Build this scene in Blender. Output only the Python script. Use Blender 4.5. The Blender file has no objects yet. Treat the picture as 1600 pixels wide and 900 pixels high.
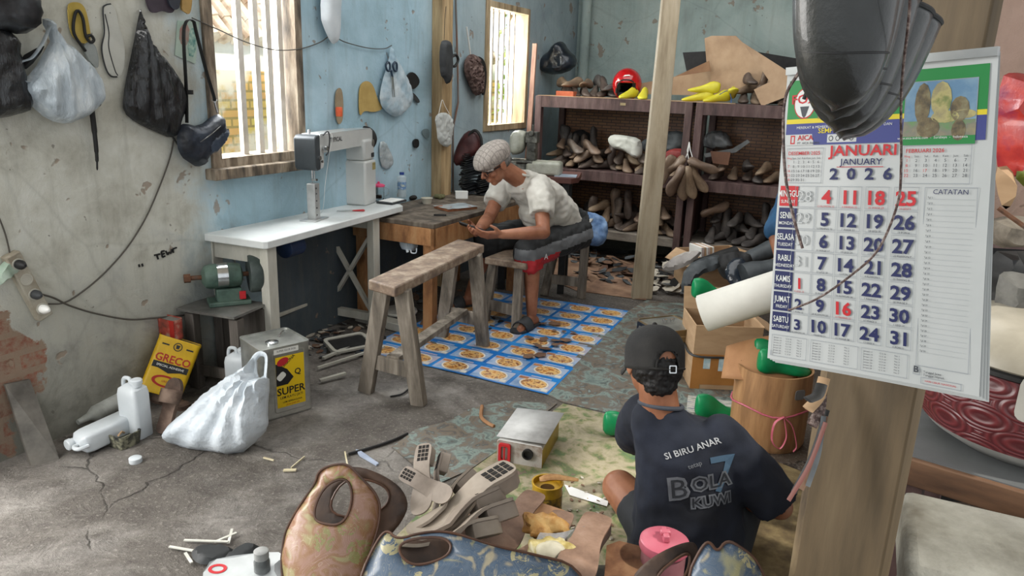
import bpy, bmesh, math, random
from mathutils import Vector as V, Matrix, noise, geometry, Quaternion
random.seed(7)
C = bpy.context.scene.collection
sin, cos, PI, R = math.sin, math.cos, math.pi, math.radians
# ---------------------------------------------------------------- camera model
FPX, TH, RO, CH = 1155.0, R(15.6), R(2.05), 1.55
FW = V((0, cos(TH), -sin(TH)))
U0 = V((0, sin(TH), cos(TH)))
CR = V((1, 0, 0))*cos(RO) + U0*sin(RO)
CU = U0*cos(RO) - V((1, 0, 0))*sin(RO)
def ray(px, py): return FW + CR*((px-800)/FPX) - CU*((py-450)/FPX)
def G(px, py, z=0.0):
    d = ray(px, py); t = (z-CH)/d.z; return V((d.x*t, d.y*t, z))
def D(px, py, y):
    d = ray(px, py); t = y/d.y; return V((d.x*t, y, CH+d.z*t))
# room frame: s runs from the window wall to the right, t along the window wall into depth
AZ = R(26); UU = V((sin(AZ), cos(AZ), 0)); VV = V((cos(AZ), -sin(AZ), 0)); A0 = V((-2.03, 2.68, 0))
def rm(s, t, z=0.0): return A0 + VV*s + UU*t + V((0, 0, z))
class PL:
    """a plane in the room: hit() finds where a sight line meets it, loc() gives 2-D coordinates on it"""
    def __init__(s, p, n, up=(0, 0, 1)):
        s.p = V(p); s.n = V(n).normalized(); s.x = V(up).cross(s.n).normalized(); s.y = s.n.cross(s.x)
        s.M = Matrix(((s.x.x, s.y.x, s.n.x, s.p.x), (s.x.y, s.y.y, s.n.y, s.p.y), (s.x.z, s.y.z, s.n.z, s.p.z), (0, 0, 0, 1)))
    def hit(s, px, py):
        d = ray(px, py); c = V((0, 0, CH)); t = (s.p-c).dot(s.n)/d.dot(s.n); return c+d*t
    def loc(s, px, py):
        q = s.hit(px, py)-s.p; return (q.dot(s.x), q.dot(s.y))
    def locs(s, L): return [s.loc(*q) for q in L]
def WALL(off=0.0): return PL(A0+VV*off, VV)
def BACK(t): return PL(rm(0, t), -UU)
def FACE(y, tilt=0, az=0):
    n = V((sin(az)*cos(tilt), -cos(az)*cos(tilt), sin(tilt))); return PL((0, y, CH) if y else (0, 0, 0), n)
def FACEAT(p, tilt=0, az=0):
    return PL(p, V((sin(az)*cos(tilt), -cos(az)*cos(tilt), sin(tilt))))
# ---------------------------------------------------------------- materials
def lin(c): return c/12.92 if c <= .04045 else ((c+.055)/1.055)**2.4
def col(h):
    h = h.lstrip('#'); return tuple(lin(int(h[i:i+2], 16)/255) for i in (0, 2, 4))+(1,)
MC = {}
class NT:
    def __init__(s, name):
        s.m = bpy.data.materials.new(name); s.m.use_nodes = True; s.t = s.m.node_tree; s.t.nodes.clear()
        s.o = s.n('ShaderNodeOutputMaterial'); s.b = s.n('ShaderNodeBsdfPrincipled'); s.l(s.b.outputs[0], s.o.inputs[0])
    def n(s, ty, **k):
        x = s.t.nodes.new(ty)
        for a, b in k.items(): setattr(x, a, b)
        return x
    def l(s, a, b): s.t.links.new(a, b)
    def put(s, sock, v):
        if hasattr(v, 'is_output'): s.l(v, sock)
        else: sock.default_value = v
    def co(s, kind='Object', scale=None, rot=None):
        c = s.n('ShaderNodeTexCoord').outputs[kind]
        if scale or rot:
            m = s.n('ShaderNodeMapping'); s.l(c, m.inputs[0])
            if scale: m.inputs['Scale'].default_value = scale
            if rot: m.inputs['Rotation'].default_value = rot
            c = m.outputs[0]
        return c
    def noise(s, co, sc, det=5, rough=.6, dist=0):
        x = s.n('ShaderNodeTexNoise'); s.l(co, x.inputs['Vector']); x.inputs['Scale'].default_value = sc
        x.inputs['Detail'].default_value = det; x.inputs['Roughness'].default_value = rough; x.inputs['Distortion'].default_value = dist
        return x.outputs['Fac']
    def vor(s, co, sc, feat='DISTANCE_TO_EDGE'):
        x = s.n('ShaderNodeTexVoronoi', feature=feat); s.l(co, x.inputs['Vector']); x.inputs['Scale'].default_value = sc
        return x.outputs[0]
    def ramp(s, f, stops, interp='LINEAR'):
        x = s.n('ShaderNodeValToRGB'); s.l(f, x.inputs[0]); r = x.color_ramp; r.interpolation = interp
        while len(r.elements) < len(stops): r.elements.new(.5)
        for e, (p, c) in zip(r.elements, stops):
            e.position = p; e.color = col(c) if isinstance(c, str) else (c, c, c, 1)
        return x.outputs[0]
    def mix(s, f, a, b, mode='MIX'):
        x = s.n('ShaderNodeMix', data_type='RGBA', blend_type=mode)
        s.put(x.inputs[0], f); s.put(x.inputs[6], col(a) if isinstance(a, str) else a); s.put(x.inputs[7], col(b) if isinstance(b, str) else b)
        return x.outputs[2]
    def math(s, op, a, b=0.0, c=0.0, clamp=False):
        x = s.n('ShaderNodeMath', operation=op, use_clamp=clamp); s.put(x.inputs[0], a); s.put(x.inputs[1], b); s.put(x.inputs[2], c); return x.outputs[0]
    def mr(s, v, a, b, c=0., d=1.):
        x = s.n('ShaderNodeMapRange'); s.put(x.inputs[0], v)
        for i, q in enumerate((a, b, c, d)): x.inputs[i+1].default_value = q
        return x.outputs[0]
    def sep(s, co):
        x = s.n('ShaderNodeSeparateXYZ'); s.l(co, x.inputs[0]); return x.outputs
    def bump(s, h, st=.3, d=.01):
        x = s.n('ShaderNodeBump'); x.inputs['Strength'].default_value = st; x.inputs['Distance'].default_value = d
        s.l(h, x.inputs['Height']); s.l(x.outputs[0], s.b.inputs['Normal'])
def mat(name, cols, scale=8, rough=.6, bump=.15, metal=0, rand=0, stretch=None, lo=.35, hi=.65, trans=0, alpha=1, coat=0, det=5, bd=.004, bscale=None, dist=0, sss=0, grime=0, emit=0, coord='Object', ior=1.45):
    if name in MC: return MC[name]
    if isinstance(cols, str): cols = [cols]
    t = NT(name); co = t.co(coord, stretch)
    nz = t.noise(co, scale, det, .6, dist)
    n = len(cols)
    c = t.ramp(nz, [(lo+(hi-lo)*i/max(1, n-1), k) for i, k in enumerate(cols)]) if n > 1 else None
    if c is None:
        r = t.n('ShaderNodeRGB'); r.outputs[0].default_value = col(cols[0]); c = r.outputs[0]
    if rand:
        oi = t.n('ShaderNodeObjectInfo'); hs = t.n('ShaderNodeHueSaturation')
        t.l(c, hs.inputs['Color']); t.l(t.mr(oi.outputs['Random'], 0, 1, 1-rand, 1+rand*.7), hs.inputs['Value']); t.l(t.mr(oi.outputs['Random'], 0, 1, .5-rand*.03, .5+rand*.03), hs.inputs['Hue']); c = hs.outputs[0]
    if grime:
        g = t.ramp(t.noise(co, scale*.4+1.3, 7, .7), [(.42, 0.), (.68, 1.)]); c = t.mix(t.math('MULTIPLY', g, grime), c, '3a332c')
    t.l(c, t.b.inputs['Base Color'])
    t.b.inputs['Roughness'].default_value = rough; t.b.inputs['Metallic'].default_value = metal
    t.b.inputs['IOR'].default_value = ior
    if trans: t.b.inputs['Transmission Weight'].default_value = trans
    if alpha < 1: t.b.inputs['Alpha'].default_value = alpha
    if coat: t.b.inputs['Coat Weight'].default_value = coat
    if sss: t.b.inputs['Subsurface Weight'].default_value = sss; t.b.inputs['Subsurface Radius'].default_value = (.02, .008, .005)
    if bump: t.bump(t.noise(co, bscale or scale*2.5, det), bump, bd)
    MC[name] = t.m; return t.m
# ---------------------------------------------------------------- mesh collector
def rot(x=0, y=0, z=0): return Matrix.Rotation(z, 4, 'Z') @ Matrix.Rotation(y, 4, 'Y') @ Matrix.Rotation(x, 4, 'X')
def TR(p, x=0, y=0, z=0, sc=None):
    m = Matrix.Translation(V(p)) @ rot(x, y, z)
    if sc is not None: m = m @ Matrix.Diagonal((sc[0], sc[1], sc[2], 1) if hasattr(sc, '__len__') else (sc, sc, sc, 1))
    return m
TXT = {}
TMP = bpy.data.scenes.new('scratch')
def bake(o):
    TMP.collection.objects.link(o); TMP.view_layers[0].update(); dg = TMP.view_layers[0].depsgraph; me = bpy.data.meshes.new_from_object(o.evaluated_get(dg), depsgraph=dg); bpy.data.objects.remove(o); return me
def inside(p, poly):
    x, y = p; c = False; j = len(poly)-1
    for i in range(len(poly)):
        a, b = poly[i], poly[j]
        if (a[1] > y) != (b[1] > y) and x < (b[0]-a[0])*(y-a[1])/(b[1]-a[1])+a[0]: c = not c
        j = i
    return c
def edist(p, poly):
    m = 1e9; x, y = p
    for i in range(len(poly)):
        ax, ay = poly[i-1]; bx, by = poly[i]; dx, dy = bx-ax, by-ay; L = dx*dx+dy*dy
        t = max(0, min(1, ((x-ax)*dx+(y-ay)*dy)/L)) if L else 0
        m = min(m, math.hypot(x-ax-t*dx, y-ay-t*dy))
    return m
def smoothpoly(P, n=2):
    for _ in range(n):
        Q = []
        for i in range(len(P)):
            a, b = P[i], P[(i+1) % len(P)]
            Q += [(a[0]*.75+b[0]*.25, a[1]*.75+b[1]*.25), (a[0]*.25+b[0]*.75, a[1]*.25+b[1]*.75)]
        P = Q
    return P
def curve(P, n=8):
    """Catmull-Rom through 3-D points"""
    P = [V(p) for p in P]
    if len(P) < 3: return P
    Q = [P[0]*2-P[1]]+P+[P[-1]*2-P[-2]]; out = []
    for i in range(1, len(Q)-2):
        for k in range(n):
            t = k/n; a, b, c, d = Q[i-1:i+3]
            out.append(.5*((2*b)+(c-a)*t+(2*a-5*b+4*c-d)*t*t+(3*b-a-3*c+d)*t**3))
    return out+[P[-1]]
class MB:
    def __init__(s): s.v = []; s.f = []; s.mi = []
    def add(s, vs, fs, mi=0, M=None):
        o = len(s.v)
        s.v += [M @ V(p) if M is not None else V(p) for p in vs]
        s.f += [tuple(i+o for i in f) for f in fs]; s.mi += [mi]*len(fs); return s
    def box(s, c, d, mi=0, M=None, r=None):
        x, y, z = d[0]/2, d[1]/2, d[2]/2
        vs = [V((a*x, b*y, e*z)) for a in (-1, 1) for b in (-1, 1) for e in (-1, 1)]
        if r is not None: vs = [r @ p for p in vs]
        vs = [p+V(c) for p in vs]
        return s.add(vs, [(0, 1, 3, 2), (4, 6, 7, 5), (0, 4, 5, 1), (2, 3, 7, 6), (0, 2, 6, 4), (1, 5, 7, 3)], mi, M)
    def beam(s, p0, p1, w, h, mi=0, up=(0, 0, 1), w1=None, h1=None):
        p0, p1 = V(p0), V(p1); z = (p1-p0).normalized(); x = V(up).cross(z)
        if x.length < 1e-4: x = V((1, 0, 0)).cross(z)
        x.normalize(); y = z.cross(x); vs = []
        for p, a, b in ((p0, w, h), (p1, w1 or w, h1 or h)):
            vs += [p+x*(a/2*i)+y*(b/2*j) for i, j in ((-1, -1), (1, -1), (1, 1), (-1, 1))]
        return s.add(vs, [(3, 2, 1, 0), (4, 5, 6, 7), (0, 1, 5, 4), (1, 2, 6, 5), (2, 3, 7, 6), (3, 0, 4, 7)], mi)
    def tube(s, P, r, n=8, mi=0, M=None, cap=True, flat=1.0):
        P = [V(p) for p in P]; rs = r if hasattr(r, '__len__') else [r]*len(P)
        o = len(s.v); x = None
        for i, p in enumerate(P):
            z = (P[min(i+1, len(P)-1)]-P[max(i-1, 0)]).normalized()
            if x is None:
                x = V((0, 0, 1)).cross(z)
                if x.length < .05: x = V((1, 0, 0)).cross(z)
            x = (x-z*x.dot(z)).normalized(); y = z.cross(x)
            for k in range(n):
                a = 2*PI*k/n; q = p+(x*cos(a)+y*sin(a)*flat)*rs[i]; s.v.append(M @ q if M is not None else q)
        for i in range(len(P)-1):
            for k in range(n):
                a = o+i*n+k; b = o+i*n+(k+1) % n; s.f.append((a, b, b+n, a+n)); s.mi.append(mi)
        if cap:
            s.f.append(tuple(o+k for k in range(n))[::-1]); s.f.append(tuple(o+(len(P)-1)*n+k for k in range(n))); s.mi += [mi, mi]
        return s
    def cyl(s, a, b, r, r1=None, n=20, mi=0, M=None, cap=True): return s.tube([a, b], [r, r if r1 is None else r1], n, mi, M, cap)
    def lathe(s, prof, M=None, n=28, mi=0, cap=True, ex=1, ey=1):
        vs = []; fs = []; m = len(prof)
        for r, z in prof: vs += [(r*cos(2*PI*k/n)*ex, r*sin(2*PI*k/n)*ey, z) for k in range(n)]
        for i in range(m-1):
            for k in range(n):
                a = i*n+k; b = i*n+(k+1) % n; fs.append((a, b, b+n, a+n))
        if cap: fs.append(tuple(range(n))[::-1]); fs.append(tuple((m-1)*n+k for k in range(n)))
        return s.add(vs, fs, mi, M)
    def poly(s, P, z0=0, z1=None, M=None, mi=0, holes=()):
        """flat face (z1 None) or prism from a 2-D outline with holes"""
        loops = [list(P)]+[list(h) for h in holes]; flat = [q for L in loops for q in L]
        tris = geometry.tessellate_polygon([[V((q[0], q[1], 0)) for q in L] for L in loops])
        def ori(t):
            a, b, c = (flat[i] for i in t); return (b[0]-a[0])*(c[1]-a[1])-(b[1]-a[1])*(c[0]-a[0])
        tris = [t if ori(t) > 0 else t[::-1] for t in tris]
        if z1 is None: return s.add([(q[0], q[1], z0) for q in flat], tris, mi, M)
        n = len(flat); vs = [(q[0], q[1], z0) for q in flat]+[(q[0], q[1], z1) for q in flat]
        fs = [t[::-1] for t in tris]+[tuple(i+n for i in t) for t in tris]; o = 0
        for L in loops:
            k = len(L)
            for i in range(k): a, b = o+i, o+(i+1) % k; fs.append((a, b, b+n, a+n))
            o += k
        return s.add(vs, fs, mi, M)
    def grid(s, nu, nv, fn, mi=0, M=None, two=False):
        vs = [fn(i/nu, j/nv) for j in range(nv+1) for i in range(nu+1)]; w = nu+1
        fs = [(j*w+i, j*w+i+1, (j+1)*w+i+1, (j+1)*w+i) for j in range(nv) for i in range(nu)]
        return s.add(vs, fs, mi, M)
    def ball(s, c, r, n=16, mi=0, M=None, nz=0, ns=6, ro=None):
        vs = []; fs = []; c = V(c); rr = V(r) if hasattr(r, '__len__') else V((r, r, r)); m = n//2
        for j in range(m+1):
            for i in range(n):
                a = PI*j/m; b = 2*PI*i/n; q = V((sin(a)*cos(b), sin(a)*sin(b), cos(a)))
                p = V((q.x*rr.x, q.y*rr.y, q.z*rr.z))
                if nz: p += q*nz*noise.noise(p*ns+c)
                if ro is not None: p = ro @ p
                vs.append(p+c)
        for j in range(m):
            for i in range(n):
                a, b = j*n+i, j*n+(i+1) % n; fs.append((a, a+n, b+n, b))
        return s.add(vs, fs, mi, M)
    def puffy(s, P, M, depth=.03, back=0.0, res=.02, wr=.004, ws=18, edge=.5, mi=0, fold=None, sm=1):
        """a stuffed or draped shape from its outline: front bulges by depth, back by back"""
        if sm: P = smoothpoly(P, sm)
        per = []
        for i in range(len(P)):
            a, b = P[i-1], P[i]; L = math.hypot(b[0]-a[0], b[1]-a[1]); k = max(1, int(L/res))
            per += [(a[0]+(b[0]-a[0])*j/k, a[1]+(b[1]-a[1])*j/k) for j in range(k)]
        x0, x1 = min(p[0] for p in per), max(p[0] for p in per); y0, y1 = min(p[1] for p in per), max(p[1] for p in per)
        pts = [V(p) for p in per]; nb = len(pts); yy = y0
        while yy < y1:
            xx = x0
            while xx < x1:
                q = (xx+random.uniform(-.2, .2)*res, yy+random.uniform(-.2, .2)*res)
                if inside(q, per) and edist(q, per) > res*.55: pts.append(V(q))
                xx += res
            yy += res
        r = geometry.delaunay_2d_cdt(pts, [(i, (i+1) % nb) for i in range(nb)], [], 1, 1e-6)
        vs2, tris = [tuple(q) for q in r[0]], [tuple(f) for f in r[2]]
        ds = [edist(q, per) for q in vs2]; mx = max(ds)*edge+1e-6; sd = random.uniform(0, 50)
        hs = []
        for q, d in zip(vs2, ds):
            k = min(d/mx, 1); h = math.sqrt(max(0, 1-(1-k)**2)); w = noise.noise(V((q[0]*ws, q[1]*ws, sd)))+.5*noise.noise(V((q[0]*ws*2.2, q[1]*ws*2.2, sd)))
            if fold: w += fold(q)
            hs.append((h, w))
        n = len(vs2)
        vs = [(q[0], q[1], depth*h+wr*w*min(1, h*2)) for q, (h, w) in zip(vs2, hs)]+[(q[0], q[1], -back*h) for q, (h, w) in zip(vs2, hs)]
        def up(t):
            a, b, c = (vs2[i] for i in t); return (b[0]-a[0])*(c[1]-a[1])-(b[1]-a[1])*(c[0]-a[0]) > 0
        tris = [t if up(t) else t[::-1] for t in tris]
        on = [d < 1e-5 for d in ds]
        fs = tris+[tuple((i if on[i] else i+n) for i in t)[::-1] for t in tris]
        return s.add(vs, fs, mi, M)
    def text(s, st, size, M, mi=0, bold=0.0, align='LEFT', sx=1, z=.0006, valign='BOTTOM_BASELINE', slab=0):
        k = (st, bold)
        if k not in TXT:
            c = bpy.data.curves.new('t', 'FONT'); c.body = st; c.size = 1; c.offset = bold; c.resolution_u = 2
            o = bpy.data.objects.new('t', c)
            me = bake(o); TXT[k] = ([tuple(v.co) for v in me.vertices], [tuple(p.vertices) for p in me.polygons])
        vs, fs = TXT[k]
        if not vs: return s
        x0, x1 = min(v[0] for v in vs), max(v[0] for v in vs)
        dx = 0 if align == 'LEFT' else (-(x0+x1)/2 if align == 'CENTER' else -x1)
        return s.add([((v[0]+dx)*size*sx, v[1]*size, z) for v in vs], fs, mi, M)
    def build(s, name, mats, parent=None, world=False, label=None, cat=None, group=None, kind=None, sharp=40, sub=0, bevel=0, solid=0, disp=None, loc=None, rem=0, smi=0):
        if not isinstance(mats, (list, tuple)): mats = [mats]
        vs = s.v; org = V((0, 0, 0))
        if world:
            if parent is not None: org = parent.matrix_basis.translation.copy() if parent.parent is None else (parent.parent.matrix_basis.translation + parent.matrix_basis.translation)
            else:
                org = V(((min(v.x for v in vs)+max(v.x for v in vs))/2, (min(v.y for v in vs)+max(v.y for v in vs))/2, min(v.z for v in vs)))
            vs = [v-org for v in vs]
        me = bpy.data.meshes.new(name); me.from_pydata([tuple(v) for v in vs], [], s.f)
        for m in mats: me.materials.append(m)
        me.polygons.foreach_set('material_index', s.mi)
        me.polygons.foreach_set('use_smooth', [sharp > 0]*len(s.f)); me.update()
        if rem:
            o = bpy.data.objects.new('tmp', me)
            md = o.modifiers.new('r', 'REMESH'); md.mode = 'VOXEL'; md.voxel_size = rem; md.use_smooth_shade = True
            if smi: k = o.modifiers.new('s', 'SMOOTH'); k.iterations = smi; k.factor = .5
            me2 = bake(o)
            me = me2; me.name = name; me.materials.clear()
            for m in mats: me.materials.append(m)
            if disp:
                nv_ = [(v.co.copy(), v.normal.copy()) for v in me.vertices]; fl_ = []
                for c_, n_ in nv_: fl_ += list(c_+n_*disp(c_+org))
                me.vertices.foreach_set('co', fl_); me.update()
        elif sharp > 0: me.set_sharp_from_angle(angle=R(sharp))
        o = bpy.data.objects.new(name, me); C.objects.link(o)
        if world and parent is None: o.location = org
        if loc is not None: o.location = loc
        if parent is not None: o.parent = parent
        if bevel: b = o.modifiers.new('b', 'BEVEL'); b.width = bevel; b.segments = 2; b.limit_method = 'ANGLE'; b.angle_limit = R(50); b.harden_normals = False
        if solid: b = o.modifiers.new('so', 'SOLIDIFY'); b.thickness = solid; b.offset = 0
        if sub: b = o.modifiers.new('ss', 'SUBSURF'); b.levels = sub; b.render_levels = sub
        if label: tag(o, label, cat, group, kind)
        elif kind: o['kind'] = kind
        return o
def tag(o, label, cat, group=None, kind=None):
    o['label'] = label; o['category'] = cat
    if group: o['group'] = group
    if kind: o['kind'] = kind
    return o
def thing(name, label, cat, loc=(0, 0, 0), rz=0, group=None, rotm=None):
    o = bpy.data.objects.new(name, None); C.objects.link(o); o.empty_display_size = .05; o.location = loc; o.rotation_euler = (0, 0, rz)
    if rotm is not None: o.matrix_basis = Matrix.Translation(V(loc)) @ rotm.to_4x4()
    return tag(o, label, cat, group)
def dup(root, M=None, label=None, group=None):
    r = root.copy(); C.objects.link(r)
    if M is not None: r.matrix_basis = M
    if label: r['label'] = label
    if group: r['group'] = group
    for ch in list(root.children):
        c = ch.copy(); C.objects.link(c); c.parent = r
        for g in ch.children:
            d = g.copy(); C.objects.link(d); d.parent = c
    return r
def between(p0, p1, up=(0, 0, 1), sc=1, roll=0):
    """matrix whose local +Y runs from p0 towards p1, local +Z near up"""
    y = (V(p1)-V(p0)).normalized(); x = y.cross(V(up)).normalized(); z = x.cross(y)
    m = Matrix(((x.x, y.x, z.x, 0), (x.y, y.y, z.y, 0), (x.z, y.z, z.z, 0), (0, 0, 0, 1)))
    return Matrix.Translation(V(p0)) @ m @ Matrix.Rotation(roll, 4, 'Y') @ Matrix.Diagonal((sc, sc, sc, 1))
def cap(mb, p0, p1, r0, r1, n=14, mi=0, flat=1.0, up=None):
    """tapered limb with round ends; flat squashes it across"""
    p0, p1 = V(p0), V(p1); d = p1-p0; P = []; rs = []
    L = d.length; z = d/L
    for k in range(4): a = PI/2*(k+.35)/4.35; P.append(p0-z*r0*cos(a)); rs.append(r0*sin(a))
    for k in range(5): P.append(p0+d*k/4); rs.append(r0+(r1-r0)*k/4)
    for k in range(3, -1, -1): a = PI/2*(k+.35)/4.35; P.append(p1+z*r1*cos(a)); rs.append(r1*sin(a))
    return mb.tube(P, rs, n, mi, flat=flat)
def chain(mb, pts, mi=0, n=14):
    """pts: [(point, radius), ...]"""
    for (a, ra), (b, rb) in zip(pts[:-1], pts[1:]): cap(mb, a, b, ra, rb, n, mi)
    return mb
# ---------------------------------------------------------------- camera, world and lamps
cd_ = bpy.data.cameras.new('camera'); cam = bpy.data.objects.new('camera', cd_); C.objects.link(cam)
cd_.sensor_width = 36; cd_.lens = FPX/1600*36; cd_.clip_start = .05
cam.matrix_world = Matrix(((CR.x, CU.x, -FW.x, 0), (CR.y, CU.y, -FW.y, 0), (CR.z, CU.z, -FW.z, CH), (0, 0, 0, 1)))
sc = bpy.context.scene; sc.camera = cam
sc.view_settings.view_transform = 'Standard'; sc.view_settings.look = 'None'; sc.view_settings.exposure = 0.0
try: sc.cycles.max_bounces = 7; sc.cycles.transparent_max_bounces = 12; sc.cycles.caustics_reflective = False; sc.cycles.caustics_refractive = False; sc.cycles.sample_clamp_indirect = 6
except Exception: pass
w = bpy.data.worlds.new('world'); sc.world = w; w.use_nodes = True
bg = w.node_tree.nodes['Background']; bg.inputs[0].default_value = (.93, .97, 1, 1); bg.inputs[1].default_value = 1.1
def area(name, p, target, sx, sy, power, c=(1, 1, 1)):
    l = bpy.data.lights.new(name, 'AREA'); l.shape = 'RECTANGLE'; l.size = sx; l.size_y = sy; l.energy = power; l.color = c
    o = bpy.data.objects.new(name, l); C.objects.link(o); o.location = p
    o.rotation_euler = (V(target)-V(p)).to_track_quat('-Z', 'Y').to_euler(); return o
area('door_daylight', rm(-.5, -1.0, 1.5), rm(1.6, 1.2, .3), 1.6, 2.2, 150, (1, .98, .95))
area('window_daylight', rm(-.35, 1.48, 1.75), rm(1.5, 1.9, .4), .8, 1.4, 90, (.95, .98, 1))
area('far_window_daylight', rm(-.35, 4.4, 1.8), rm(1.5, 4.3, .6), .8, 1.1, 60, (.97, 1, .97))
area('overhead_fill', rm(1.7, 3.2, 3.1), rm(1.6, 3.4, 0), 2.6, 3.2, 66, (.97, .99, 1))  # added overhead fill lamp just under the closed ceiling
area('rear_fill', rm(1.5, -3.6, 2.5), rm(1.9, 2.0, .4), 3.2, 2.0, 18, (1, .98, .96))  # added fill lamp on the open side behind the camera
sl = bpy.data.lights.new('sun', 'SUN'); sl.energy = 3.2; sl.angle = R(3); sl.color = (1, .96, .88)
so = bpy.data.objects.new('sun', sl); C.objects.link(so); so.rotation_euler = (-(VV*.8+V((0, 0, 1)))).to_track_quat('-Z', 'Y').to_euler()
# ---------------------------------------------------------------- setting materials
def st(t):
    g = t.n('ShaderNodeNewGeometry').outputs['Position']
    def dot(vec):
        x = t.n('ShaderNodeVectorMath', operation='DOT_PRODUCT'); t.l(g, x.inputs[0]); x.inputs[1].default_value = vec; return x.outputs['Value']
    return g, t.math('SUBTRACT', dot(UU), A0.dot(UU)), t.math('SUBTRACT', dot(VV), A0.dot(VV)), dot((0, 0, 1))
def wall_mat(name, kind):
    t = NT(name); g, tt, ss, zz = st(t)
    big = t.noise(g, 1.7, 6, .62, .4); mid = t.noise(g, 6, 7, .65, .3); fine = t.noise(g, 40, 5, .7)
    if kind == 'left':
        white = t.ramp(mid, [(.3, 'a9a79b'), (.5, 'c3c3b8'), (.7, 'd2d3cb')]); blue = t.ramp(big, [(.3, '86a2ac'), (.5, '9dbac7'), (.7, 'b3cdda')]); far = t.ramp(big, [(.3, '8698a0'), (.6, 'a3b4b9')])
        c = t.mix(t.mr(t.math('ADD', tt, t.mr(mid, 0, 1, -.25, .25)), .95, 1.25), white, blue)
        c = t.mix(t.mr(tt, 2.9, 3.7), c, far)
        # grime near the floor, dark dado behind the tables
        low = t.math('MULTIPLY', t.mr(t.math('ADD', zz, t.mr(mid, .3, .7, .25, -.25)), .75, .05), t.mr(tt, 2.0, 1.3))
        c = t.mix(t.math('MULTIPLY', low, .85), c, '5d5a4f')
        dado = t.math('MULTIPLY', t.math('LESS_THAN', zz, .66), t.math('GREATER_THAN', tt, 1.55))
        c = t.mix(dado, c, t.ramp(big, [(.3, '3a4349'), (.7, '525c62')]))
        # exposed brick by the floor
        bk = t.n('ShaderNodeTexBrick'); cb = t.n('ShaderNodeCombineXYZ'); t.l(tt, cb.inputs[0]); t.l(zz, cb.inputs[1]); t.l(cb.outputs[0], bk.inputs[0])
        bk.inputs['Scale'].default_value = 1; bk.inputs['Brick Width'].default_value = .21; bk.inputs['Row Height'].default_value = .085; bk.inputs['Mortar Size'].default_value = .013
        bk.inputs['Color1'].default_value = col('8a4f3b'); bk.inputs['Color2'].default_value = col('7b5040'); bk.inputs['Mortar'].default_value = col('8b7a68')
        e = t.math('ADD', t.math('MULTIPLY', t.math('ABSOLUTE', t.math('SUBTRACT', tt, .02)), 3.6), t.math('MULTIPLY', t.math('ABSOLUTE', t.math('SUBTRACT', zz, .36)), 2.4))
        e = t.math('ADD', e, t.mr(mid, .3, .7, -.35, .35)); em = t.mr(e, .86, .8)
        c = t.mix(em, c, t.mix(t.mr(fine, .35, .6), bk.outputs[0], '8c7664'))
    else:
        c = t.ramp(big, [(.28, '84918e'), (.5, '9daeaa'), (.72, 'b3bfba')]); em = None
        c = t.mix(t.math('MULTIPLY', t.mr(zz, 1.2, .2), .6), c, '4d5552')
        if kind == 'pink': c = t.ramp(big, [(.3, '8d7567'), (.7, 'a58d80')])
    # flaked spots
    sp = t.ramp(t.noise(g, 9, 3, .5, .2), [(.665, 0.), (.69, 1.)]); c = t.mix(t.math('MULTIPLY', sp, .75), c, '8d7b69')
    sp2 = t.ramp(t.noise(g, 27, 2, .5), [(.735, 0.), (.76, 1.)]); c = t.mix(t.math('MULTIPLY', sp2, .6), c, '57514a')
    cm = t.n('ShaderNodeMapping'); t.l(g, cm.inputs[0]); cm.inputs['Scale'].default_value = (6, 6, .7)
    c = t.mix(t.math('MULTIPLY', t.ramp(t.noise(cm.outputs[0], 2.2, 5, .7), [(.5, 0.), (.75, 1.)]), .3), c, '6f6d62')
    cr = t.ramp(t.vor(t.mix(.25, g, t.n('ShaderNodeTexNoise').outputs['Color']), .8), [(0, 1.), (.006, 0.)]); c = t.mix(t.math('MULTIPLY', cr, .14), c, '4a4a45')
    t.l(c, t.b.inputs['Base Color']); t.b.inputs['Roughness'].default_value = .8
    t.bump(t.math('SUBTRACT', t.math('ADD', mid, t.math('MULTIPLY', fine, .3)), t.math('MULTIPLY', sp, .5)), .45, .02)
    return t.m
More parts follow.
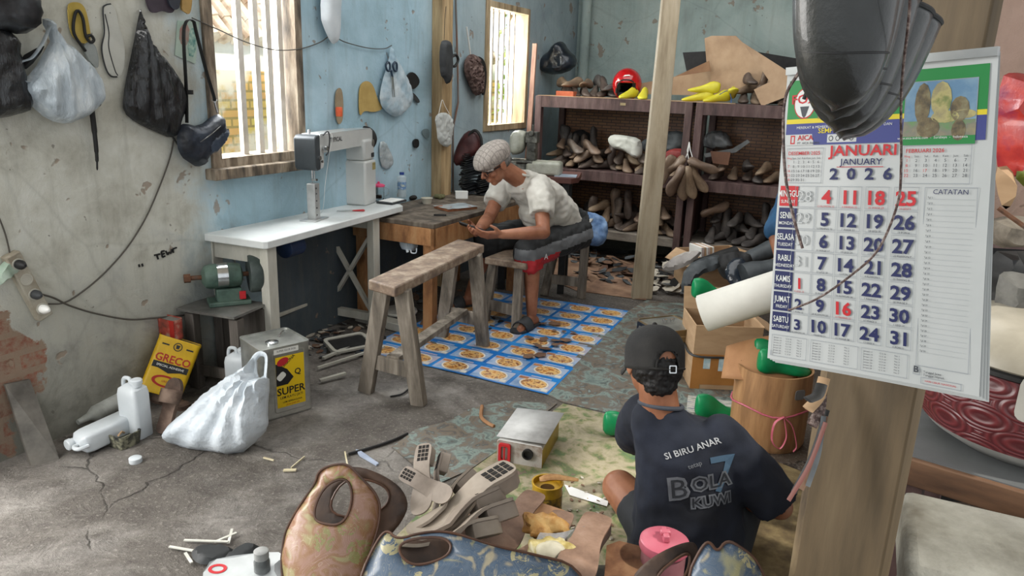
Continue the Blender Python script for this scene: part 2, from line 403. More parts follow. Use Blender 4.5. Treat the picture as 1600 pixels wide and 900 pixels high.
def floor_mat():
    t = NT('worn_concrete'); g, tt, ss, zz = st(t)
    big = t.noise(g, 1.3, 7, .65, .6); mid = t.noise(g, 7, 8, .7, .5); fine = t.noise(g, 60, 6, .75)
    c = t.ramp(mid, [(.28, '5c5752'), (.5, '7e7973'), (.72, '98938c')])
    c = t.mix(t.ramp(big, [(.44, 0.), (.56, 1.)]), c, t.ramp(mid, [(.3, '47413b'), (.7, '6b655e')]))
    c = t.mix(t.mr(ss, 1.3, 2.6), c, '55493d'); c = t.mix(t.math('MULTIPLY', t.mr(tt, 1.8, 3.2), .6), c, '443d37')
    w2 = t.n('ShaderNodeVectorMath', operation='ADD'); nn = t.n('ShaderNodeTexNoise'); t.l(g, nn.inputs[0]); nn.inputs['Scale'].default_value = 3.5; nn.inputs['Detail'].default_value = 6
    sc_ = t.n('ShaderNodeVectorMath', operation='SCALE'); t.l(nn.outputs['Color'], sc_.inputs[0]); sc_.inputs['Scale'].default_value = .28; t.l(g, w2.inputs[0]); t.l(sc_.outputs[0], w2.inputs[1])
    cr = t.ramp(t.vor(w2.outputs[0], 1.25), [(0, 1.), (.012, 0.)]); msk = t.ramp(t.noise(g, .9, 3), [(.5, 0.), (.56, 1.)])
    cr = t.math('MULTIPLY', cr, t.math('MULTIPLY', msk, .6)); c = t.mix(cr, c, '2a2622')
    c = t.mix(t.math('MULTIPLY', t.ramp(fine, [(.55, 0.), (.66, 1.)]), .45), c, 'b7b1a8'); c = t.mix(t.math('MULTIPLY', t.ramp(t.noise(g, 26, 6, .75), [(.34, 1.), (.46, 0.)]), .5), c, '3b3631')
    t.l(c, t.b.inputs['Base Color']); t.b.inputs['Roughness'].default_value = .75
    h = t.math('SUBTRACT', t.math('ADD', t.math('MULTIPLY', big, 1.2), t.math('ADD', mid, t.math('MULTIPLY', fine, .35))), t.math('MULTIPLY', cr, 1.2))
    t.bump(h, .75, .03); return t.m
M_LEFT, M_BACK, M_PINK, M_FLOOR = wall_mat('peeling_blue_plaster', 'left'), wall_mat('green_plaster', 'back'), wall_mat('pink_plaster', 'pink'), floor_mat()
OLDW = mat('weathered_frame_wood', ['4e463d', '8a7b69', 'b5a895'], 6, .75, .35, stretch=(3, 3, .6), grime=.5)
def wmat(name, a, b, c, sc=5, st_=(1, 1, .12), rough=.7, rand=0, grime=.35, bump=.3): return mat(name, [a, b, c], sc*3, rough, bump, stretch=st_, rand=rand, grime=grime, det=7)
WALLM = Matrix(((UU.x, 0, VV.x, A0.x), (UU.y, 0, VV.y, A0.y), (0, 1, 0, 0), (0, 0, 0, 1)))
def wallhit(px, py, off=0): q = WALL(off).hit(px, py); return ((q-A0).dot(UU), q.z)
W1 = (1.15, 1.83, 1.07, 2.35); W2 = (3.97, 4.78, 1.14, 2.17)
# floor, walls, ceiling
b = MB(); b.poly([rm(-.25, -5)[:2], rm(4.6, -5)[:2], rm(4.6, 6.1)[:2], rm(-.25, 6.1)[:2]], -.12, 0); b.build('floor', M_FLOOR, kind='structure')
b = MB(); b.poly([(-.3, 0), (5.95, 0), (5.95, 3.2), (-.3, 3.2)], -.22, 0, WALLM, 0, [[(W[0], W[2]), (W[1], W[2]), (W[1], W[3]), (W[0], W[3])] for W in (W1, W2)])
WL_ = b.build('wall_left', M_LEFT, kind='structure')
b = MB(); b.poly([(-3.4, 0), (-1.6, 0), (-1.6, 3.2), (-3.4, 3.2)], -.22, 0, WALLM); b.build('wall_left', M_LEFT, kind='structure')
b = MB(); b.poly([rm(0, 5.95)[:2], rm(4.6, 5.95)[:2], rm(4.6, 6.15)[:2], rm(0, 6.15)[:2]], 0, 3.2); b.build('wall_back', M_BACK, kind='structure')
b = MB(); b.poly([rm(4.4, 1.6)[:2], rm(4.6, 1.6)[:2], rm(4.6, 5.95)[:2], rm(4.4, 5.95)[:2]], 0, 3.2); b.build('wall_right', M_PINK, kind='structure')
b = MB(); pa, pb = D(1475, 200, 3.0), D(1860, 200, 2.6); nn_ = (pb-pa).cross(V((0, 0, 1))).normalized()*.12
b.poly([pa.xy[:], pb.xy[:], (pb-nn_).xy[:], (pa-nn_).xy[:]], 0, 3.2); b.build('wall_front', M_PINK, kind='structure')
b = MB(); b.poly([rm(-.22, -1.2)[:2], rm(4.6, -1.2)[:2], rm(4.6, 6.1)[:2], rm(-.22, 6.1)[:2]], 3.2, 3.3); b.build('ceiling', mat('dusty_ceiling', ['a59c8c', 'bdb5a6'], 3), kind='structure')
# round pipe in the corner and the wooden post
b = MB(); b.cyl(rm(.12, 5.86, 0), rm(.12, 5.86, 3.2), .05, mi=0); b.build('trim_2', M_BACK, kind='structure')
b = MB(); p0 = WALL(.04).hit(683, 280); tp = (p0-A0).dot(UU)
b.box((0, 0, 1.6), (.09, .14, 3.2), M=Matrix.Translation(rm(.045, tp+.05, 0)) @ rot(z=-AZ)); POSTW = wmat('pale_post_wood', '8c7350', 'b79c74', 'cdb48a'); b.build('trim_1', POSTW, kind='structure', bevel=.004)
b = MB(); b.tube([WALLM @ V((wallhit(*q)[0], wallhit(*q)[1], .022)) for q in ((708, 0), (711, 100), (712, 160), (704, 200), (704, 330))], .008); b.build('trim_3', mat('rust_pipe', ['7c5a48', '6a6e6c'], 4, .6), kind='structure')
# paint strokes on the wall
b = MB(); q = WALL(.002)
for a, c_ in (((241, 399), (250, 397)), ((245, 398), (247, 405)), ((252, 393), (254, 402)), ((252, 393), (257, 392)), ((253, 398), (257, 396)), ((254, 402), (258, 400)), ((259, 392), (262, 398)), ((262, 398), (264, 394)), ((264, 394), (267, 396)), ((267, 396), (268, 389)), ((270, 389), (276, 387)), ((270, 389), (271, 395)), ((217, 413), (218, 417)), ((222, 412), (223, 416))):
    b.tube([q.hit(*a), q.hit(*c_)], .0045, 5)
b.build('painted_mark', mat('black_marker', '1c1c1c'), parent=WL_, kind='structure')
# ---------------------------------------------------------------- windows
def window(name, W, bars, fw, fmat, bmat_, bw, lean=0):
    t0, t1, z0, z1 = W; r = bpy.data.objects.new(name, None); C.objects.link(r); r['kind'] = 'structure'
    b = MB(); d0, d1 = -.16, .015
    b.poly([(t0, z0), (t1, z0), (t1, z1), (t0, z1)], d0, d1, WALLM, 0, [[(t0+fw, z0+fw), (t1-fw, z0+fw), (t1-fw, z1-fw), (t0+fw, z1-fw)]])
    b.build('window_frame', fmat, r, bevel=.004)
    for i in range(bars):
        x = t0+fw+(t1-t0-2*fw)*((i+1)/(bars+1) if bars > 4 else (.42, .62, .78, .93)[i]); b = MB()
        b.beam(WALLM @ V((x, z0+fw*.6, -.07)), WALLM @ V((x+lean, z1-fw*.6, -.07)), bw, bw*.8, up=VV[:]); b.build('window_bar', bmat_, r)
    return r
w1 = window('window_1', W1, 4, .055, OLDW, mat('grey_bar_wood', ['b9b2a6', 'd8d3ca'], 6), .035)
b = MB(); b.poly([(W1[0]-.04, W1[2]-.045), (W1[1]+.03, W1[2]-.045), (W1[1]+.03, W1[2]+.01), (W1[0]-.04, W1[2]+.01)], -.2, .07, WALLM)
b.build('window_sill', OLDW, w1, bevel=.006)
w2 = window('window_2', W2, 6, .05, wmat('tan_frame', '8b7a5f', 'b09b7a', 'c9b898'), mat('white_bar', ['cfc9bd', 'efece5'], 8), .022)
# ---------------------------------------------------------------- outdoors
q = PL(A0-VV*1.7, VV); zb = q.hit(365, 110).z; zw = q.hit(365, 62).z
def brick_out():
    t = NT('mossy_brick'); g, tt, ss, zz = st(t); cb = t.n('ShaderNodeCombineXYZ'); t.l(tt, cb.inputs[0]); t.l(zz, cb.inputs[1])
    bk = t.n('ShaderNodeTexBrick'); t.l(cb.outputs[0], bk.inputs[0]); bk.inputs['Scale'].default_value = 1; bk.inputs['Brick Width'].default_value = .2; bk.inputs['Row Height'].default_value = .07; bk.inputs['Mortar Size'].default_value = .01
    bk.inputs['Color1'].default_value = col('d8c06a'); bk.inputs['Color2'].default_value = col('dba66a'); bk.inputs['Mortar'].default_value = col('a8905a')
    nz = t.noise(g, 3, 5); c = t.mix(t.ramp(nz, [(.45, 0.), (.6, 1.)]), bk.outputs[0], 'e8dcc8')
    t.l(t.mix(t.math('LESS_THAN', zz, zb-.75), c, 'eeeae2'), t.b.inputs['Base Color']); t.b.inputs['Roughness'].default_value = .9; t.bump(bk.outputs['Fac'], -.5, .01); return t.m  # below the bricks the white outdoor glare is put into the wall colour
OUT = Matrix(((UU.x, 0, VV.x, A0.x-VV.x*1.7), (UU.y, 0, VV.y, A0.y-VV.y*1.7), (0, 1, 0, 0), (0, 0, 0, 1)))
b = MB(); b.poly([(-1, 0), (7.5, 0), (7.5, zb), (-1, zb)], -.2, 0, OUT, 0); b.poly([(-1, zb), (7.5, zb), (7.5, zw), (-1, zw)], -.2, -.02, OUT, 1)
b.build('wall_outside', [brick_out(), mat('white_render', ['e2ddd2', 'f3f0ea'], 3)], kind='structure')
b = MB()
for i in range(70):
    for j in range(3): x = -1+i*.12; b.tube([OUT @ V((x, zw+.0+j*.14, .06-j*.12)), OUT @ V((x, zw+.18+j*.14, -.12-j*.12))], .062, 7)
b.build('roof_outside', mat('roof_tile', ['a98a72', 'd7c4ae', 'e9dfd2'], 5, .9), kind='structure')
b = MB(); b.poly([rm(-8, -3)[:2], rm(-.22, -3)[:2], rm(-.22, 14)[:2], rm(-8, 14)[:2]], -.1, -.02); b.build('ground_outside', mat('pale_ground', ['b9b2a2', 'd2cdc0'], 3), kind='structure')
b = MB()
for i in range(1500):
    c_ = rm(random.uniform(-1.55, -.75), random.uniform(7.0, 9.6), random.uniform(.2, 2.5)); a = random.uniform(0, 6.28); s_ = random.uniform(.05, .1)
    m = TR(c_, random.uniform(-1, 1), random.uniform(-1, 1), a); b.add([(0, -s_, 0), (s_*.4, 0, .01), (0, s_, 0), (-s_*.4, 0, .01)], [(0, 1, 2, 3)], 0, m)
b.build('shrub_foliage', mat('sunlit_leaf', ['86a83c', 'c3d86e', 'e6efb4'], 3, .6), world=True, label='sunlit yellow green shrub outside the far barred window', cat='shrub', kind='stuff', sharp=0)
# ---------------------------------------------------------------- common materials
BLK_BAG = mat('black_plastic_film', ['0c0d0f', '1d1f22', '2e3134'], 9, .3, .8, bd=.02, bscale=14, coat=.3, stretch=(2.2, 2.2, .5), dist=.5)
WHT_BAG = mat('white_plastic_film', ['b9c2c9', 'ccd3d8'], 6, .4, .7, bd=.02, bscale=11, emit=0)
CLR_BAG = mat('milky_plastic_film', ['aab6bf', 'c6d1d8', 'e4ebee'], 6, .3, .8, bd=.02, bscale=11, alpha=.9, stretch=(2.2, 2.2, .5), dist=.5)
BLACK = mat('black_rubber', ['141414', '232323'], 20, .6, .2); DKGREY = mat('dark_grey', ['2b2d2f', '3d4042'], 15, .6, .2)
WHITE = mat('white_paint', ['e9e9e4', 'f6f6f2'], 6, .45, .05); METAL = mat('dull_steel', ['8e8f8d', 'b9bab6'], 12, .35, .15, metal=.85)
CHROME = mat('bright_steel', ['b9bcbd', 'd8dadb'], 12, .22, .05, metal=1); RUST = mat('rusty_iron', ['3d3029', '6b4a36', '57504a'], 14, .8, .3, metal=.3)
TAN = mat('tan_leather', ['9a7b45', 'b8975a'], 8, .6, .2); BROWN = mat('brown_leather', ['4a2f22', '6a4632'], 10, .45, .2)
CARD = mat('cardboard', ['a98a69', 'bd9e7c'], 5, .85, .12, stretch=(1, 1, 4)); RED = mat('red_plastic', 'b8242b', rough=.4); PINK = mat('pink_plastic', ['b5596a', 'c26c7a'], 4, .35, .03)
GREENP = mat('green_plastic', ['0d7a48', '12935a'], 5, .35, .05); YELP = mat('yellow_plastic', ['c9bd2a', 'd8cf3f'], 6, .4, .05); GLASS = mat('clear_glass', 'f4f8f8', rough=.05, bump=0, trans=1, ior=1.3)
PAPER = mat('white_paper', ['e8e8e4', 'f4f4f1'], 5, .8, .05); TOOLBLUE = mat('blue_plastic', '2558a0', rough=.4)
GREYW = wmat('grey_bench_wood', '5d564d', '7d7468', '9a9184', 7, (1, 1, .14), .75, grime=.25); CHEAPW = wmat('orange_box_wood', '7a5334', 'a5754a', 'b98d60', 4, (1, 1, .4))
def cable(name, pts, r, m, label, cat='cable', n=8, **k):
    b = MB(); b.tube(curve(pts, n), r, 6); return b.build(name, m, world=True, label=label, cat=cat, **k)
def rrect(w, h, r, n=3): 
    P = []
    for cx, cy, a0 in ((w/2-r, h/2-r, 0), (-w/2+r, h/2-r, 90), (-w/2+r, -h/2+r, 180), (w/2-r, -h/2+r, 270)):
        P += [(cx+r*cos(R(a0+90*k/n)), cy+r*sin(R(a0+90*k/n))) for k in range(n+1)]
    return P
W = WALL
# black plastic bundles at the picture's left edge
b = MB(); q = W(.09); b.puffy(q.locs([(-45, -30), (40, -40), (62, 10), (60, 42), (35, 56), (-5, 45), (-50, 60)]), q.M, .07, .06, .02, .012, 20)
b.build('leather_bundle', mat('black_leather', ['15171a', '2a2d31', '3b3f44'], 7, .35, .3, coat=.2), world=True, label='shiny black leather bundle hanging highest on the window wall', cat='bundle')
b = MB(); q = W(.03); b.puffy(q.locs([(-60, 30), (20, 40), (30, 110), (52, 172), (0, 186), (-60, 190)]), q.M, .08, .01, .02, .016, 22)
b.build('plastic_bag', BLK_BAG, world=True, label='black plastic bag hanging behind the milky plastic bag', cat='bag')
# milky bag with handles
r = thing('plastic_bag', 'milky translucent plastic bag with looped handle hanging from a nail', 'bag', W(.06).hit(90, 110))
b = MB(); q = W(.06); b.puffy(q.locs([(62, 30), (78, 28), (90, 60), (118, 78), (150, 115), (160, 140), (152, 168), (128, 184), (106, 195), (75, 188), (48, 165), (22, 134), (52, 112), (72, 75), (80, 62)]), q.M, .075, .02, .011, .006, 26, fold=lambda p: .9*sin(math.atan2(p[0]-q.loc(72, 20)[0], q.loc(72, 20)[1]-p[1])*30)+.5*sin(p[0]*50+p[1]*30)); b.build('bag_body', CLR_BAG, r, world=True)
b = MB(); b.tube(curve([q.hit(*p)+VV*.03 for p in ((70, 40), (60, 65), (42, 90), (20, 100), (28, 125), (50, 128))]), [.012]*25+[.012]*16, 8, flat=.3); b.build('handle', CLR_BAG, r, world=True)
b = MB(); b.puffy(q.locs([(30, 90), (62, 72), (72, 72), (45, 108), (30, 108)]), q.M, .03, .01, .02); b.build('bag_content', BLACK, r, world=True)
# yellow insole with black strap, grey insole
def flatform(nm, pts, off, th, m, label, cat, holes=(), **k):
    q = W(off); b = MB(); b.poly(smoothpoly(q.locs(pts), 2), 0, th, q.M); return b.build(nm, m, world=True, label=label, cat=cat, bevel=.0015, **k)
YEL = mat('yellow_board', ['a8913f', 'bfa654'], 8, .7)
r = thing('insole_pattern', 'yellow insole pattern with black strap hanging beside the milky bag', 'pattern', W(.01).hit(124, 40))
q = W(.01); b = MB(); b.poly(smoothpoly(q.locs([(104, 10), (110, 3), (126, 4), (135, 20), (143, 70), (120, 66), (108, 50)]), 2), 0, .006, q.M); b.build('board', YEL, r, world=True)
b = MB(); b.tube(curve([q.hit(*p)+VV*.015 for p in ((130, 80), (112, 52), (113, 24), (119, 17), (126, 30), (130, 55), (138, 66), (143, 62), (138, 55), (131, 58))]), .006, 6); b.build('strap', BLACK, r, world=True)
flatform('insole_pattern', [(130, 66), (145, 66), (152, 88), (152, 108), (142, 100), (131, 85)], .012, .008, mat('grey_board', ['8c9290', 'a5aaa8'], 8), 'small grey insole piece below the yellow pattern and its strap', 'pattern')
r = thing('insole_pattern', 'plaster white insole pattern with dark edge outline nailed beside black bag', 'pattern', W(.004).hit(176, 60))
o_ = [(160, 15), (164, 8), (172, 6), (180, 14), (184, 40), (195, 72), (193, 108), (186, 122), (170, 117), (162, 100), (158, 75), (162, 50)]
q = W(.004); b = MB(); b.poly(smoothpoly(q.locs(o_), 2), 0, .004, q.M); b.build('board', mat('plaster_board', ['b9bab2', 'c9cac2'], 8), r, world=True)
b = MB(); b.tube(curve([q.hit(*p)+VV*.004 for p in ((172, 6), (164, 8), (160, 15), (162, 50), (158, 75), (163, 102), (171, 118), (182, 120))]), .003, 5); b.tube(curve([q.hit(*p)+VV*.004 for p in ((163, 22), (169, 50), (169, 75), (178, 108), (183, 118))]), .0025, 5); b.build('edge', DKGREY, r, world=True)
b = MB(); b.ball(q.hit(171, 20)+VV*.004, .003, 8); b.build('nail', METAL, r, world=True)
# umbrella
r = thing('umbrella', 'closed slim black umbrella hanging point down under the milky bag', 'umbrella', W(.03).hit(148, 210)); q = W(.03)
b = MB(); b.tube(curve([q.hit(*p) for p in ((143, 168), (147, 200), (151, 240), (152, 266))]), [.011]*10+[.009]*6+[.007]*4+[.004]*4+[.002], 8); b.build('canopy', BLACK, r, world=True)
b = MB(); b.tube(curve([q.hit(*p) for p in ((143, 170), (147, 166), (155, 165), (157, 160), (154, 156))]), .004, 6); b.build('handle', BLACK, r, world=True)
# black bag on nail
r = thing('plastic_bag', 'large black plastic bag hanging in a peaked triangle from one nail', 'bag', W(.02).hit(240, 150)); q = W(.02)
b = MB(); b.puffy(q.locs([(218, 16), (221, 14), (224, 40), (234, 64), (246, 80), (264, 102), (282, 125), (289, 145), (287, 175), (276, 208), (268, 217), (240, 205), (212, 192), (192, 175), (192, 150), (200, 108), (210, 60)]), q.M, .05, .01, .010, .006, 20, fold=lambda p: 1.0*sin(math.atan2(p[0]-q.loc(220, 14)[0], q.loc(220, 14)[1]-p[1])*34), sm=1); b.build('bag_body', BLK_BAG, r, world=True)
b = MB(); b.tube(curve([q.hit(*p) for p in ((270, 214), (280, 228), (286, 230), (287, 200))]), .008, 6, flat=.4); b.build('handle', BLK_BAG, r, world=True)
b = MB(); b.cyl(W(-.01).hit(219, 17), W(.03).hit(219, 17), .004, n=8); b.build('nail', METAL, world=True, label='nail holding the peaked black plastic bag on the wall', cat='nail')
# shoulder bag
r = thing('shoulder_bag', 'navy black shoulder bag with webbing strap hanging by the near window', 'bag', W(.05).hit(315, 215)); q = W(.05)
NAVY = mat('navy_nylon', ['12161d', '232a35', '39424f'], 9, .4, .4, bd=.01)
b = MB(); b.puffy(q.locs([(288, 192), (310, 198), (332, 180), (345, 178), (350, 205), (352, 215), (330, 238), (318, 248), (320, 255), (308, 262), (293, 252), (284, 246), (276, 228), (278, 198)]), q.M, .055, .02, .012, .009, 30); b.build('bag_body', NAVY, r, world=True)
b = MB(); b.puffy(q.locs([(312, 222), (346, 196), (350, 212), (322, 245)]), W(.095).M, .016, .0, .012, .003); b.build('pocket', mat('slate_nylon', ['2b3440', '455060'], 9, .35, .3), r, world=True)
b = MB(); b.tube(curve([W(.11).hit(*p) for p in ((313, 222), (330, 210), (345, 197))]), .002, 5); b.build('zipper', METAL, r, world=True)
for nm, pp in (('strap', ((292, 192), (291, 140), (287, 60), (290, 36), (297, 31), (303, 34))), ('strap', ((303, 34), (309, 60), (322, 110), (334, 150), (335, 158)))):
    b = MB(); b.tube(curve([q.hit(*p) for p in pp]), .012, 8, flat=.25); b.build(nm, BLACK, r, world=True)
b = MB(); b.tube([q.hit(335, 158), q.hit(337, 166), q.hit(340, 176)], .005, 8); b.tube(curve([q.hit(*p) for p in ((331, 156), (335, 160), (339, 156))]), .003, 6); b.build('clip', CHROME, r, world=True)
b = MB(); b.box(q.hit(295, 144)+VV*.01, (.02, .02, .02)); b.build('buckle', BLACK, r, world=True)
# leather scraps at the top, picture
flatform('leather_scrap', [(224, -20), (262, -20), (272, 12), (266, 22), (252, 16), (236, 22), (228, 8)], .02, .012, mat('plum_leather', ['2f2730', '463c48'], 8, .5, .3), 'dark plum leather scrap hanging above the peaked black bag', 'scrap')
flatform('leather_scrap', [(258, -20), (280, -20), (280, 8), (274, 17), (262, 8)], .035, .008, mat('slate_leather', ['23262e', '3b404c'], 8, .5, .3), 'narrow slate coloured leather scrap beside the tan one', 'scrap')
flatform('leather_scrap', [(283, -20), (299, -20), (296, 24), (286, 18), (281, 14)], .03, .01, TAN, 'tan leather scrap hanging nearest the near window frame', 'scrap')
r = thing('picture_card', 'small faded picture card in clear sleeve pinned behind the bag strap', 'picture', W(.004).hit(290, 62)); q = W(.004)
b = MB(); b.poly(q.locs([(277, 32), (311, 34), (305, 100), (273, 86)]), 0, .002, q.M); b.build('sleeve', mat('sleeve_film', ['9db5a8', 'b5c6ba'], 5, .3), r, world=True)
b = MB(); b.poly(smoothpoly(q.locs([(281, 38), (296, 38), (294, 72), (279, 68)]), 1), .002, .003, q.M, 0); b.poly(smoothpoly(q.locs([(296, 44), (307, 44), (304, 90), (292, 86)]), 1), .002, .003, q.M, 1); b.build('print', [mat('print_pink', ['a5786f', '8f9a8e'], 30), mat('print_teal', ['3f7d78', 'a9c4b5'], 40)], r, world=True)
# cables and the socket strip
CABM = mat('dark_cable', '4b4740', rough=.6); 
cable('power_cable', [W(.012).hit(*p) for p in ((272, 215), (266, 245), (250, 290), (228, 340), (200, 385), (165, 425), (130, 455), (100, 473), (72, 475))], .0035, CABM, 'long grey cable drooping from behind black bag to socket strip')
cable('power_cable', [W(.012).hit(*p) for p in ((66, 460), (85, 466), (110, 478), (150, 490), (200, 499), (240, 497), (290, 492), (300, 485))], .0045, CABM, 'grinder power cable running low along the wall from socket strip')
cable('wall_cable', [W(.01).hit(*p) for p in ((-10, 320), (8, 365), (18, 408))], .003, CABM, 'short dark cord coming down the wall onto the socket strip')
cable('window_wire', [W(.02).hit(*p) for p in ((300, 28), (318, 36), (345, 48), (385, 66), (430, 78), (470, 76), (500, 66), (512, 58), (520, 56), (540, 66), (575, 75), (600, 76), (612, 71))], .003, CABM, 'thin sagging wire strung across the near window to the scissors bag', 'wire')
r = thing('socket_strip', 'grimy white power strip with four round sockets fixed slanting on wall', 'socket', W(.01).hit(38, 450)); q = W(.0)
ax = V(q.loc(60, 482))-V(q.loc(22, 412)); ang = math.atan2(ax[1], ax[0]); M0 = TR(q.hit(38, 446)) @ q.M.to_3x3().to_4x4() @ rot(z=ang)
b = MB(); b.box((0, 0, .02), (.30, .062, .04), M=M0); b.build('casing', mat('grimy_white', ['8a8170', 'c4bfaf'], 10, .6, .2, grime=.4), r, world=True, bevel=.006)
for i in range(4):
    b = MB(); b.lathe([(.024, .036), (.024, .043), (.019, .043), (.019, .0405)], M0 @ TR((-.105+i*.07, 0, 0)), 20); b.build('socket', mat('socket_white', 'b5b2a6'), r, world=True)
for i, lb in ((1, 'round black plug in the upper socket of the strip'), (2, 'dark grey plug in the third socket of the strip'), (3, 'white round plug in the lowest socket of the strip')):
    k = [0, 0, 2, 3][i]; b = MB(); b.lathe([(.018, .04), (.019, .06), (.012, .075), (.005, .085)], M0 @ TR((.105-[.21, .21, .07, 0][i], 0, 0)), 16); b.build('plug', [BLACK, BLACK, DKGREY, WHITE][i], world=True, label=lb, cat='plug')
b = MB(); q = W(.02); b.puffy(q.locs([(-8, 425), (8, 405), (30, 405), (46, 415), (30, 425), (12, 438), (-5, 450)]), q.M, .025, .0, .014, .012, 40); b.build('plastic_wrap', mat('green_film', ['9db5a0', 'c8d6c9'], 9, .3, .4, alpha=.8), world=True, label='crumpled pale green plastic film tucked behind the socket strip', cat='wrapper')
# leaning steel plate
r0, r1 = G(70, 727), G(90, 722)
tp0, tp1 = W(.01).hit(5, 600), W(.01).hit(44, 592)
b = MB(); n_ = (r1-r0).cross(tp0-r0).normalized(); q0 = [G(46, 727, .0), G(90, 716, .0), tp1, tp0]; b.add(q0+[p+VV*.012 for p in q0], [(0, 1, 2, 3), (7, 6, 5, 4), (0, 4, 5, 1), (1, 5, 6, 2), (2, 6, 7, 3), (3, 7, 4, 0)])
b.build('metal_plate', mat('scratched_steel', ['5a5752', '77736c', '8b867d'], 5, .5, .2, metal=.5, grime=.4), world=True, label='flat grey steel plate leaning against the exposed brick', cat='plate', sharp=0)
# ---------------------------------------------------------------- jerrycans, tins, bags on the floor
JW = mat('white_jerrycan', ['c2c9cd', 'd2d7da'], 4, .35, .06)
def jerry(label, M, cp=True, group=None, h=.26, w=.125, d=.085):
    r = thing('bottle', label, 'bottle'); b = MB()
    L = [(.92, 0), (1, .02), (1, .75), (.9, .84), (.5, .90)]
    o2 = rrect(w, d, .016); n = len(o2)
    vs = [(x*k, y*k, z*h) for k, z in L for x, y in o2]; fs = [(i*n+j, i*n+(j+1) % n, (i+1)*n+(j+1) % n, (i+1)*n+j) for i in range(4) for j in range(n)]+[tuple(range(n))[::-1], tuple(4*n+j for j in range(n))]
    b.add(vs, fs); b.build('bottle_body', JW, r)
    b = MB(); b.lathe([(.02, h*.88), (.02, h*.93), (.024, h*.93), (.024, h*.985), (.02, h)], TR((.028, 0, 0)), 20); b.build('cap', JW, r)
    b = MB(); b.tube(curve([(-.005, 0, h*.88), (-.01, 0, h*.97), (-.03, 0, h*.985), (-.045, 0, h*.95), (-.05, 0, h*.83)], 5), .0085, 8); b.build('handle', JW, r)
    r.matrix_basis = M; return r
p = G(215, 680); jerry('upright white plastic bottle with side handle standing by the black tub', TR(p, z=R(-20)), h=.27, w=.11, d=.085)
p = G(152, 690); m = between(p+V((-.07, -.04, .047)), p+V((.12, .13, .10)), roll=0); p2 = G(235, 640, .1)
jerry('white plastic bottle lying on its side behind the small black tub', TR(G(205, 655, .065)) @ between((0, 0, 0), G(130, 690, .05)-G(205, 655, .065)) @ rot(x=-PI/2), h=.27, w=.10, d=.085)
p = G(362, 640); jerry('white plastic bottle standing behind the white carrier bag', TR(p+V((0, .12, 0)), z=R(-10)), h=.27, w=.11)
# clear bottle behind
r = thing('glass_bottle', 'dusty clear bottle lying behind the fallen white bottle', 'bottle', G(160, 650, .05)); a, c_ = G(120, 670, .045)+V((-.03, .06, 0)), G(190, 628, .07)+V((0, .08, 0))
b = MB(); d_ = (c_-a); b.tube([a, a+d_*.08, a+d_*.2, a+d_*.3, c_], [.012, .014, .018, .036, .038], 18); b.build('bottle_body', mat('dusty_clear', ['9b9d96', 'c0c2bc'], 12, .3, .2, alpha=.75), r, world=True)
# black square tub with dried glue
r = thing('plastic_tub', 'small open black square tub crusted with dried glue', 'tub', G(192, 693), rz=R(-25)); b = MB()
S = lambda k: rrect(2*k, 1.7*k, .012)
o1, o2, o3, o4 = S(.055), S(.062), S(.056), S(.05); n = len(o1)
b.add([(x, y, 0) for x, y in o1]+[(x, y, .06) for x, y in o2]+[(x, y, .06) for x, y in o3]+[(x, y, .03) for x, y in o4], [(i*n+j, i*n+(j+1) % n, (i+1)*n+(j+1) % n, (i+1)*n+j) for i in range(3) for j in range(n)]+[tuple(range(n))[::-1], tuple(3*n+j for j in range(n))], 0)
b.build('tub_body', mat('glue_crust', ['1c1e20', '4d4c40', '8e8c76'], 30, .6, .6, bd=.01), r)
b = MB(); b.tube([(-.01, .02, .04), (.03, -.02, .072), (.055, -.055, .075)], .004, 6); b.build('stick', CARD, r)
b = MB(); b.lathe([(.024, 0), (.025, .002), (.025, .02), (.022, .022)], TR(G(212, 722)), 20); b.build('screw_top', JW, world=True, label='round white screw cap lying alone on the concrete', cat='cap')
# white carrier bag
r = thing('carrier_bag', 'full white plastic carrier bag with one handle standing up', 'bag', G(330, 700)); q = FACEAT(G(335, 708)+V((0, .04, 0)), tilt=R(22), az=R(-12))
b = MB(); b.puffy(q.locs([(260, 678), (275, 655), (310, 625), (350, 592), (385, 575), (394, 556), (398, 558), (398, 590), (412, 590), (414, 575), (413, 555), (417, 560), (418, 600), (414, 640), (416, 670), (400, 690), (374, 712), (330, 706), (290, 702), (264, 690)]), q.M, .11, .10, .013, .009, 13, edge=.75, sm=1, fold=lambda p: 1.1*sin(math.atan2(p[0]-q.loc(405, 570)[0], q.loc(405, 570)[1]-p[1])*22)+.5*sin(p[1]*40+p[0]*12)); b.build('bag_body', WHT_BAG, r, world=True)
b = MB(); b.tube(curve([q.hit(*p_) for p_ in ((398, 590), (396, 566), (402, 555), (410, 553), (416, 560), (414, 592))]), .013, 8, flat=.35); b.build('handle', WHT_BAG, r, world=True)
# square tins
TIN = mat('tinplate', ['8d8f8a', 'b0b2ac', 'c7c8c2'], 5, .38, .1, metal=.7, grime=.35)
def tin(label, w, d, h, body, top, rim=TIN):
    r = thing('square_tin', label, 'tin'); b = MB(); P = rrect(w, d, .02); n = len(P)
    L = [(1, 0), (1.015, .004), (1.015, .01), (1, .014), (1, h-.014), (1.015, h-.01), (1.015, h), (.985, h), (.975, h-.008)]
    b.add([(x*k, y*k, z) for k, z in L for x, y in P], [(i*n+j, i*n+(j+1) % n, (i+1)*n+(j+1) % n, (i+1)*n+j) for i in range(len(L)-1) for j in range(n)]+[tuple(range(n))[::-1]]); b.build('tin_body', body, r)
    b = MB(); b.poly([(x*.975, y*.975) for x, y in P], h-.009, h-.006); b.build('lid', top, r); return r
t20 = tin('large silver square tin with yellow and black SUPER label', .24, .24, .35, TIN, TIN)
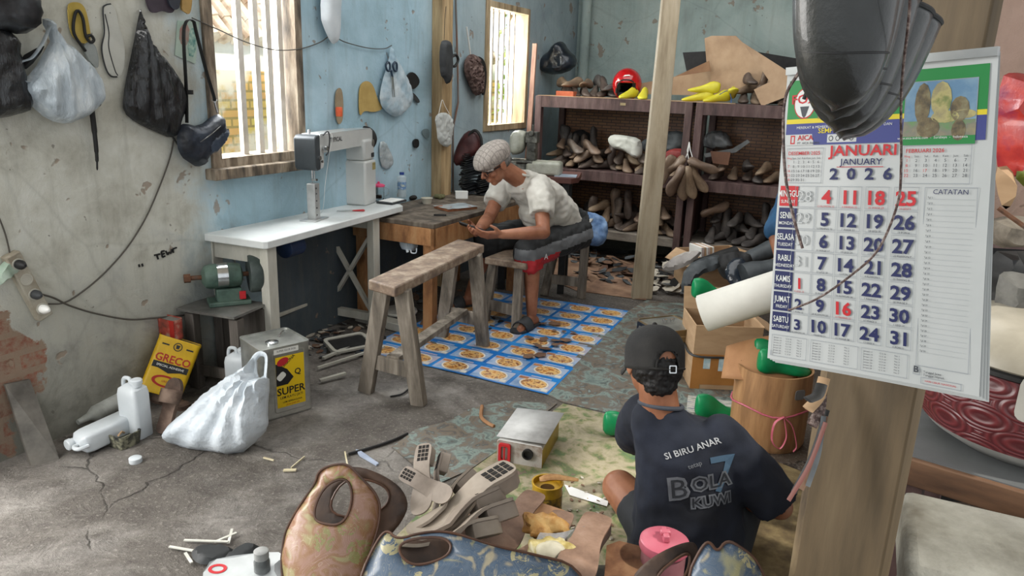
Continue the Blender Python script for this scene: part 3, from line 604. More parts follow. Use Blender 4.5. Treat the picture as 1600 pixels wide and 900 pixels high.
# place with its front-left vertical edge at the sight line found on the floor
c0 = G(414, 660); angT = math.atan2((G(497, 636)-c0).y, (G(497, 636)-c0).x)
ctr = c0+V((cos(angT), sin(angT), 0))*.12+V((-sin(angT), cos(angT), 0))*.12
t20.location = ctr; t20.rotation_euler = (0, 0, angT)
YL, BL = mat('label_yellow', 'e0bc14', rough=.5, bump=0), mat('label_black', '17181a', rough=.5, bump=0)
FR = TR((0, -.121, 0)) @ rot(x=PI/2)
b = MB(); b.poly([(-.055, .05), (.085, .05), (.085, .30), (-.055, .30)], 0, .0006, FR, 0); b.poly([(-.055, .16), (.0, .16), (.03, .19), (.0, .235), (-.055, .27)], .0006, .001, FR, 1)
b.text('SUPER', .05, FR @ TR((.016, .112, 0)), 1, .02, 'CENTER', z=.0012); b.text('LEM KAYU JATI', .017, FR @ TR((.016, .092, 0)), 1, .01, 'CENTER', z=.0012)
b.text('LEM SERBAGUNA', .0125, FR @ TR((.02, .07, 0)), 1, .01, 'CENTER', z=.0012); b.text('JAUH DARI API', .01, FR @ TR((.02, .056, 0)), 3, .01, 'CENTER', z=.0012)
b.poly(rrect(.045, .03, .01), 0, .0016, FR @ TR((-.03, .205, 0), z=R(40)), 2); b.text('Q', .04, FR @ TR((.035, .20, 0)), 1, .02, z=.0012); b.text('BERGUNA', .02, FR @ TR((-.03, .235, 0), z=R(38)), 1, .02, z=.0012)
b.poly([(.03*cos(a/8*PI), .018*sin(a/8*PI)) for a in range(16)], 0, .0014, FR @ TR((-.02, .275, 0), z=R(20)), 3)
b.text('SUPER GLUE 2026', .012, FR @ TR((0, .325, 0)), 1, .0, 'CENTER', z=.0012); b.poly([(-.06, .315), (.06, .315), (.06, .342), (-.06, .342)], 0, .0006, FR, 2)
b.build('label', [YL, BL, mat('label_white', 'dcdcd4', bump=0), mat('label_red', 'b5242c', bump=0)], t20, sharp=0)
b = MB(); b.poly(rrect(.16, .30, .015), 0, .002, FR @ TR((.01, .175, -.002)), 0, [rrect(.15, .29, .012)[::-1]]); b.build('embossed_panel', TIN, t20)
b = MB(); b.lathe([(.03, .34), (.03, .352), (.022, .356), (.0, .357)], TR((-.03, -.04, 0)), 20, cap=False); b.build('spout_cap', CHROME, t20)
b = MB(); b.tube(curve([(.03, .02, .344), (.05, .03, .36), (.07, .05, .358), (.085, .06, .344)], 4), .004, 6); b.build('handle', CHROME, t20)
# yellow glue tin leaning, GRECO
YTIN = mat('yellow_tin', ['c9a012', 'd9b11c'], 6, .4, .1, grime=.25)
tg = tin('yellow GRECO glue tin tilted against the wall', .19, .11, .27, YTIN, TIN)
pb0, pb1 = G(225, 612, .05), G(272, 640, .03)
base = G(245, 612, .08); tg.matrix_basis = TR(base+V((0.0, .03, -.02)), z=R(24)) @ rot(x=R(-14)) @ rot(y=R(24))
FG = TR((0, -.056, 0)) @ rot(x=PI/2); RL = mat('label_darkred', 'a5281e', bump=0)
b = MB(); b.text('GRECO', .05, FG @ TR((0, .155, 0)), 0, .02, 'CENTER', z=.0012, sx=.95); b.poly([(-.08, .12), (.08, .12), (.08, .15), (-.08, .15)], 0, .0008, FG, 1); b.poly([(-.05, .12), (.05, .12), (0, .105)], 0, .0008, FG, 1); b.text('SPECIAL ADHESIVE', .015, FG @ TR((0, .13, 0)), 2, .0, 'CENTER', z=.0014)
E_ = lambda rx, ry: [(rx*cos(a/12*PI), ry*sin(a/12*PI)) for a in range(24)]
b.poly(E_(.06, .028), 0, .0008, FG @ TR((0, .065, 0)), 0, [E_(.045, .019)[::-1]]); b.text('GRECO', .014, FG @ TR((.008, .06, 0)), 0, .0, 'CENTER', z=.001); b.poly(E_(.02, .02), 0, .0008, FG @ TR((0, .235, 0)), 1, [E_(.016, .016)[::-1]]); b.poly([(-.006, .226), (.006, .226), (.009, .244), (-.009, .244)], 0, .001, FG, 1)
for sx_ in (-1, 1): b.poly([(sx_*.055-.016, .231), (sx_*.055+.016, .231), (sx_*.055+.016, .238), (sx_*.055-.016, .238)], 0, .0008, FG, 1)
FS = TR((.0965, 0, 0)) @ rot(z=PI/2) @ rot(x=PI/2); b.text('GRECO', .03, FS @ TR((0, .19, 0)), 0, .02, 'CENTER', z=.0015, sx=.8); b.text('LEM', .024, FS @ TR((0, .16, 0)), 2, .02, 'CENTER', z=.0015)
b.build('label', [RL, BL, PAPER], tg, sharp=0)
# red tin on a ledge behind
tr_ = tin('battered red and brown tin standing behind the yellow glue tin', .12, .06, .10, mat('red_brown_tin', ['5b3a2e', 'a8493c', 'b9a58e'], 10, .5, .2), TIN)
tr_.matrix_basis = TR(W(.05).hit(268, 527), z=R(60)-PI/2+R(5))
b = MB(); b.poly([(.03, .0), (.06, .0), (.06, .1), (.03, .1)], 0, .001, TR((0, -.031, 0)) @ rot(x=PI/2)); b.build('label', RL, tr_)
# sandals and scraps under the yellow tin
SAND = mat('dusty_brown_rubber', ['3b2f29', '5f4c41', '7c685a'], 9, .8, .3)
def sole_outline(L=.25, w=.09): return smoothpoly([(-.2*w, 0), (-.36*w, L*.04), (-.38*w, L*.15), (-.31*w, L*.42), (-.46*w, L*.68), (-.48*w, L*.82), (-.34*w, L*.95), (-.05*w, L*1.0), (.25*w, L*.97), (.45*w, L*.84), (.47*w, L*.68), (.36*w, L*.45), (.38*w, L*.15), (.34*w, L*.03), (.2*w, 0)], 2)
def sandal(label, M, m):
    r = thing('sandal', label, 'sandal'); b = MB(); b.poly(sole_outline(), 0, .02); b.build('sole', m, r, bevel=.003)
    b = MB(); b.grid(8, 4, lambda u, v: V(((u-.5)*.098, .135+v*.06, .018+.05*sin(u*PI)**.6))); b.build('strap', m, r, solid=.005); r.matrix_basis = M; return r
sandal('dusty brown sandal upright between white bottle and yellow tin', TR(G(257, 678), z=R(-15)) @ rot(x=R(62)), SAND)
sandal('dusty brown sandal lying flat under the yellow tin', TR(G(292, 640), z=R(60)), SAND)
# grinder and stand ------------------------------------------------
GRG = mat('grinder_green', ['33473f', '4d655a', '5c7468'], 8, .5, .2, grime=.4)
sy = .0; st0 = G(345, 595); ST = wmat('dark_stand_wood', '3a3630', '57514a', '77706a', 4)
gz = .42; tpc = G(355, 478, gz)
r = thing('grinder_stand', 'dark wooden box stand under the bench grinder', 'stand', V((tpc.x, tpc.y, 0)), rz=R(-18))
for x in (-.13, .13):
    for y in (-.1, .1): b = MB(); b.box((x, y, gz/2-.01), (.05, .05, gz-.02)); b.build('leg', ST, r, bevel=.003)
b = MB(); b.box((0, .1, .21), (.24, .02, .38)); b.box((0, -.1, .1), (.24, .02, .05)); b.box((.13, 0, .12), (.02, .18, .2)); b.build('side_board', ST, r)
b = MB(); b.box((-.01, -.02, gz), (.34, .26, .012)); b.build('top_plate', mat('stand_plate', ['5b5a57', '8a8984'], 6, .45, .15, metal=.5), r)
r = thing('bench_grinder', 'old green bench grinder with round guarded wheel by the wall', 'grinder', V((tpc.x, tpc.y+.03, gz+.006)), rz=R(28))
b = MB(); b.box((0, 0, .012), (.2, .12, .024)); b.box((0, 0, .05), (.12, .09, .07)); b.build('base', GRG, r, bevel=.006)
AX = lambda x: TR((x, 0, .145)) @ rot(y=PI/2)
b = MB(); b.lathe([(.03, -.12), (.055, -.105), (.062, -.08), (.062, .03), (.055, .06), (.03, .07)], AX(0), 28); b.build('motor', GRG, r)
b = MB(); b.lathe([(.0635, -.05), (.0635, .0)], AX(0), 28, cap=False); b.build('name_plate', CHROME, r)
b = MB(); b.lathe([(.012, -.2), (.012, .19)], AX(0), 12); b.lathe([(.022, -.2), (.022, -.17)], AX(0), 6); b.build('shaft', RUST, r)
b = MB(); b.lathe([(.03, .1), (.092, .1), (.097, .11), (.097, .15), (.092, .16), (.03, .16)], AX(0), 30); b.build('wheel_guard', mat('guard_grey', ['2e3836', '55605c'], 8, .5, .2), r)
b = MB(); b.lathe([(.085, .161), (.085, .175), (.03, .178), (.03, .161)], AX(0), 30); b.build('grinding_wheel', mat('grit', ['6b665e', '8a857b'], 40, .9, .3), r)
b = MB(); b.box((.06, -.05, .05), (.03, .012, .04)); b.build('switch', RED, r, bevel=.002)
# ---------------------------------------------------------------- sewing table by the window wall
TBW = mat('white_table_board', ['cfd4d3', 'dfe2e0'], 5, .4, .05, grime=.12); TBL = mat('cream_leg_paint', ['b5b3a6', 'cdcbc0'], 6, .6, .15, stretch=(1, 1, .3), grime=.35)
c1 = G(415, 378, .76); e_ = V((.375, .927, 0)).normalized(); rz_ = math.atan2(e_.y, e_.x)
st_ = thing('sewing_table', 'white sewing table standing by the near window with white board top', 'table', V((c1.x, c1.y, 0)), rz=rz_)
TLEN = 1.33
b = MB(); b.poly([(0, .015), (.015, 0), (TLEN-.04, 0), (TLEN, .04), (TLEN, .47), (0, .47)], .72, .76); b.build('tabletop', TBW, st_, bevel=.005)
for x, y in ((.07, .05), (1.02, .05), (.07, .40), (1.02, .40)):
    b = MB(); b.box((x, y, .36), (.07, .05, .72)); b.build('leg', TBL, st_, bevel=.004)
b = MB(); b.box((.55, .42, .13), (1.0, .03, .13)); b.box((.55, .38, .2), (1.0, .09, .02)); b.build('bottom_rail', TBL, st_, bevel=.003)
b = MB(); b.beam((1.02, .06, .1), (1.02, .4, .62), .03, .02); b.beam((1.02, .4, .1), (1.02, .06, .62), .03, .02); b.box((1.02, .22, .08), (.04, .34, .05)); b.box((1.02, .22, .68), (.04, .34, .06)); b.build('cross_brace', TBL, st_)
b = MB(); b.box((.07, .22, .67), (.04, .34, .08)); b.box((.55, .43, .68), (.9, .03, .07)); b.build('apron', TBL, st_)
b = MB(); b.lathe([(.03, 0), (.055, .01), (.055, .13), (.03, .14)], TR((.30, .15, .65)) @ rot(y=PI/2), 20); b.box((.37, .15, .70), (.1, .06, .05)); b.build('motor', mat('motor_blue', ['1c2c4a', '283c5f'], 8, .4), st_, bevel=.003)
pp = G(545, 537, .03)
b = MB(); b.tube([D(495, 381, 3.85), D(520, 455, 3.9), D(540, 518, pp.y+.05)], .005, 8); b.build('pedal_rod', METAL, st_, world=True)
r = thing('foot_pedal', 'white framed metal foot pedal with dark tread on the floor', 'pedal', V((pp.x, pp.y, 0)), rz=R(38))
b = MB(); b.poly(rrect(.26, .18, .03), 0, .014, TR((0, 0, .03), x=R(10)), 0, [rrect(.22, .14, .02)[::-1]]); b.build('frame', TBL, r, bevel=.003)
b = MB(); b.poly(rrect(.22, .14, .02), 0, .006, TR((0, 0, .03), x=R(10))); b.build('tread', BLACK, r)
b = MB(); b.box((-.1, 0, .012), (.03, .14, .024)); b.box((.1, 0, .012), (.03, .14, .024)); b.build('foot', TBL, r)
# ---------------------------------------------------------------- post-bed sewing machine
SW = mat('machine_white', ['b9bcba', 'c9cbc8'], 3, .3, .02, coat=.3); SG = mat('machine_dark_grey', ['33383c', '43494d'], 5, .4, .05)
P0, P1 = G(491, 343, .76), G(562, 318, .76); dx = (P1-P0); Lm = dx.length
r = thing('sewing_machine', 'white post bed sewing machine lettered TYPICAL on the white table', 'sewing machine', P0, rz=math.atan2(dx.y, dx.x))
CX = Lm
b = MB(); b.box((CX+.005, 0, .14), (.17, .16, .28)); b.box((CX+.005, 0, .345), (.155, .145, .13)); b.build('column', SW, r, bevel=.014)
b = MB(); b.poly([(-.03, .385), (-.035, .40), (-.02, .455), (.0, .475), (CX+.06, .475), (CX+.09, .46), (CX+.09, .36), (CX-.055, .36), (CX-.09, .375), (.03, .375)], -.055, .055, rot(x=PI/2)); b.build('arm', SW, r, bevel=.014)
b = MB(); b.poly([(-.055, .47), (-.075, .455), (-.07, .31), (-.055, .29), (.02, .29), (.035, .31), (.035, .40), (.05, .47)], -.058, .058, rot(x=PI/2)); b.build('head', SW, r, bevel=.008)
b = MB(); b.poly([(-.02, .475), (-.062, .473), (-.083, .455), (-.078, .305), (-.06, .283), (-.02, .285)], -.062, .0635, rot(x=PI/2)); b.build('face_plate', SG, r, bevel=.006)
fp = bpy.context.scene.objects
b = MB(); b.lathe([(.012, .064), (.012, .068)], rot(x=PI/2) @ TR((-.03, .35, 0)), 16); b.lathe([(.008, .064), (.008, .07)], rot(x=PI/2) @ TR((-.01, .33, 0)), 12); b.build('face_screw', CHROME, r); b = MB(); b.cyl((-.02, 0, .475), (-.02, 0, .50), .008); b.build('top_pin', CHROME, r); b = MB(); b.cyl((.02, -.06, .40), (.02, -.085, .40), .014); b.build('tension_knob', CHROME, r)
b = MB(); b.tube(curve([(.01, -.065, .47), (.04, -.08, .49), (.06, -.08, .45), (.05, -.075, .38), (.03, -.07, .36)], 5), .004, 6); b.build('thread_tension', DKGREY, r)
b = MB(); b.box((.0, 0, .003), (.16, .1, .006)); b.box((0, 0, .105), (.058, .05, .20)); b.build('post_bed', mat('post_silver', ['a9abaa', 'c6c8c7'], 8, .3, .05, metal=.5), r, bevel=.003)
b = MB()
for z in (.03, .07, .11, .15, .18): b.cyl((-.014, -.0255, z), (-.014, -.028, z), .0045, n=10); b.cyl((.0295, .0, z), (.0315, .0, z), .004, n=8)
b.build('screw', DKGREY, r)
b = MB(); b.cyl((-.005, 0, .30), (-.005, 0, .235), .006); b.cyl((-.005, 0, .235), (-.005, 0, .208), .0018, n=8); b.cyl((.02, 0, .31), (.02, 0, .22), .004); b.box((.02, -.0, .222), (.02, .03, .012)); b.build('needle_bar', CHROME, r)
b = MB(); b.lathe([(.035, 0), (.07, .003), (.078, .01), (.078, .022), (.07, .028), (.03, .03)], TR((CX+.09, 0, .405)) @ rot(y=PI/2), 32); b.build('handwheel', BLACK, r)
b = MB(); b.lathe([(.055, .03), (.06, .036), (.045, .05), (.02, .052)], TR((CX+.09, 0, .405)) @ rot(y=PI/2), 32); b.lathe([(.022, 0), (.022, .02), (.01, .022)], rot(x=PI/2) @ TR((CX+.06, .385, .054)), 20); b.build('wheel_cap', METAL, r)
FM = rot(x=PI/2)
b = MB(); b.text('TYPICAL', .036, FM @ TR((.115, .425, 0)), 0, .015, 'LEFT', z=.0565, sx=1.1); b.poly(rrect(.045, .028, .004), .0735, .0742, FM @ TR((CX+.05, .31, 0)), 0); b.poly(rrect(.05, .045, .002), .0805, .0812, FM @ TR((CX+.05, .24, 0)), 1); b.text('WARNING', .009, FM @ TR((CX+.05, .25, 0)), 0, 0, 'CENTER', z=.0818)
b.build('label', [DKGREY, mat('ochre_label', '9c8f5e')], r, sharp=0)
b = MB(); b.tube(curve([(.04, -.05, .475), (.07, -.09, .47), (.065, -.07, .35), (.05, -.05, .20), (.07, -.02, .05), (.11, .03, .01)], 6), .0012, 5); b.build('thread', PAPER, r)
# thread stand
rs = thing('thread_stand', 'white metal thread stand with side bar and black tip behind the machine', 'stand', G(560, 312, .76)); dd = G(560, 312, .76).y+.1
b = MB(); b.tube([D(541, 262, dd), D(540, 195, dd), D(537, 106, dd)], .011, 12); b.build('pole', WHITE, rs, world=True)
b = MB(); b.beam(D(481, 133, dd-.06), D(538, 130, dd), .012, .022); b.build('arm', WHITE, rs, world=True)
b = MB(); b.cyl(D(537, 106, dd), D(537.5, 74, dd), .012, .012); b.build('tip', BLACK, rs, world=True)
b = MB(); b.lathe([(.035, 0), (.035, .006), (.013, .012), (.012, .2)], TR(V((D(541, 262, dd).x, dd, .76))), 16); b.build('base', METAL, rs, world=True)
# small things on the white table
def lathe_thing(name, label, cat, p, profs, parts, mats, group=None, n=24, rz=0):
    r = thing(name, label, cat, p, rz=rz, group=group)
    for pr, nm, m in zip(profs, parts, mats): b = MB(); b.lathe(pr, None, n); b.build(nm, m, r)
    return r
lathe_thing('glue_bottle', 'small green bottle with red nozzle cap on the white table', 'bottle', G(505, 316, .76), [[(.018, 0), (.02, .003), (.02, .075), (.016, .083)], [(.012, .083), (.012, .09), (.006, .1), (.004, .118)]], ['bottle_body', 'nozzle'], [mat('mint_plastic', ['138f6b', '1fa882'], 5, .35), RED])
r = lathe_thing('storage_jar', 'clear handled jar with pink lid standing on the white table edge', 'jar', G(592, 312, .76), [[(.03, 0), (.036, .006), (.038, .07), (.034, .088), (.031, .088), (.034, .07), (.032, .01), (.0, .008)], [(.04, .088), (.042, .098), (.03, .105), (.008, .108), (.008, .12), (.0, .122)]], ['jar_body', 'lid'], [GLASS, mat('bright_pink', 'df4d77', rough=.35)])
b = MB(); b.tube(curve([(.034, 0, .08), (.06, 0, .07), (.062, 0, .035), (.036, 0, .02)], 5), .005, 8); b.build('handle', GLASS, r); b = MB(); b.lathe([(.02, .01), (.02, .03), (.0, .032)]); b.build('jar_content', RUST, r)
def water(label, p, capm, h=.2):
    r = lathe_thing('water_bottle', label, 'bottle', p, [[(.026, 0), (.031, .008), (.029, .03), (.031, .04), (.029, .09), (.031, .12), (.03, .14), (.014, h-.022), (.013, h-.015)], [(.0315, .055), (.0315, .105)], [(.016, h-.016), (.016, h), (.0, h+.001)]], ['bottle_body', 'label', 'cap'], [mat('pet_plastic', 'd5e2e6', rough=.1, bump=0, alpha=.45), mat('bottle_label', ['c6d3df', '4a7cb0', 'd9dcc0'], 40, .4), capm]); return r
water('clear water bottle with dark blue cap nearest the sewing machine', G(628, 308, .76), mat('navy_cap', '1d3c86', rough=.4), .17)
water('clear water bottle with light blue cap near the wooden post', G(660, 300, .72), mat('sky_cap', '3f93c6', rough=.4), .2)
r = thing('scissors', 'small red handled scissors lying on the white table', 'scissors', G(545, 330, .762), rz=R(20)); b = MB()
for s_ in (-1, 1): b.tube(curve([(.02, 0, .004), (.06, .012*s_, .004), (.09, .015*s_, .004), (.085, .002*s_, .004), (.05, .002*s_, .004), (.02, 0, .004)], 5), .0035, 6)
b.build('handle', RED, r); b = MB(); b.beam((.03, 0, .004), (-.07, .004, .004), .008, .002); b.beam((.03, 0, .006), (-.07, -.006, .006), .008, .002); b.build('blade', METAL, r)
r = thing('tray', 'shallow grey tray with papers behind the machine column', 'tray', G(612, 316, .762), rz=rz_); b = MB(); b.box((0, 0, .006), (.18, .12, .012)); b.build('tray_body', DKGREY, r, bevel=.002); b = MB(); b.box((0, .0, .014), (.15, .10, .004)); b.build('paper', PAPER, r)
b = MB(); q = PL(G(380, 320, .78), (0, -.3, 1)); b.puffy([PL.loc(q, *p) for p in ((328, 332), (345, 320), (375, 314), (400, 312), (405, 322), (380, 328), (350, 336))], q.M, .03, 0, .012, .012, 40); b.build('cloth', mat('cream_rag', ['bdb8aa', 'd8d4c8'], 6, .9), world=True, label='crumpled cream rag at the wall side of white table', cat='rag')
# ---------------------------------------------------------------- wooden work table
WTC = G(678, 352, .70); WT = thing('work_table', 'rough orange brown wooden work table beside the white sewing table', 'table', V((WTC.x, WTC.y, 0)), rz=PI/2-AZ)
# local x runs into depth, local y towards the window wall
DKTOP = wmat('cluttered_top_wood', '3b342e', '61564a', '857a6c', 4)
wy = (V((WTC.x, WTC.y, 0))-A0).dot(VV)-.03
b = MB(); b.box((.62, wy/2, .69), (1.24, wy, .03)); b.build('tabletop', DKTOP, WT, bevel=.004)
for x, y in ((.04, .05), (1.2, .05), (.04, wy-.05), (1.2, wy-.05)):
    b = MB(); b.box((x, y, .34), (.06, .07, .68)); b.build('leg', CHEAPW, WT, bevel=.003)
b = MB(); b.box((.012, wy/2, .62), (.024, wy, .11)); b.box((.62, .012, .61), (1.24, .024, .13)); b.build('apron', CHEAPW, WT, bevel=.002)
r = thing('canister', 'translucent white plastic canister hanging upside down on the work table', 'canister', D(640, 385, WTC.y-.03)); q = FACE(WTC.y-.02, az=R(-20))
b = MB(); b.puffy(q.locs([(624, 352), (632, 347), (650, 350), (653, 385), (648, 392), (632, 390), (627, 380)]), q.M, .05, .02, .01, .002, 10, edge=.35, sm=0); b.build('canister_body', CLR_BAG, r, world=True, sharp=60)
b = MB(); b.tube([D(636, 390, WTC.y-.04), D(637, 394, WTC.y-.04)], .008, 8); b.tube(curve([D(642, 391, WTC.y-.04), D(643, 395, WTC.y-.04), D(650, 395, WTC.y-.04), D(651, 388, WTC.y-.04)], 4), .004, 6); b.build('spout', CLR_BAG, r, world=True)
# on the work table
TZ = .705
lathe_thing('plastic_tub', 'small cream plastic tub on the work table below light blue bottle', 'tub', G(667, 318, TZ), [[(.03, 0), (.04, .035), (.043, .037), (.043, .04), (.036, .037), (.0, .03)]], ['tub_body'], [mat('cream_plastic', ['b0aa98', 'cdc8b9'], 6, .4)])
r = thing('pencil_box', 'small white box standing on the work table near soles', 'box', G(721, 310, TZ), rz=R(10)); b = MB(); b.box((0, 0, .025), (.09, .05, .05)); b.build('box_body', PAPER, r, bevel=.003); b = MB(); b.box((0, 0, .051), (.092, .052, .006)); b.build('lid', WHITE, r)
r = thing('clipboard', 'clear plastic sheet on a brown board lying on the work table', 'board', G(712, 326, TZ), rz=R(40)); b = MB(); b.box((0, 0, .008), (.24, .17, .016)); b.build('board', wmat('redwood', '6b3d28', '8c5739', '9c6847'), r, bevel=.002); b = MB(); b.grid(6, 6, lambda u, v: V(((u-.5)*.25, (v-.5)*.18, .018+.008*noise.noise(V((u*4, v*4, 3)))))); b.build('plastic_sheet', mat('glossy_sheet', ['9aa4a8', 'c9d1d4'], 5, .15, .2), r)
CL = [mat('clutter_%s' % k, [a, b_], 20, .7, .3) for k, a, b_ in (('red', '6b2226', '8f3a36'), ('cream', '9d937a', 'c2b99d'), ('black', '1b1a19', '34312d'), ('olive', '5d5b3c', '7c7a55'))]
for i, (px, py, lab, k, s_) in enumerate(((676, 297, 'dark red pouch on the work table near the wooden post', 0, (.08, .05, .05)), (690, 300, 'cream paper packet propped against red pouch', 1, (.07, .04, .06)), (687, 310, 'flat olive tin on work table between tub and white box', 3, (.08, .06, .03)), (645, 312, 'small black battery box behind the cream tub', 2, (.05, .04, .03)), (684, 290, 'second cream packet on top of table clutter at the post', 1, (.05, .05, .08)))):
    b = MB(); b.ball((0, 0, s_[2]/2), (s_[0]/1.6, s_[1]/1.6, s_[2]/1.6), 14, nz=.012, ns=40); o = b.build('pouch' if k < 2 else 'small_box', CL[k], label=lab, cat='pouch' if k < 2 else 'box', sharp=25); o.location = G(px, py, TZ); o.rotation_euler = (0, 0, i)
r = thing('tool_knife', 'black handled knife lying near the edge of work table', 'knife', G(690, 336, TZ+.006), rz=R(5)); b = MB(); b.beam((-.05, 0, 0), (.03, 0, 0), .018, .01); b.build('handle', BLACK, r); b = MB(); b.beam((.03, 0, 0), (.1, .0, 0), .014, .002, w1=.003); b.build('blade', METAL, r)
# stack of black soles
SOLM = mat('black_sole_rubber', ['141516', '26282a', '33363a'], 9, .45, .25, rand=.25, coat=.15)
sbase = G(735, 306, TZ); b0 = sbase+V((0, .12, 0))
def sole_mesh(name, m, L=.27, w=.1, bend=.02, th=.007):
    b = MB(); o_ = sole_outline(L, w); b.poly(o_, 0, th); b.v = [V((v.x, v.y, v.z+bend*sin(v.y/L*PI)+.004*cos(v.x/w*6))) for v in b.v]; return b.build(name, m)
so0 = sole_mesh('shoe_sole', SOLM); tag(so0, 'thin black shoe sole in the tall stack between post and sewer', 'sole', 'black soles stacked by the wooden post')
for i in range(40):
    o = so0 if i == 0 else so0.copy()
    if i: C.objects.link(o)
    colm = i % 2; z = TZ+.006+(i//2)*.0155; yy = .0 if i < 26 else .03
    o.location = b0+V(((-.07 if colm else .05)+random.uniform(-.012, .012), yy-.09+random.uniform(-.01, .01), z-TZ)); o.rotation_euler = (R(random.uniform(-3, 3)), R(random.uniform(-6, 6)), R(-60+(14 if colm else 0)+random.uniform(-7, 7)))
r = thing('leather_upper', 'dark maroon shoe upper perched on top of the black sole stack', 'upper', b0+V((0, 0, .32))); q = FACEAT(b0+V((0, -.02, .4)), az=R(-15))
b = MB(); b.puffy(q.locs([(706, 250), (716, 222), (728, 205), (744, 203), (752, 216), (754, 236), (735, 246), (715, 262)]), q.M, .05, .02, .015, .006); b.build('upper_body', mat('maroon_leather', ['3a1f22', '57302f'], 8, .4, .2), r, world=True)
b = MB(); b.tube(curve([FACEAT(b0+V((0, -.06, .4)), az=R(-15)).hit(*p) for p in ((730, 228), (734, 210), (743, 204), (751, 214), (753, 230))]), .011, 8); b.build('collar', BLACK, r, world=True)
# ---------------------------------------------------------------- things on the blue wall
WSH = mat('white_gloss_leather', ['b9c1c6', 'cdd3d7'], 5, .3, .05)
r = thing('shoe', 'white pointed shoe hanging toe down above the sewing machine', 'shoe', W(.05).hit(515, 20)); q = W(.04)
b = MB(); b.puffy(q.locs([(503, -40), (533, -40), (530, 0), (529, 55), (524, 70), (516, 66), (506, 44), (500, 25)]), q.M, .045, .01, .012, .002, edge=.8); b.build('upper_body', WSH, r, world=True)
b = MB(); b.poly(smoothpoly(W(.07).locs([(519, -30), (528, -30), (527, 20), (525, 36), (516, 30)]), 2), 0, .012, W(.07).M); b.build('lining', mat('navy_lining', ['232f45', '2f3d58'], 9), r, world=True)
flatform('shoe_pattern', [(561, 132), (573, 125), (583, 133), (590, 158), (599, 170), (583, 176), (568, 172), (562, 183), (560, 165)], .008, .004, mat('tan_board', ['a98e52', 'bfa566'], 9, .8), 'tan paper shoe vamp pattern pinned left of scissors bag', 'pattern')
flatform('insole_pattern', [(524, 140), (533, 136), (536, 160), (535, 190), (527, 196), (523, 170)], .01, .004, mat('brown_board', ['8d7c63', 'a39379'], 9, .8), 'narrow brown insole pattern behind the thread stand', 'pattern')
b = MB(); b.lathe([(.018, 0), (.02, .01), (.02, .05), (.016, .055)], TR(W(.05).hit(530, 182))); b.build('thread_spool', mat('orange_thread', ['c9502c', 'd8663c'], 30), world=True, label='orange thread spool resting behind the white thread stand', cat='spool')
r = thing('plastic_bag', 'clear plastic bag with scissors inside hanging on the blue wall', 'bag', W(.03).hit(620, 140)); q = W(.03)
b = MB(); b.puffy(q.locs([(610, 74), (613, 71), (616, 85), (628, 105), (640, 130), (646, 152), (640, 168), (622, 184), (606, 178), (592, 160), (596, 130), (606, 100)]), q.M, .03, .01, .013, .008, 30); b.build('bag_body', mat('blueish_film', ['9db8c6', 'c2d3dc', 'dce6ea'], 6, .25, .5, bd=.01, alpha=.8), r, world=True)
r = thing('scissors', 'dark handled scissors hanging point down in clear wall bag', 'scissors', W(.07).hit(612, 120)); q = W(.068); b = MB()
for x in (606, 617): b.tube(curve([q.hit(x, 97), q.hit(x-3, 102), q.hit(x-1, 110), q.hit(x+3, 110), q.hit(x+3, 100), q.hit(x, 97)], 4), .007, 6)
b.tube([q.hit(611, 110), q.hit(613, 120)], .008, 6); b.build('handle', mat('navy_handle', '24374a', rough=.4), r, world=True); b = MB(); b.beam(q.hit(613, 118), q.hit(617, 152), .012, .003, w1=.004); b.beam(q.hit(612, 118), q.hit(614, 152), .01, .003, w1=.004); b.build('blade', METAL, r, world=True)
flatform('leather_square', [(633, 120), (643, 110), (656, 127), (645, 141), (636, 134)], .012, .012, BLACK, 'small square of black leather right of scissors bag', 'leather')
flatform('leather_strip', [(644, 143), (656, 158), (652, 162), (645, 154), (640, 148)], .01, .006, DKGREY, 'dark leather strip below the black square on blue wall', 'strip')
b = MB(); q = W(.012); b.puffy(q.locs([(592, 222), (602, 220), (612, 240), (616, 255), (606, 266), (594, 258)]), q.M, .012, 0, .01, .006, 60); b.build('foil_wrapper', mat('silver_film', ['a8b4b8', 'd5dcdf'], 9, .25, .4, metal=.3), world=True, label='crinkled silver wrapper stuck low on the blue wall', cat='wrapper')
flatform('wall_switch', [(644, 219), (652, 216), (653, 229), (646, 232)], .008, .012, BLACK, 'small black switch box on the wall left of the post', 'switch')
flatform('paper_scrap', [(657, 203), (671, 200), (670, 218), (662, 214)], .006, .002, mat('grey_paper', ['6f8085', '869699'], 9), 'grey paper scrap pinned on blue wall near the post', 'paper')
# masks on the post
r = thing('face_mask', 'white cloth face mask hanging by its loops on the wooden post', 'mask', W(.13).hit(693, 200)); q = W(.125)
b = MB(); b.puffy(q.locs([(679, 184), (686, 176), (700, 176), (709, 190), (706, 208), (705, 226), (697, 231), (684, 222), (682, 200)]), q.M, .02, .0, .01, .008, 50); b.build('cloth', mat('mask_cloth', ['a9aca8', 'c6c9c5'], 9, .8), r, world=True)
b = MB(); b.tube(curve([q.hit(*p)+VV*.012 for p in ((682, 184), (686, 165), (689, 156), (693, 165), (700, 178))]), .002, 5); b.build('loop', PAPER, r, world=True)
r = thing('shoe_brush', 'long black shoe brush hanging on the wooden post', 'brush', W(.13).hit(696, 95)); q = W(.14)
b = MB(); b.puffy(q.locs([(688, 66), (694, 62), (703, 64), (705, 90), (704, 115), (701, 130), (697, 132), (693, 122), (688, 118), (686, 90)]), q.M, .035, .01, .012, .003); b.build('brush_body', DKGREY, r, world=True)
b = MB(); b.tube(curve([q.hit(*p) for p in ((704, 90), (712, 86), (716, 94), (710, 104), (703, 100))], 4), .01, 6); b.build('grip', BLACK, r, world=True)
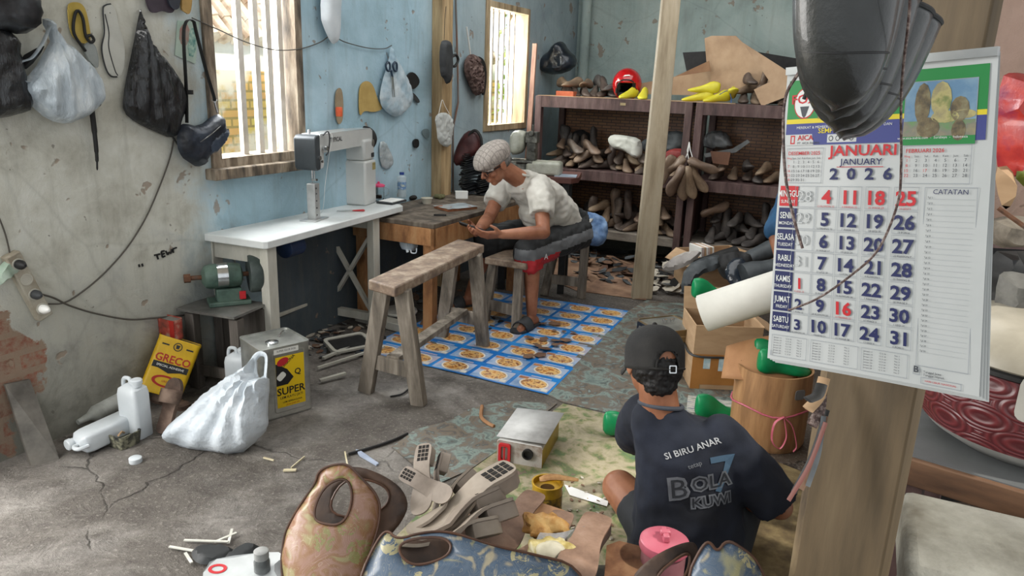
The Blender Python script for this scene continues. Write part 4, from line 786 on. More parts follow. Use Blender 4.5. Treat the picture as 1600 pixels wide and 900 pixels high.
b = MB(); b.tube([q.hit(694, 62), q.hit(695, 30), q.hit(697, 10)], .002, 5); b.build('cord', BLACK, r, world=True)
r = thing('duster', 'brown feather duster with white stick hanging beside the far window', 'duster', W(.04).hit(742, 110)); q = W(.04)
b = MB(); b.puffy(q.locs([(733, 84), (742, 85), (748, 96), (753, 120), (751, 148), (741, 150), (733, 132), (726, 116), (725, 96)]), q.M, .05, .02, .011, .02, 60); b.build('feathers', mat('brown_feathers', ['3d2f2c', '5d4a45', '7c6a63'], 30, .9, .8), r, world=True)
b = MB(); b.tube([q.hit(729, 42), q.hit(735, 85)], .007, 8); b.build('stick', mat('white_stick', 'cfd0cc'), r, world=True)
flatform('leather_scrap', [(741, 86), (755, 92), (759, 115), (756, 148), (752, 149), (752, 110)], .03, .012, BLACK, 'black leather strip hanging between duster and far window', 'scrap')
# wooden stake by the far window
b = MB(); q = WALL(.1); b.beam(q.hit(836, 68), V((q.hit(818, 300).x, q.hit(818, 300).y, .02)), .04, .02, w1=.045); b.build('wooden_stake', wmat('red_stake', '6d4a3d', '93705f', 'a98974'), world=True, label='thin reddish wooden stake leaning between far window and shelf', cat='stake')
# ---------------------------------------------------------------- second sewing machine
P2 = D(800, 262, 5.75); zt = P2.z
r = thing('machine_table', 'dark red edged table top carrying the second sewing machine', 'table', V((D(850, 270, 5.6).x, 5.6, 0)), rz=R(-8))
zt = D(850, 272, 5.6).z
b = MB(); b.poly([(-.33, -.18), (.22, -.18), (.27, -.1), (.27, .25), (-.33, .25)], zt-.04, zt); b.build('tabletop', [mat('machine_table_top', ['4a2b26', '67413a'], 5, .5)], r, bevel=.004)
b = MB(); b.box((.17, -.05, zt+.003), (.16, .14, .006)); b.build('cover_plate', mat('pale_laminate', ['93a4b5', 'bcc7d1'], 4, .3), r)
for x, y in ((-.28, -.12), (.18, -.12), (-.28, .2), (.18, .2)): b = MB(); b.box((x, y, (zt-.04)/2), (.05, .05, zt-.04)); b.build('leg', BLACK, r)
OW = mat('old_machine_cream', ['7a7c70', 'a5a797', 'bcbeb2'], 6, .35, .1, grime=.4); OG = mat('oily_dark_metal', ['2b2b28', '4d4d48', '77776f'], 14, .4, .3, metal=.6)
r = thing('sewing_machine', 'old cream sewing machine with bare dark metal head behind the man', 'sewing machine', V((D(830, 268, 5.6).x, 5.6, zt)), rz=R(-12))
b = MB(); b.box((.1, 0, .05), (.26, .17, .1)); b.build('bed', OW, r, bevel=.02)
b = MB(); b.box((-.09, 0, .05), (.12, .15, .08)); b.cyl((-.15, 0, .06), (-.02, 0, .06), .05); b.cyl((-.1, -.07, .09), (.02, -.07, .09), .015); b.build('feed_mechanism', OG, r, bevel=.003)
b = MB(); b.box((.0, 0, .2), (.07, .09, .2)); b.box((.0, 0, .27), (.09, .1, .08)); b.cyl((0, -.05, .3), (0, -.08, .3), .02); b.cyl((.02, -.05, .18), (.02, -.08, .18), .014); b.cyl((0, 0, .3), (0, 0, .36), .01); b.build('needle_head', OG, r, bevel=.004)
b = MB(); b.puffy([(-.17, .13), (-.18, .25), (-.15, .31), (-.08, .32), (-.04, .30), (-.04, .2), (-.08, .14)], rot(x=PI/2) @ TR((0, 0, -.0)), .05, .05, .015, 0); b.build('arm_cover', OW, r)
# ---------------------------------------------------------------- benches
BEN = wmat('bench_plank_wood', '6a5a4f', '83705f', 'a0917f', 6, (1, 1, 1), .6, grime=.2)
def bench(label, T4, th, feet, zs, name='wooden_bench', str_=True, frame=None):
    """T4: four top corners; feet: per leg (top fraction along, side, foot point)"""
    org = (T4[0]+T4[2])/2; r = thing(name, label, 'bench', V((org.x, org.y, 0)))
    b = MB(); b.add([p for p in T4]+[p-V((0, 0, th)) for p in T4], [(0, 1, 2, 3), (7, 6, 5, 4), (0, 4, 5, 1), (1, 5, 6, 2), (2, 6, 7, 3), (3, 7, 4, 0)])
    if (T4[1]-T4[0]).cross(T4[2]-T4[1]).z < 0: b.f = [f[::-1] for f in b.f]
    b.build('seat', BEN, r, world=True, bevel=.008)
    for tp, ft, w in feet: b = MB(); b.beam(ft, tp, w, w*.62, up=(T4[3]-T4[0])[:]); b.build('leg', GREYW, r, world=True, bevel=.004)
    return r
z = .64; T4 = [G(575, 437, z), G(617, 449, z), G(757, 382, z), G(716, 373, z)]
nl, nr, fr, fl = T4; dn = V((0, 0, -.04)); ax = ((fl+fr)/2-(nl+nr)/2).normalized(); sd = (nr-nl).normalized()
F1, F2, F3, F4 = G(572, 612), G(655, 632), G(755, 541), G(690, 527)
feet = [(nl+ax*.12+sd*.02+dn, F1, .075), (nr+ax*.1-sd*.02+dn, F2, .075), (fr-ax*.1-sd*.02+dn, F3, .075), (fl-ax*.1+sd*.02+dn, F4, .075)]
r = bench('long worn grey wooden sawhorse bench the man leans his arms on', T4, .05, feet, None)
mid = lambda a, c, k: a+(c-a)*k
for i_, j_, a_, c_ in ((0, 1, F1, F2), (3, 2, F4, F3)): b = MB(); b.beam(mid(a_, feet[i_][0], .3), mid(c_, feet[j_][0], .3), .02, .08); b.build('end_rail', GREYW, r, world=True, bevel=.003)
b = MB(); b.beam((mid(F1, feet[0][0], .36)+mid(F2, feet[1][0], .36))/2, (mid(F4, feet[3][0], .36)+mid(F3, feet[2][0], .36))/2, .07, .03); b.build('stretcher', GREYW, r, world=True, bevel=.003)
z = .45; S4 = [G(757, 402, z), G(822, 412, z), G(922, 372, z), G(865, 362, z)]
feet = [(S4[0]+V((.06, .08, -.04)), G(757, 503), .06), (S4[1]+V((-.04, .08, -.04)), G(806, 516), .06), (S4[2]+V((-.04, -.06, -.04)), G(908, 466), .06), (S4[3]+V((.03, -.06, -.04)), G(850, 462), .06)]
SB = bench('lower wooden bench the man in the white shirt sits on', S4, .045, feet, None)
for i_, j_ in ((0, 1), (3, 2)): b = MB(); b.beam(mid(feet[i_][1], feet[i_][0], .3), mid(feet[j_][1], feet[j_][0], .3), .02, .07); b.build('end_rail', GREYW, SB, world=True)
# ---------------------------------------------------------------- shelf cabinets
CABW = wmat('dark_plum_shelf_wood', '3b2b2b', '5a4442', '705a56', 4, (1, 1, .2), .6); SLATW = wmat('grey_shelf_slat', '57504a', '7c746a', '958d82', 4, (.3, 1, 1))
def weave():
    t = NT('woven_bamboo'); g, tt, ss, zz = st(t); cb = t.n('ShaderNodeCombineXYZ'); t.l(ss, cb.inputs[0]); t.l(zz, cb.inputs[1])
    ch = t.n('ShaderNodeTexBrick'); t.l(cb.outputs[0], ch.inputs[0]); ch.inputs['Scale'].default_value = 1; ch.inputs['Brick Width'].default_value = .09; ch.inputs['Row Height'].default_value = .028; ch.inputs['Mortar Size'].default_value = .004
    ch.inputs['Color1'].default_value = col('7b5236'); ch.inputs['Color2'].default_value = col('93683f'); ch.inputs['Mortar'].default_value = col('3d2a1e')
    c = t.mix(t.math('MULTIPLY', t.noise(g, 4), .6), ch.outputs[0], '4a3426'); t.l(c, t.b.inputs['Base Color']); t.bump(ch.outputs['Fac'], -.4, .01); return t.m
WEAVE = weave(); T0 = 4.77; ZT, ZM, ZL = 1.435, .80, .27
def cabinet(label, s0, s1):
    r = thing('shelf_cabinet', label, 'shelf', rm(s0, T0), rz=-AZ); w_ = s1-s0; d_ = .62
    for x in (.03, w_-.03):
        for y in (.03, d_-.03): b = MB(); b.box((x, y, ZT/2), (.06, .06, ZT)); b.build('post', CABW, r, bevel=.003)
    for nm, z, h, m in (('top_board', ZT, .10, CABW), ('middle_shelf', ZM, .09, CABW), ('lower_shelf', ZL, .07, SLATW)):
        b = MB(); b.box((w_/2, d_/2, z-.011), (w_-.02, d_-.02, .022)); b.box((w_/2, .018, z-h/2+.003), (w_-.02, .03, h)); b.build(nm, m, r, bevel=.002)
    b = MB(); b.box((w_/2, d_-.01, (ZL+ZT)/2), (w_-.04, .012, ZT-ZL)); b.build('woven_back', WEAVE, r)
    for x in (.01, w_-.01): b = MB(); b.box((x, d_/2, .55), (.012, d_-.1, .5)); b.build('side_panel', CABW, r)
    return r
ca = cabinet('dark wooden shelf cabinet with woven back between stake and pale pole', .10, 1.53)
cabinet('second dark shelf cabinet running behind the hanging calendar', 1.56, 3.3)
b = MB(); b.box((.83, .001, 1.395), (.05, .003, .022)); b.build('plate', mat('brass_plate', ['8a7a58', 'b5a47c'], 9), ca)
# ---------------------------------------------------------------- shoe lasts
LSEC = [(0, .012, .035, .085, 0), (.008, .024, .022, .098, 0), (.03, .031, .012, .106, 0), (.06, .031, .010, .107, 0), (.085, .028, .010, .10, .001), (.12, .031, .008, .078, .003), (.155, .039, .003, .060, .005), (.19, .044, 0, .047, .004), (.22, .04, 0, .036, 0), (.243, .028, .003, .027, -.004), (.256, .013, .007, .020, -.007), (.26, .004, .01, .016, -.008)]
def last_mesh(name, m, sl=1.0, boot=0, hz=1.0):
    b = MB(); n = 14; vs = []
    for y, w_, z0, z1, xo in LSEC:
        if boot and y < .15: z1 += boot*(1-y/.15)
        zc, hz = (z0+z1)/2, (z1-z0)/2
        for k in range(n):
            a = 2*PI*k/n; c_, s_ = cos(a), sin(a)
            x = w_*math.copysign(abs(c_)**.75, c_); z = hz*math.copysign(abs(s_)**.75, s_)
            if z > 0: x *= 1-.45*(z/hz)**2*(1 if y < .13 else .8)
            vs.append((x*sl+xo, y, zc+z))
    fs = [(i*n+j, i*n+(j+1) % n, (i+1)*n+(j+1) % n, (i+1)*n+j) for i in range(len(LSEC)-1) for j in range(n)]+[tuple(range(n))[::-1], tuple((len(LSEC)-1)*n+j for j in range(n))]
    b.add(vs, [f[::-1] for f in fs] if False else fs); return b.build(name, m, sharp=50)
WOODL = mat('last_wood', ['5f4f43', '85705d', 'a18b76'], 5, .5, .1, rand=.35, stretch=(2, .5, 2), grime=.3); DARKL = mat('dark_last_wood', ['38312e', '584c45', '72655c'], 6, .5, .15, rand=.3, grime=.3); GREYL = mat('grey_last_wood', ['332f2e', '4b4745', '66605c'], 6, .55, .15, rand=.25)
LM = {'w': last_mesh('shoe_last', WOODL), 'd': last_mesh('shoe_last', DARKL), 'g': last_mesh('shoe_last', GREYL, 1.05, .02), 'y': last_mesh('shoe_last', YELP), 'n': last_mesh('shoe_last', GREENP, 1.15, .03)}
PROTO = dict(LM); used = set()
def put_last(k, M, label, group=None):
    o = PROTO[k]
    if k in used: o = o.copy(); C.objects.link(o)
    used.add(k); o.matrix_basis = M; tag(o, label, 'shoe last', None)
    if group: o['group'] = group
    elif 'group' in o: del o['group']
    return o
def pile(kinds, s0, s1, t0, t1, z0, rows, label, group, step=.085, up=.15):
    """rows of lasts stacked on a shelf, toes mostly forward; fewer in each layer"""
    for L, cnt in enumerate(rows):
        for i in range(cnt):
            s = s0+(s1-s0)*(i+.5+random.uniform(-.2, .2))/cnt; t = t0+(t1-t0)*random.random()
            yaw = -AZ+PI+random.uniform(-.9, .9); pitch = random.uniform(-.25, .35) if L else random.uniform(-.05, .1)
            if random.random() < up and L: pitch = -1.25
            p = rm(s, t, z0+.003+L*.075+max(0, abs(pitch)-.1)*.06)
            put_last(random.choice(kinds), TR(p) @ rot(z=yaw) @ rot(x=pitch) @ rot(y=random.uniform(-.5, .5) if L else random.uniform(-.2, .2)) @ Matrix.Translation((0, -.13, 0)), label, group)
pile('wwd', .22, .52, T0+.18, T0+.3, ZT, (4, 3), 'brown wooden shoe last heaped on the shelf top left of red helmet', 'lasts on the shelf top left of the helmet')
pile('dg', .5, .8, T0+.3, T0+.42, ZT, (4, 3), 'dark wooden shoe last heaped on the shelf top between brown lasts and helmet', 'dark lasts beside the helmet')
pile('wd', 1.85, 2.3, T0+.2, T0+.32, ZT, (5, 4, 2), 'brown wooden shoe last heaped on the shelf top right of yellow lasts', 'lasts on the shelf top at right')
pile('wwd', .2, 1.0, T0+.16, T0+.3, ZM, (9, 8, 5), 'wooden shoe last in the crowded middle shelf behind the man', 'lasts on the middle shelf behind the man')
pile('wwd', 1.02, 1.45, T0+.14, T0+.22, ZM, (5, 3), 'wooden shoe last under the cloth bundles of the middle shelf', 'lasts under the cloth bundles')
pile('dg', .2, .6, T0+.36, T0+.44, ZM, (5, 4, 3), 'dark shoe last at the back of the middle shelf', 'dark lasts at the back of the middle shelf', up=.8)
pile('wdg', 1.7, 2.6, T0+.16, T0+.28, ZM, (8, 5), 'wooden shoe last on the middle shelf of the cabinet by calendar', 'lasts on the middle shelf near the calendar')
pile('wwd', .62, 1.45, T0+.14, T0+.24, ZL, (10, 8, 5), 'brown wooden shoe last on the lower shelf above the denim', 'lasts on the lower shelf above the denim', up=.3)
pile('gd', .2, 1.4, T0+.3, T0+.45, ZL, (10, 8), 'dark shoe last deep in the lower shelf behind the man', 'dark lasts deep in the lower shelf')
pile('g', 1.72, 2.7, T0+.12, T0+.34, ZL, (11, 9, 7), 'dark grey shoe last heaped on the lower shelf near the calendar', 'dark lasts on the lower shelf near the calendar', up=.3)
# yellow ones
for i, (px, py, yw) in enumerate(((985, 150, 2.4), (1006, 152, 2.9))):
    p = BACK(T0+.14).hit(px, py); p.z = ZT+.003; put_last('y', TR(p, z=yw) @ Matrix.Translation((0, -.1, 0)), ('yellow plastic shoe last just below the red helmet', 'yellow plastic shoe last right beside the pale pole on shelf top')[i])
for i, (px, zo, yw, ro) in enumerate(((1090, 0, 1.3, 0), (1120, 0, 1.9, 0), (1098, .07, 1.2, .2), (1145, .06, 2.9, .9))):
    p = BACK(T0+.13).hit(px, 152); p.z = ZT+.004+zo; put_last('y', TR(p, z=yw) @ rot(x=ro*.4) @ Matrix.Translation((0, -.13, 0)), 'yellow plastic shoe last in the cluster under the folded cardboard', 'yellow lasts under the folded cardboard')
b = MB(); p = BACK(T0+.1).hit(1135, 152); b.tube(curve([p+V((-.06, 0, .02)), p+V((0, -.02, .05)), p+V((.04, -.01, -.02)), p+V((.02, -.02, -.12))]), .008, 6, flat=.4); b.build('ribbon', TOOLBLUE, world=True, label='blue ribbon dangling over the shelf edge among yellow lasts', cat='ribbon')
# hanging bunch
hc = BACK(T0-.06).hit(1077, 255); r = None
for i, (hx, hy, tx, ty) in enumerate(((1068, 240, 1032, 275), (1066, 255, 1044, 305), (1074, 258, 1066, 312), (1078, 258, 1083, 310), (1082, 256, 1104, 300), (1080, 245, 1122, 268), (1062, 248, 1034, 290))):
    q = BACK(T0-.06-.03*(i % 2)); h, tt_ = q.hit(hx, hy), q.hit(tx, ty)
    d_ = tt_-h; m = between(h+UU*.0, tt_, up=-UU+V((0, 0, .2)), sc=d_.length/.26*1.02, roll=.25*(i-3)); put_last('w', m, 'light brown wooden last in the bunch hanging from the middle shelf', 'lasts hanging in a bunch from the shelf')
b = MB(); q = BACK(T0-.07)
for pp_ in (((1078, 262), (1074, 235), (1077, 222)), ((1070, 250), (1076, 235), (1077, 222)), ((1084, 252), (1079, 236), (1077, 222))): b.tube([q.hit(*p) for p in pp_], .004, 5)
b.build('tie_string', PAPER, world=True, label='white string tying the hanging bunch of lasts', cat='string')
o = put_last('w', between(BACK(T0+.12).hit(1095, 338), BACK(T0+.2).hit(1142, 318), up=(0, -1, .5)), 'pale wooden last lying alone across the dark grey lasts')
# helmet
hp = BACK(T0+.25).hit(979, 143); hp.z = ZT; r = thing('helmet', 'red motorcycle helmet with black lining on top of the shelf', 'helmet', hp, rz=-AZ+R(15)); hr = .135
RG = mat('red_gloss', ['a80e14', 'c8161c'], 3, .15, 0, coat=.8)
def shell(rx, ry, rz, cz, cut):
    vs = []; fs = []; n, m_ = 36, 22
    for j in range(m_+1):
        for i in range(n): a = PI*.86*j/m_; c_ = 2*PI*i/n; vs.append(V((rx*sin(a)*cos(c_), ry*sin(a)*sin(c_), cz+rz*cos(a))))
    for j in range(m_):
        for i in range(n):
            f = (j*n+i, (j+1)*n+i, (j+1)*n+(i+1) % n, j*n+(i+1) % n); c_ = sum((vs[k] for k in f), V())/4
            if not cut(c_): fs.append(f)
    b = MB(); b.add(vs, fs); return b
b = shell(.125, .14, .135, .125, lambda c_: c_.y < -.03 and abs(c_.x) < .085*(1-max(0, (c_.z-.13)/.2)) and c_.z < .145); b.build('shell', RG, r, solid=.012)
b = shell(.112, .125, .12, .125, lambda c_: c_.y < -.06 and abs(c_.x) < .06 and c_.z < .13 and c_.z > .05); b.build('lining', mat('helmet_foam', ['101010', '242424'], 20, .9), r, solid=.02)
b = MB(); b.tube(curve([(-.085, -.085, .05), (-.08, -.1, .1), (-.05, -.125, .15), (0, -.135, .162), (.05, -.125, .15), (.08, -.1, .1), (.085, -.085, .05)]), .009, 8); b.build('rim', BLACK, r)
b = MB(); b.poly([(-.03, 0), (.03, .01), (.02, .02), (-.02, .014)], 0, .002, TR((.0, -.137, .19), x=PI/2-.6)); b.build('sticker', PAPER, r)
# black bag, box, boards on top
b = MB(); q = BACK(T0+.4); b.puffy(q.locs([(842, 112), (845, 92), (862, 76), (872, 64), (882, 66), (888, 78), (902, 90), (898, 108), (870, 118)]), q.M, .12, .08, .02, .02, 14); b.build('plastic_bag', mat('navy_film', ['0d1116', '1d242d', '2c3641'], 7, .3, .5, coat=.3), world=True, label='knotted black plastic bag in the corner on shelf top', cat='bag')
p = BACK(T0+.06).hit(883, 145); p.z = ZT; r = thing('brick', 'single orange brick lying on the shelf top edge', 'brick', p, rz=-AZ); b = MB(); b.box((0, .03, .024), (.17, .08, .048)); b.build('brick_body', mat('orange_brick', ['a5553a', 'bd6a4a'], 12, .9, .3), r, bevel=.004)
def sheet(nm, pts, t, m, label, cat='cardboard', tilt=0, th=.006, bend=0):
    q = PL(rm(0, t), (-UU*cos(tilt)+V((0, 0, 1))*sin(tilt))) if tilt == 0 else PL(BACK(t).hit(*pts[0]), (-UU*cos(tilt)+V((0, 0, 1))*sin(tilt)))
    b = MB(); b.poly(q.locs(pts), 0, th, q.M); return b.build(nm, m, world=True, label=label, cat=cat, sharp=25)
CRD = mat('tan_cardboard', ['a3866a', 'b89b7d', 'c4a88a'], 3, .8, .1)
sheet('cardboard_sheet', [(1101, 60), (1112, 56), (1150, 56), (1162, 68), (1204, 127), (1180, 140), (1130, 152), (1112, 148), (1110, 112), (1104, 96)], T0+.36, CRD, 'tall tan cardboard sheet leaning upright on the shelf top')
sheet('cardboard_sheet', [(1160, 66), (1232, 112), (1232, 150), (1190, 166), (1178, 140), (1203, 128)], T0+.05, CRD, 'drooping tan cardboard flap hanging over the shelf edge by calendar')
sheet('cardboard_sheet', [(1054, 120), (1108, 95), (1111, 111)], T0+.30, mat('brown_fold', ['7b573d', '94704f'], 4), 'brown triangular cardboard fold beside the tall tan sheet')
sheet('cardboard_sheet', [(968, 137), (1054, 120), (1110, 111), (1132, 118), (1125, 150), (968, 146)], T0+.42, CRD, 'long low tan cardboard lying behind the pale pole')
sheet('black_board', [(1067, 82), (1105, 80), (1112, 112), (1073, 112)], T0+.5, BLACK, 'small upright black board left of the tall cardboard', 'board')
sheet('black_board', [(1165, 78), (1250, 92), (1250, 125), (1185, 120)], T0+.5, BLACK, 'long black board behind the drooping cardboard flap', 'board')
b = MB(); q = rm(.12, T0-.0, ZT+.002); b.poly([(0, 0), (1.75, 0), (1.7, .3), (0, .35)], 0, .004, TR(q, z=-AZ)); b.build('cardboard_sheet', CRD, world=True, label='flat cardboard lining under the things on the shelf top', cat='cardboard')
# bundles on the middle shelf
def bundle(nm, pts, t, m, label, cat, depth=.08, res=.016, wr=.012, ws=20): 
    b = MB(); q = BACK(t); b.puffy(q.locs(pts), q.M, depth, .03, res, wr, ws); return b.build(nm, m, world=True, label=label, cat=cat)
bundle('cloth_bundle', [(950, 218), (955, 210), (975, 211), (1000, 216), (1004, 228), (1003, 246), (990, 247), (978, 236), (957, 232)], T0+.12, mat('white_bundle', ['b9bab0', 'd3d4cb'], 5, .7), 'folded white cloth bundle on the middle shelf', 'cloth')
bundle('cloth_bundle', [(996, 222), (1040, 205), (1066, 204), (1076, 214), (1068, 236), (1030, 240), (1004, 238)], T0+.3, mat('slate_bundle', ['484d50', '666c6e'], 6, .7), 'slate grey cloth bundle behind the pale pole on middle shelf', 'cloth')
bundle('plastic_bag', [(1098, 215), (1110, 204), (1132, 204), (1142, 216), (1146, 232), (1100, 234)], T0+.34, mat('smoky_film', ['55585b', '7b7f81'], 6, .3, .5), 'smoky grey plastic bag on the middle shelf of second cabinet', 'bag')
bundle('leather_roll', [(1036, 240), (1050, 232), (1068, 232), (1070, 245), (1050, 252), (1036, 252)], T0+.1, mat('red_leather', ['7c2f2f', '99433d'], 5, .5), 'red leather roll above the hanging lasts', 'leather', .04)
sheet('leather_sheet', [(1100, 240), (1145, 232), (1168, 218), (1172, 222), (1150, 238), (1102, 246)], T0+.1, mat('grey_sheet', ['4c4f50', '6e7171'], 6), 'curled dark grey leather sheet on the second middle shelf', 'leather')
sheet('leather_sheet', [(1110, 236), (1142, 238), (1138, 258), (1114, 255)], T0+.07, mat('brown_sheet', ['5b3c2c', '79533d'], 6), 'brown leather piece standing on the second middle shelf', 'leather')
bundle('cloth_bundle', [(885, 215), (905, 200), (925, 210), (930, 236), (900, 245)], T0+.5, mat('black_bundle', ['1b1b1c', '333336'], 6, .8), 'black cloth heap deep in the middle shelf corner', 'cloth')
# denim over the bench end
DEN = mat('denim', ['4f6c94', '6d8cb5', '8ba6c8'], 14, .85, .4, bscale=120)
r = thing('jeans', 'pair of washed blue jeans heaped on the end of the lower bench', 'jeans', G(915, 368, .455)); q = FACEAT(G(915, 375, .455)+V((0, .08, 0)), tilt=R(25), az=R(10))
b = MB(); b.puffy(q.locs([(885, 345), (888, 330), (905, 328), (935, 335), (948, 345), (950, 370), (940, 385), (920, 384), (900, 372)]), q.M, .08, .04, .014, .014, 22); b.build('jeans_body', DEN, r, world=True)
b = MB(); b.puffy(q.locs([(898, 350), (920, 338), (928, 342), (912, 358), (908, 378), (895, 372)]), FACEAT(G(915, 375, .455)+V((0, .02, 0)), tilt=R(25), az=R(10)).M, .05, .02, .014, .006); b.build('lining', mat('pale_denim_lining', ['b7b6ae', 'cdccc5'], 6, .9), r, world=True)
# pale pole
pb = G(1002, 466); pt = D(1054, -60, pb.y-.1)
b = MB(); b.beam(pb, pt, .155, .05, w1=.12); b.build('wooden_pole', wmat('pale_pole_wood', '94866f', 'b3a58c', 'c4b79f', 5, (1, 1, .1), .6), world=True, label='tall pale wooden pole standing between bench and boxes', cat='pole', bevel=.004)
# ---------------------------------------------------------------- mats
def strip_uv(cs, n, m_, fn, wob=.004):
    """quad patch given by corners, as points"""
    A_, B_, C_, D_ = cs
    return lambda u, v: A_.lerp(B_, u).lerp(D_.lerp(C_, u), v)+V((0, 0, fn(u, v)))
hw = lambda u, v: .004+.006*abs(noise.noise(V((u*4, v*5, 1.3))))
cs = [G(560, 548), G(856, 618), G(985, 487), G(760, 455)]; F = strip_uv(cs, 1, 1, hw)
b = MB(); b.grid(30, 30, lambda u, v: F(u, v), 0)
nu, nv = 5, 8
for i in range(nu):
    for j in range(nv):
        def cell(pts, lift, mi):
            b.add([F((i+(x if not j % 2 else x))/nu, (j+y)/nv)+V((0, 0, lift)) for x, y in pts], [tuple(range(len(pts)))], mi)
        gx = 8
        def patch(x0, y0, x1, y1, lift, mi, g=4): 
            vs = [F((i+x0+(x1-x0)*a/g)/nu, (j+y0+(y1-y0)*c_/g)/nv)+V((0, 0, lift)) for c_ in range(g+1) for a in range(g+1)]
            b.add(vs, [(c_*(g+1)+a, c_*(g+1)+a+1, (c_+1)*(g+1)+a+1, (c_+1)*(g+1)+a) for c_ in range(g) for a in range(g)], mi)
        patch(.05, .06, .95, .80, .0012, 1)
        for k, mi, sx_, sy_ in ((0, 2, .34, .33), (1, 3, .3, .28)):
            b.add([F((i+.52+sx_*cos(a*PI/10))/nu, (j+.42+sy_*sin(a*PI/10))/nv)+V((0, 0, .0022+k*.0008)) for a in range(20)], [tuple(range(20))], mi)
        patch(.78, .1, .92, .25, .0024, 2, 1); patch(.08, .6, .3, .74, .0024, 4, 1); patch(.3, .84, .8, .92, .0012, 1, 1)
b.build('floor_mat', [mat('print_blue', ['1766b0', '1f7cc8', '2f8fd6'], 3, .35, .3), mat('print_paleblue', ['6f8fb5', '9db2cc', 'b5a9b5'], 6, .4), mat('print_white', 'd8d2c4', rough=.4), mat('print_food', ['6b3a1e', 'c07a35', 'e0bd7c', '7c2f20', 'd8c49a'], 26, .4, lo=.3, hi=.7), mat('print_orange', ['c98b5a', '8f5b4a'], 20, .4)], world=True, label='blue mat of uncut printed food packaging under the benches', cat='mat', sharp=0)
GM = mat('map_mat', ['3a5a6b', '58704a', '6c7a4c', '989072', 'a69b82', '8c8763', '59703f', '7d5d5c', '8f8a68'], 7, .6, .15, lo=.3, hi=.7, det=9, dist=.3, grime=.45)
cs = [G(655, 905), G(1230, 905), G(1060, 640), G(880, 632)]
def patchmat(pts, m, label, lift=.004, z=None, name='floor_mat'):
    P = [G(*p) for p in pts]; b = MB(); b.poly([p.xy[:] for p in P], 0, .003); b.v = [v+V((0, 0, lift)) for v in b.v]; return b.build(name, m, world=True, label=label, cat='mat', sharp=20)
patchmat([(725, 745), (880, 633), (990, 660), (1110, 700), (1240, 760), (1290, 850), (1200, 930), (640, 930), (600, 860), (660, 800)], GM, 'worn green and cream map patterned mat under the seated man', .006)
LINO = mat('flaking_lino', ['4d4a45', '5b6663', '7b8a82', '65635e', '6e6254', '4d4c49', '7e8c88'], 11, .7, .4, lo=.3, hi=.7, dist=.8)
patchmat([(612, 700), (650, 672), (700, 660), (735, 640), (790, 628), (870, 632), (800, 690), (735, 735), (690, 755), (655, 735)], LINO, 'flaking teal linoleum scrap between bench and green mat', .003)
patchmat([(856, 618), (870, 560), (960, 500), (1010, 470), (1130, 480), (1150, 640), (1090, 690), (990, 655), (880, 630)], LINO, 'flaking teal linoleum between the blue mat and cardboard box', .002)
patchmat([(860, 405), (1000, 400), (1010, 470), (900, 455), (865, 440)], mat('brown_floor_board', ['6d5140', '8b6d57', '9c8068'], 5, .8, .2), 'brown cardboard sheet on the floor in front of the shelves', .003)
patchmat([(1150, 700), (1300, 760), (1330, 905), (1180, 905), (1120, 780)], mat('sawdust_board', ['51432d', '6b5b3d', '82724f'], 12, .9, .4), 'ochre dusty board on the floor right of the seated man', .009)
# ---------------------------------------------------------------- scraps on the floor
SCR = [mat('scrap_%s' % n_, [a, c_], 9, .7, .2) for n_, a, c_ in (('black', '17181a', '2f3133'), ('grey', '45494c', '6a6e70'), ('brown', '5d4233', '866a54'), ('cream', 'a89f8f', 'cfc8ba'))]
def scraps(n, region, mats_, sz, name, label, lift=.0, hump=.0):
    b = MB()
    for i in range(n):
        u, v = random.random(), random.random(); a, c_, d_, e = region; p = a.lerp(c_, u).lerp(e.lerp(d_, u), v); k = random.uniform(.5, 1)*sz
        h = lift+hump*sin(PI*u)*sin(PI*v)*random.random(); m = TR(p+V((0, 0, .008+h)), random.uniform(-.35, .35), random.uniform(-.35, .35), random.uniform(0, 6.3))
        pts = [(k*(.5+.5*random.random())*cos(t_*PI/3), k*.6*(.5+.5*random.random())*sin(t_*PI/3)) for t_ in range(6)]
        b.add([(x, y, 0) for x, y in pts]+[(x, y, .003) for x, y in pts], [tuple(range(6))[::-1], tuple(range(6, 12))]+[(q, (q+1) % 6, (q+1) % 6+6, q+6) for q in range(6)], random.randrange(len(mats_)), m)
    return b.build(name, mats_, world=True, label=label, cat='scraps', kind='stuff', sharp=0)
scraps(150, [G(905, 438), G(1075, 455), G(1100, 405), G(890, 388)], [SCR[0], SCR[0], SCR[1], SCR[2]], .11, 'leather_scraps', 'litter of black leather scraps on the floor before the shelves', 0, .08)
scraps(60, [G(1000, 460), G(1095, 470), G(1110, 420), G(1015, 415)], [SCR[3], SCR[1], SCR[3], SCR[0]], .12, 'paper_scraps', 'heap of paper and leather offcuts between pale pole and boxes', .02, .14)
scraps(80, [G(475, 560), G(600, 560), G(600, 480), G(480, 500)], [SCR[3], SCR[1], SCR[2], SCR[0]], .05, 'workshop_scraps', 'small mixed offcuts on the floor under the white sewing table')
scraps(60, [G(600, 560), G(780, 520), G(790, 440), G(650, 440)], [SCR[1], SCR[2], SCR[0]], .05, 'workshop_scraps', 'small mixed offcuts on the floor beneath the sawhorse bench')
scraps(45, [G(885, 830), G(960, 850), G(950, 745), G(885, 752)], [SCR[3], SCR[2]], .014, 'leather_shavings', 'thin pale shavings on the green mat by the yellow can', .004)
b = MB()
for i in range(14):
    p = G(random.uniform(820, 900), random.uniform(500, 560), .02); k = random.uniform(.02, .05); m = TR(p, random.uniform(-.2, .2), random.uniform(-.2, .2), random.uniform(0, 6)); b.add([(k*cos(a*PI/2.5)*random.uniform(.6, 1), k*sin(a*PI/2.5), 0) for a in range(5)], [tuple(range(5))], 0, m)
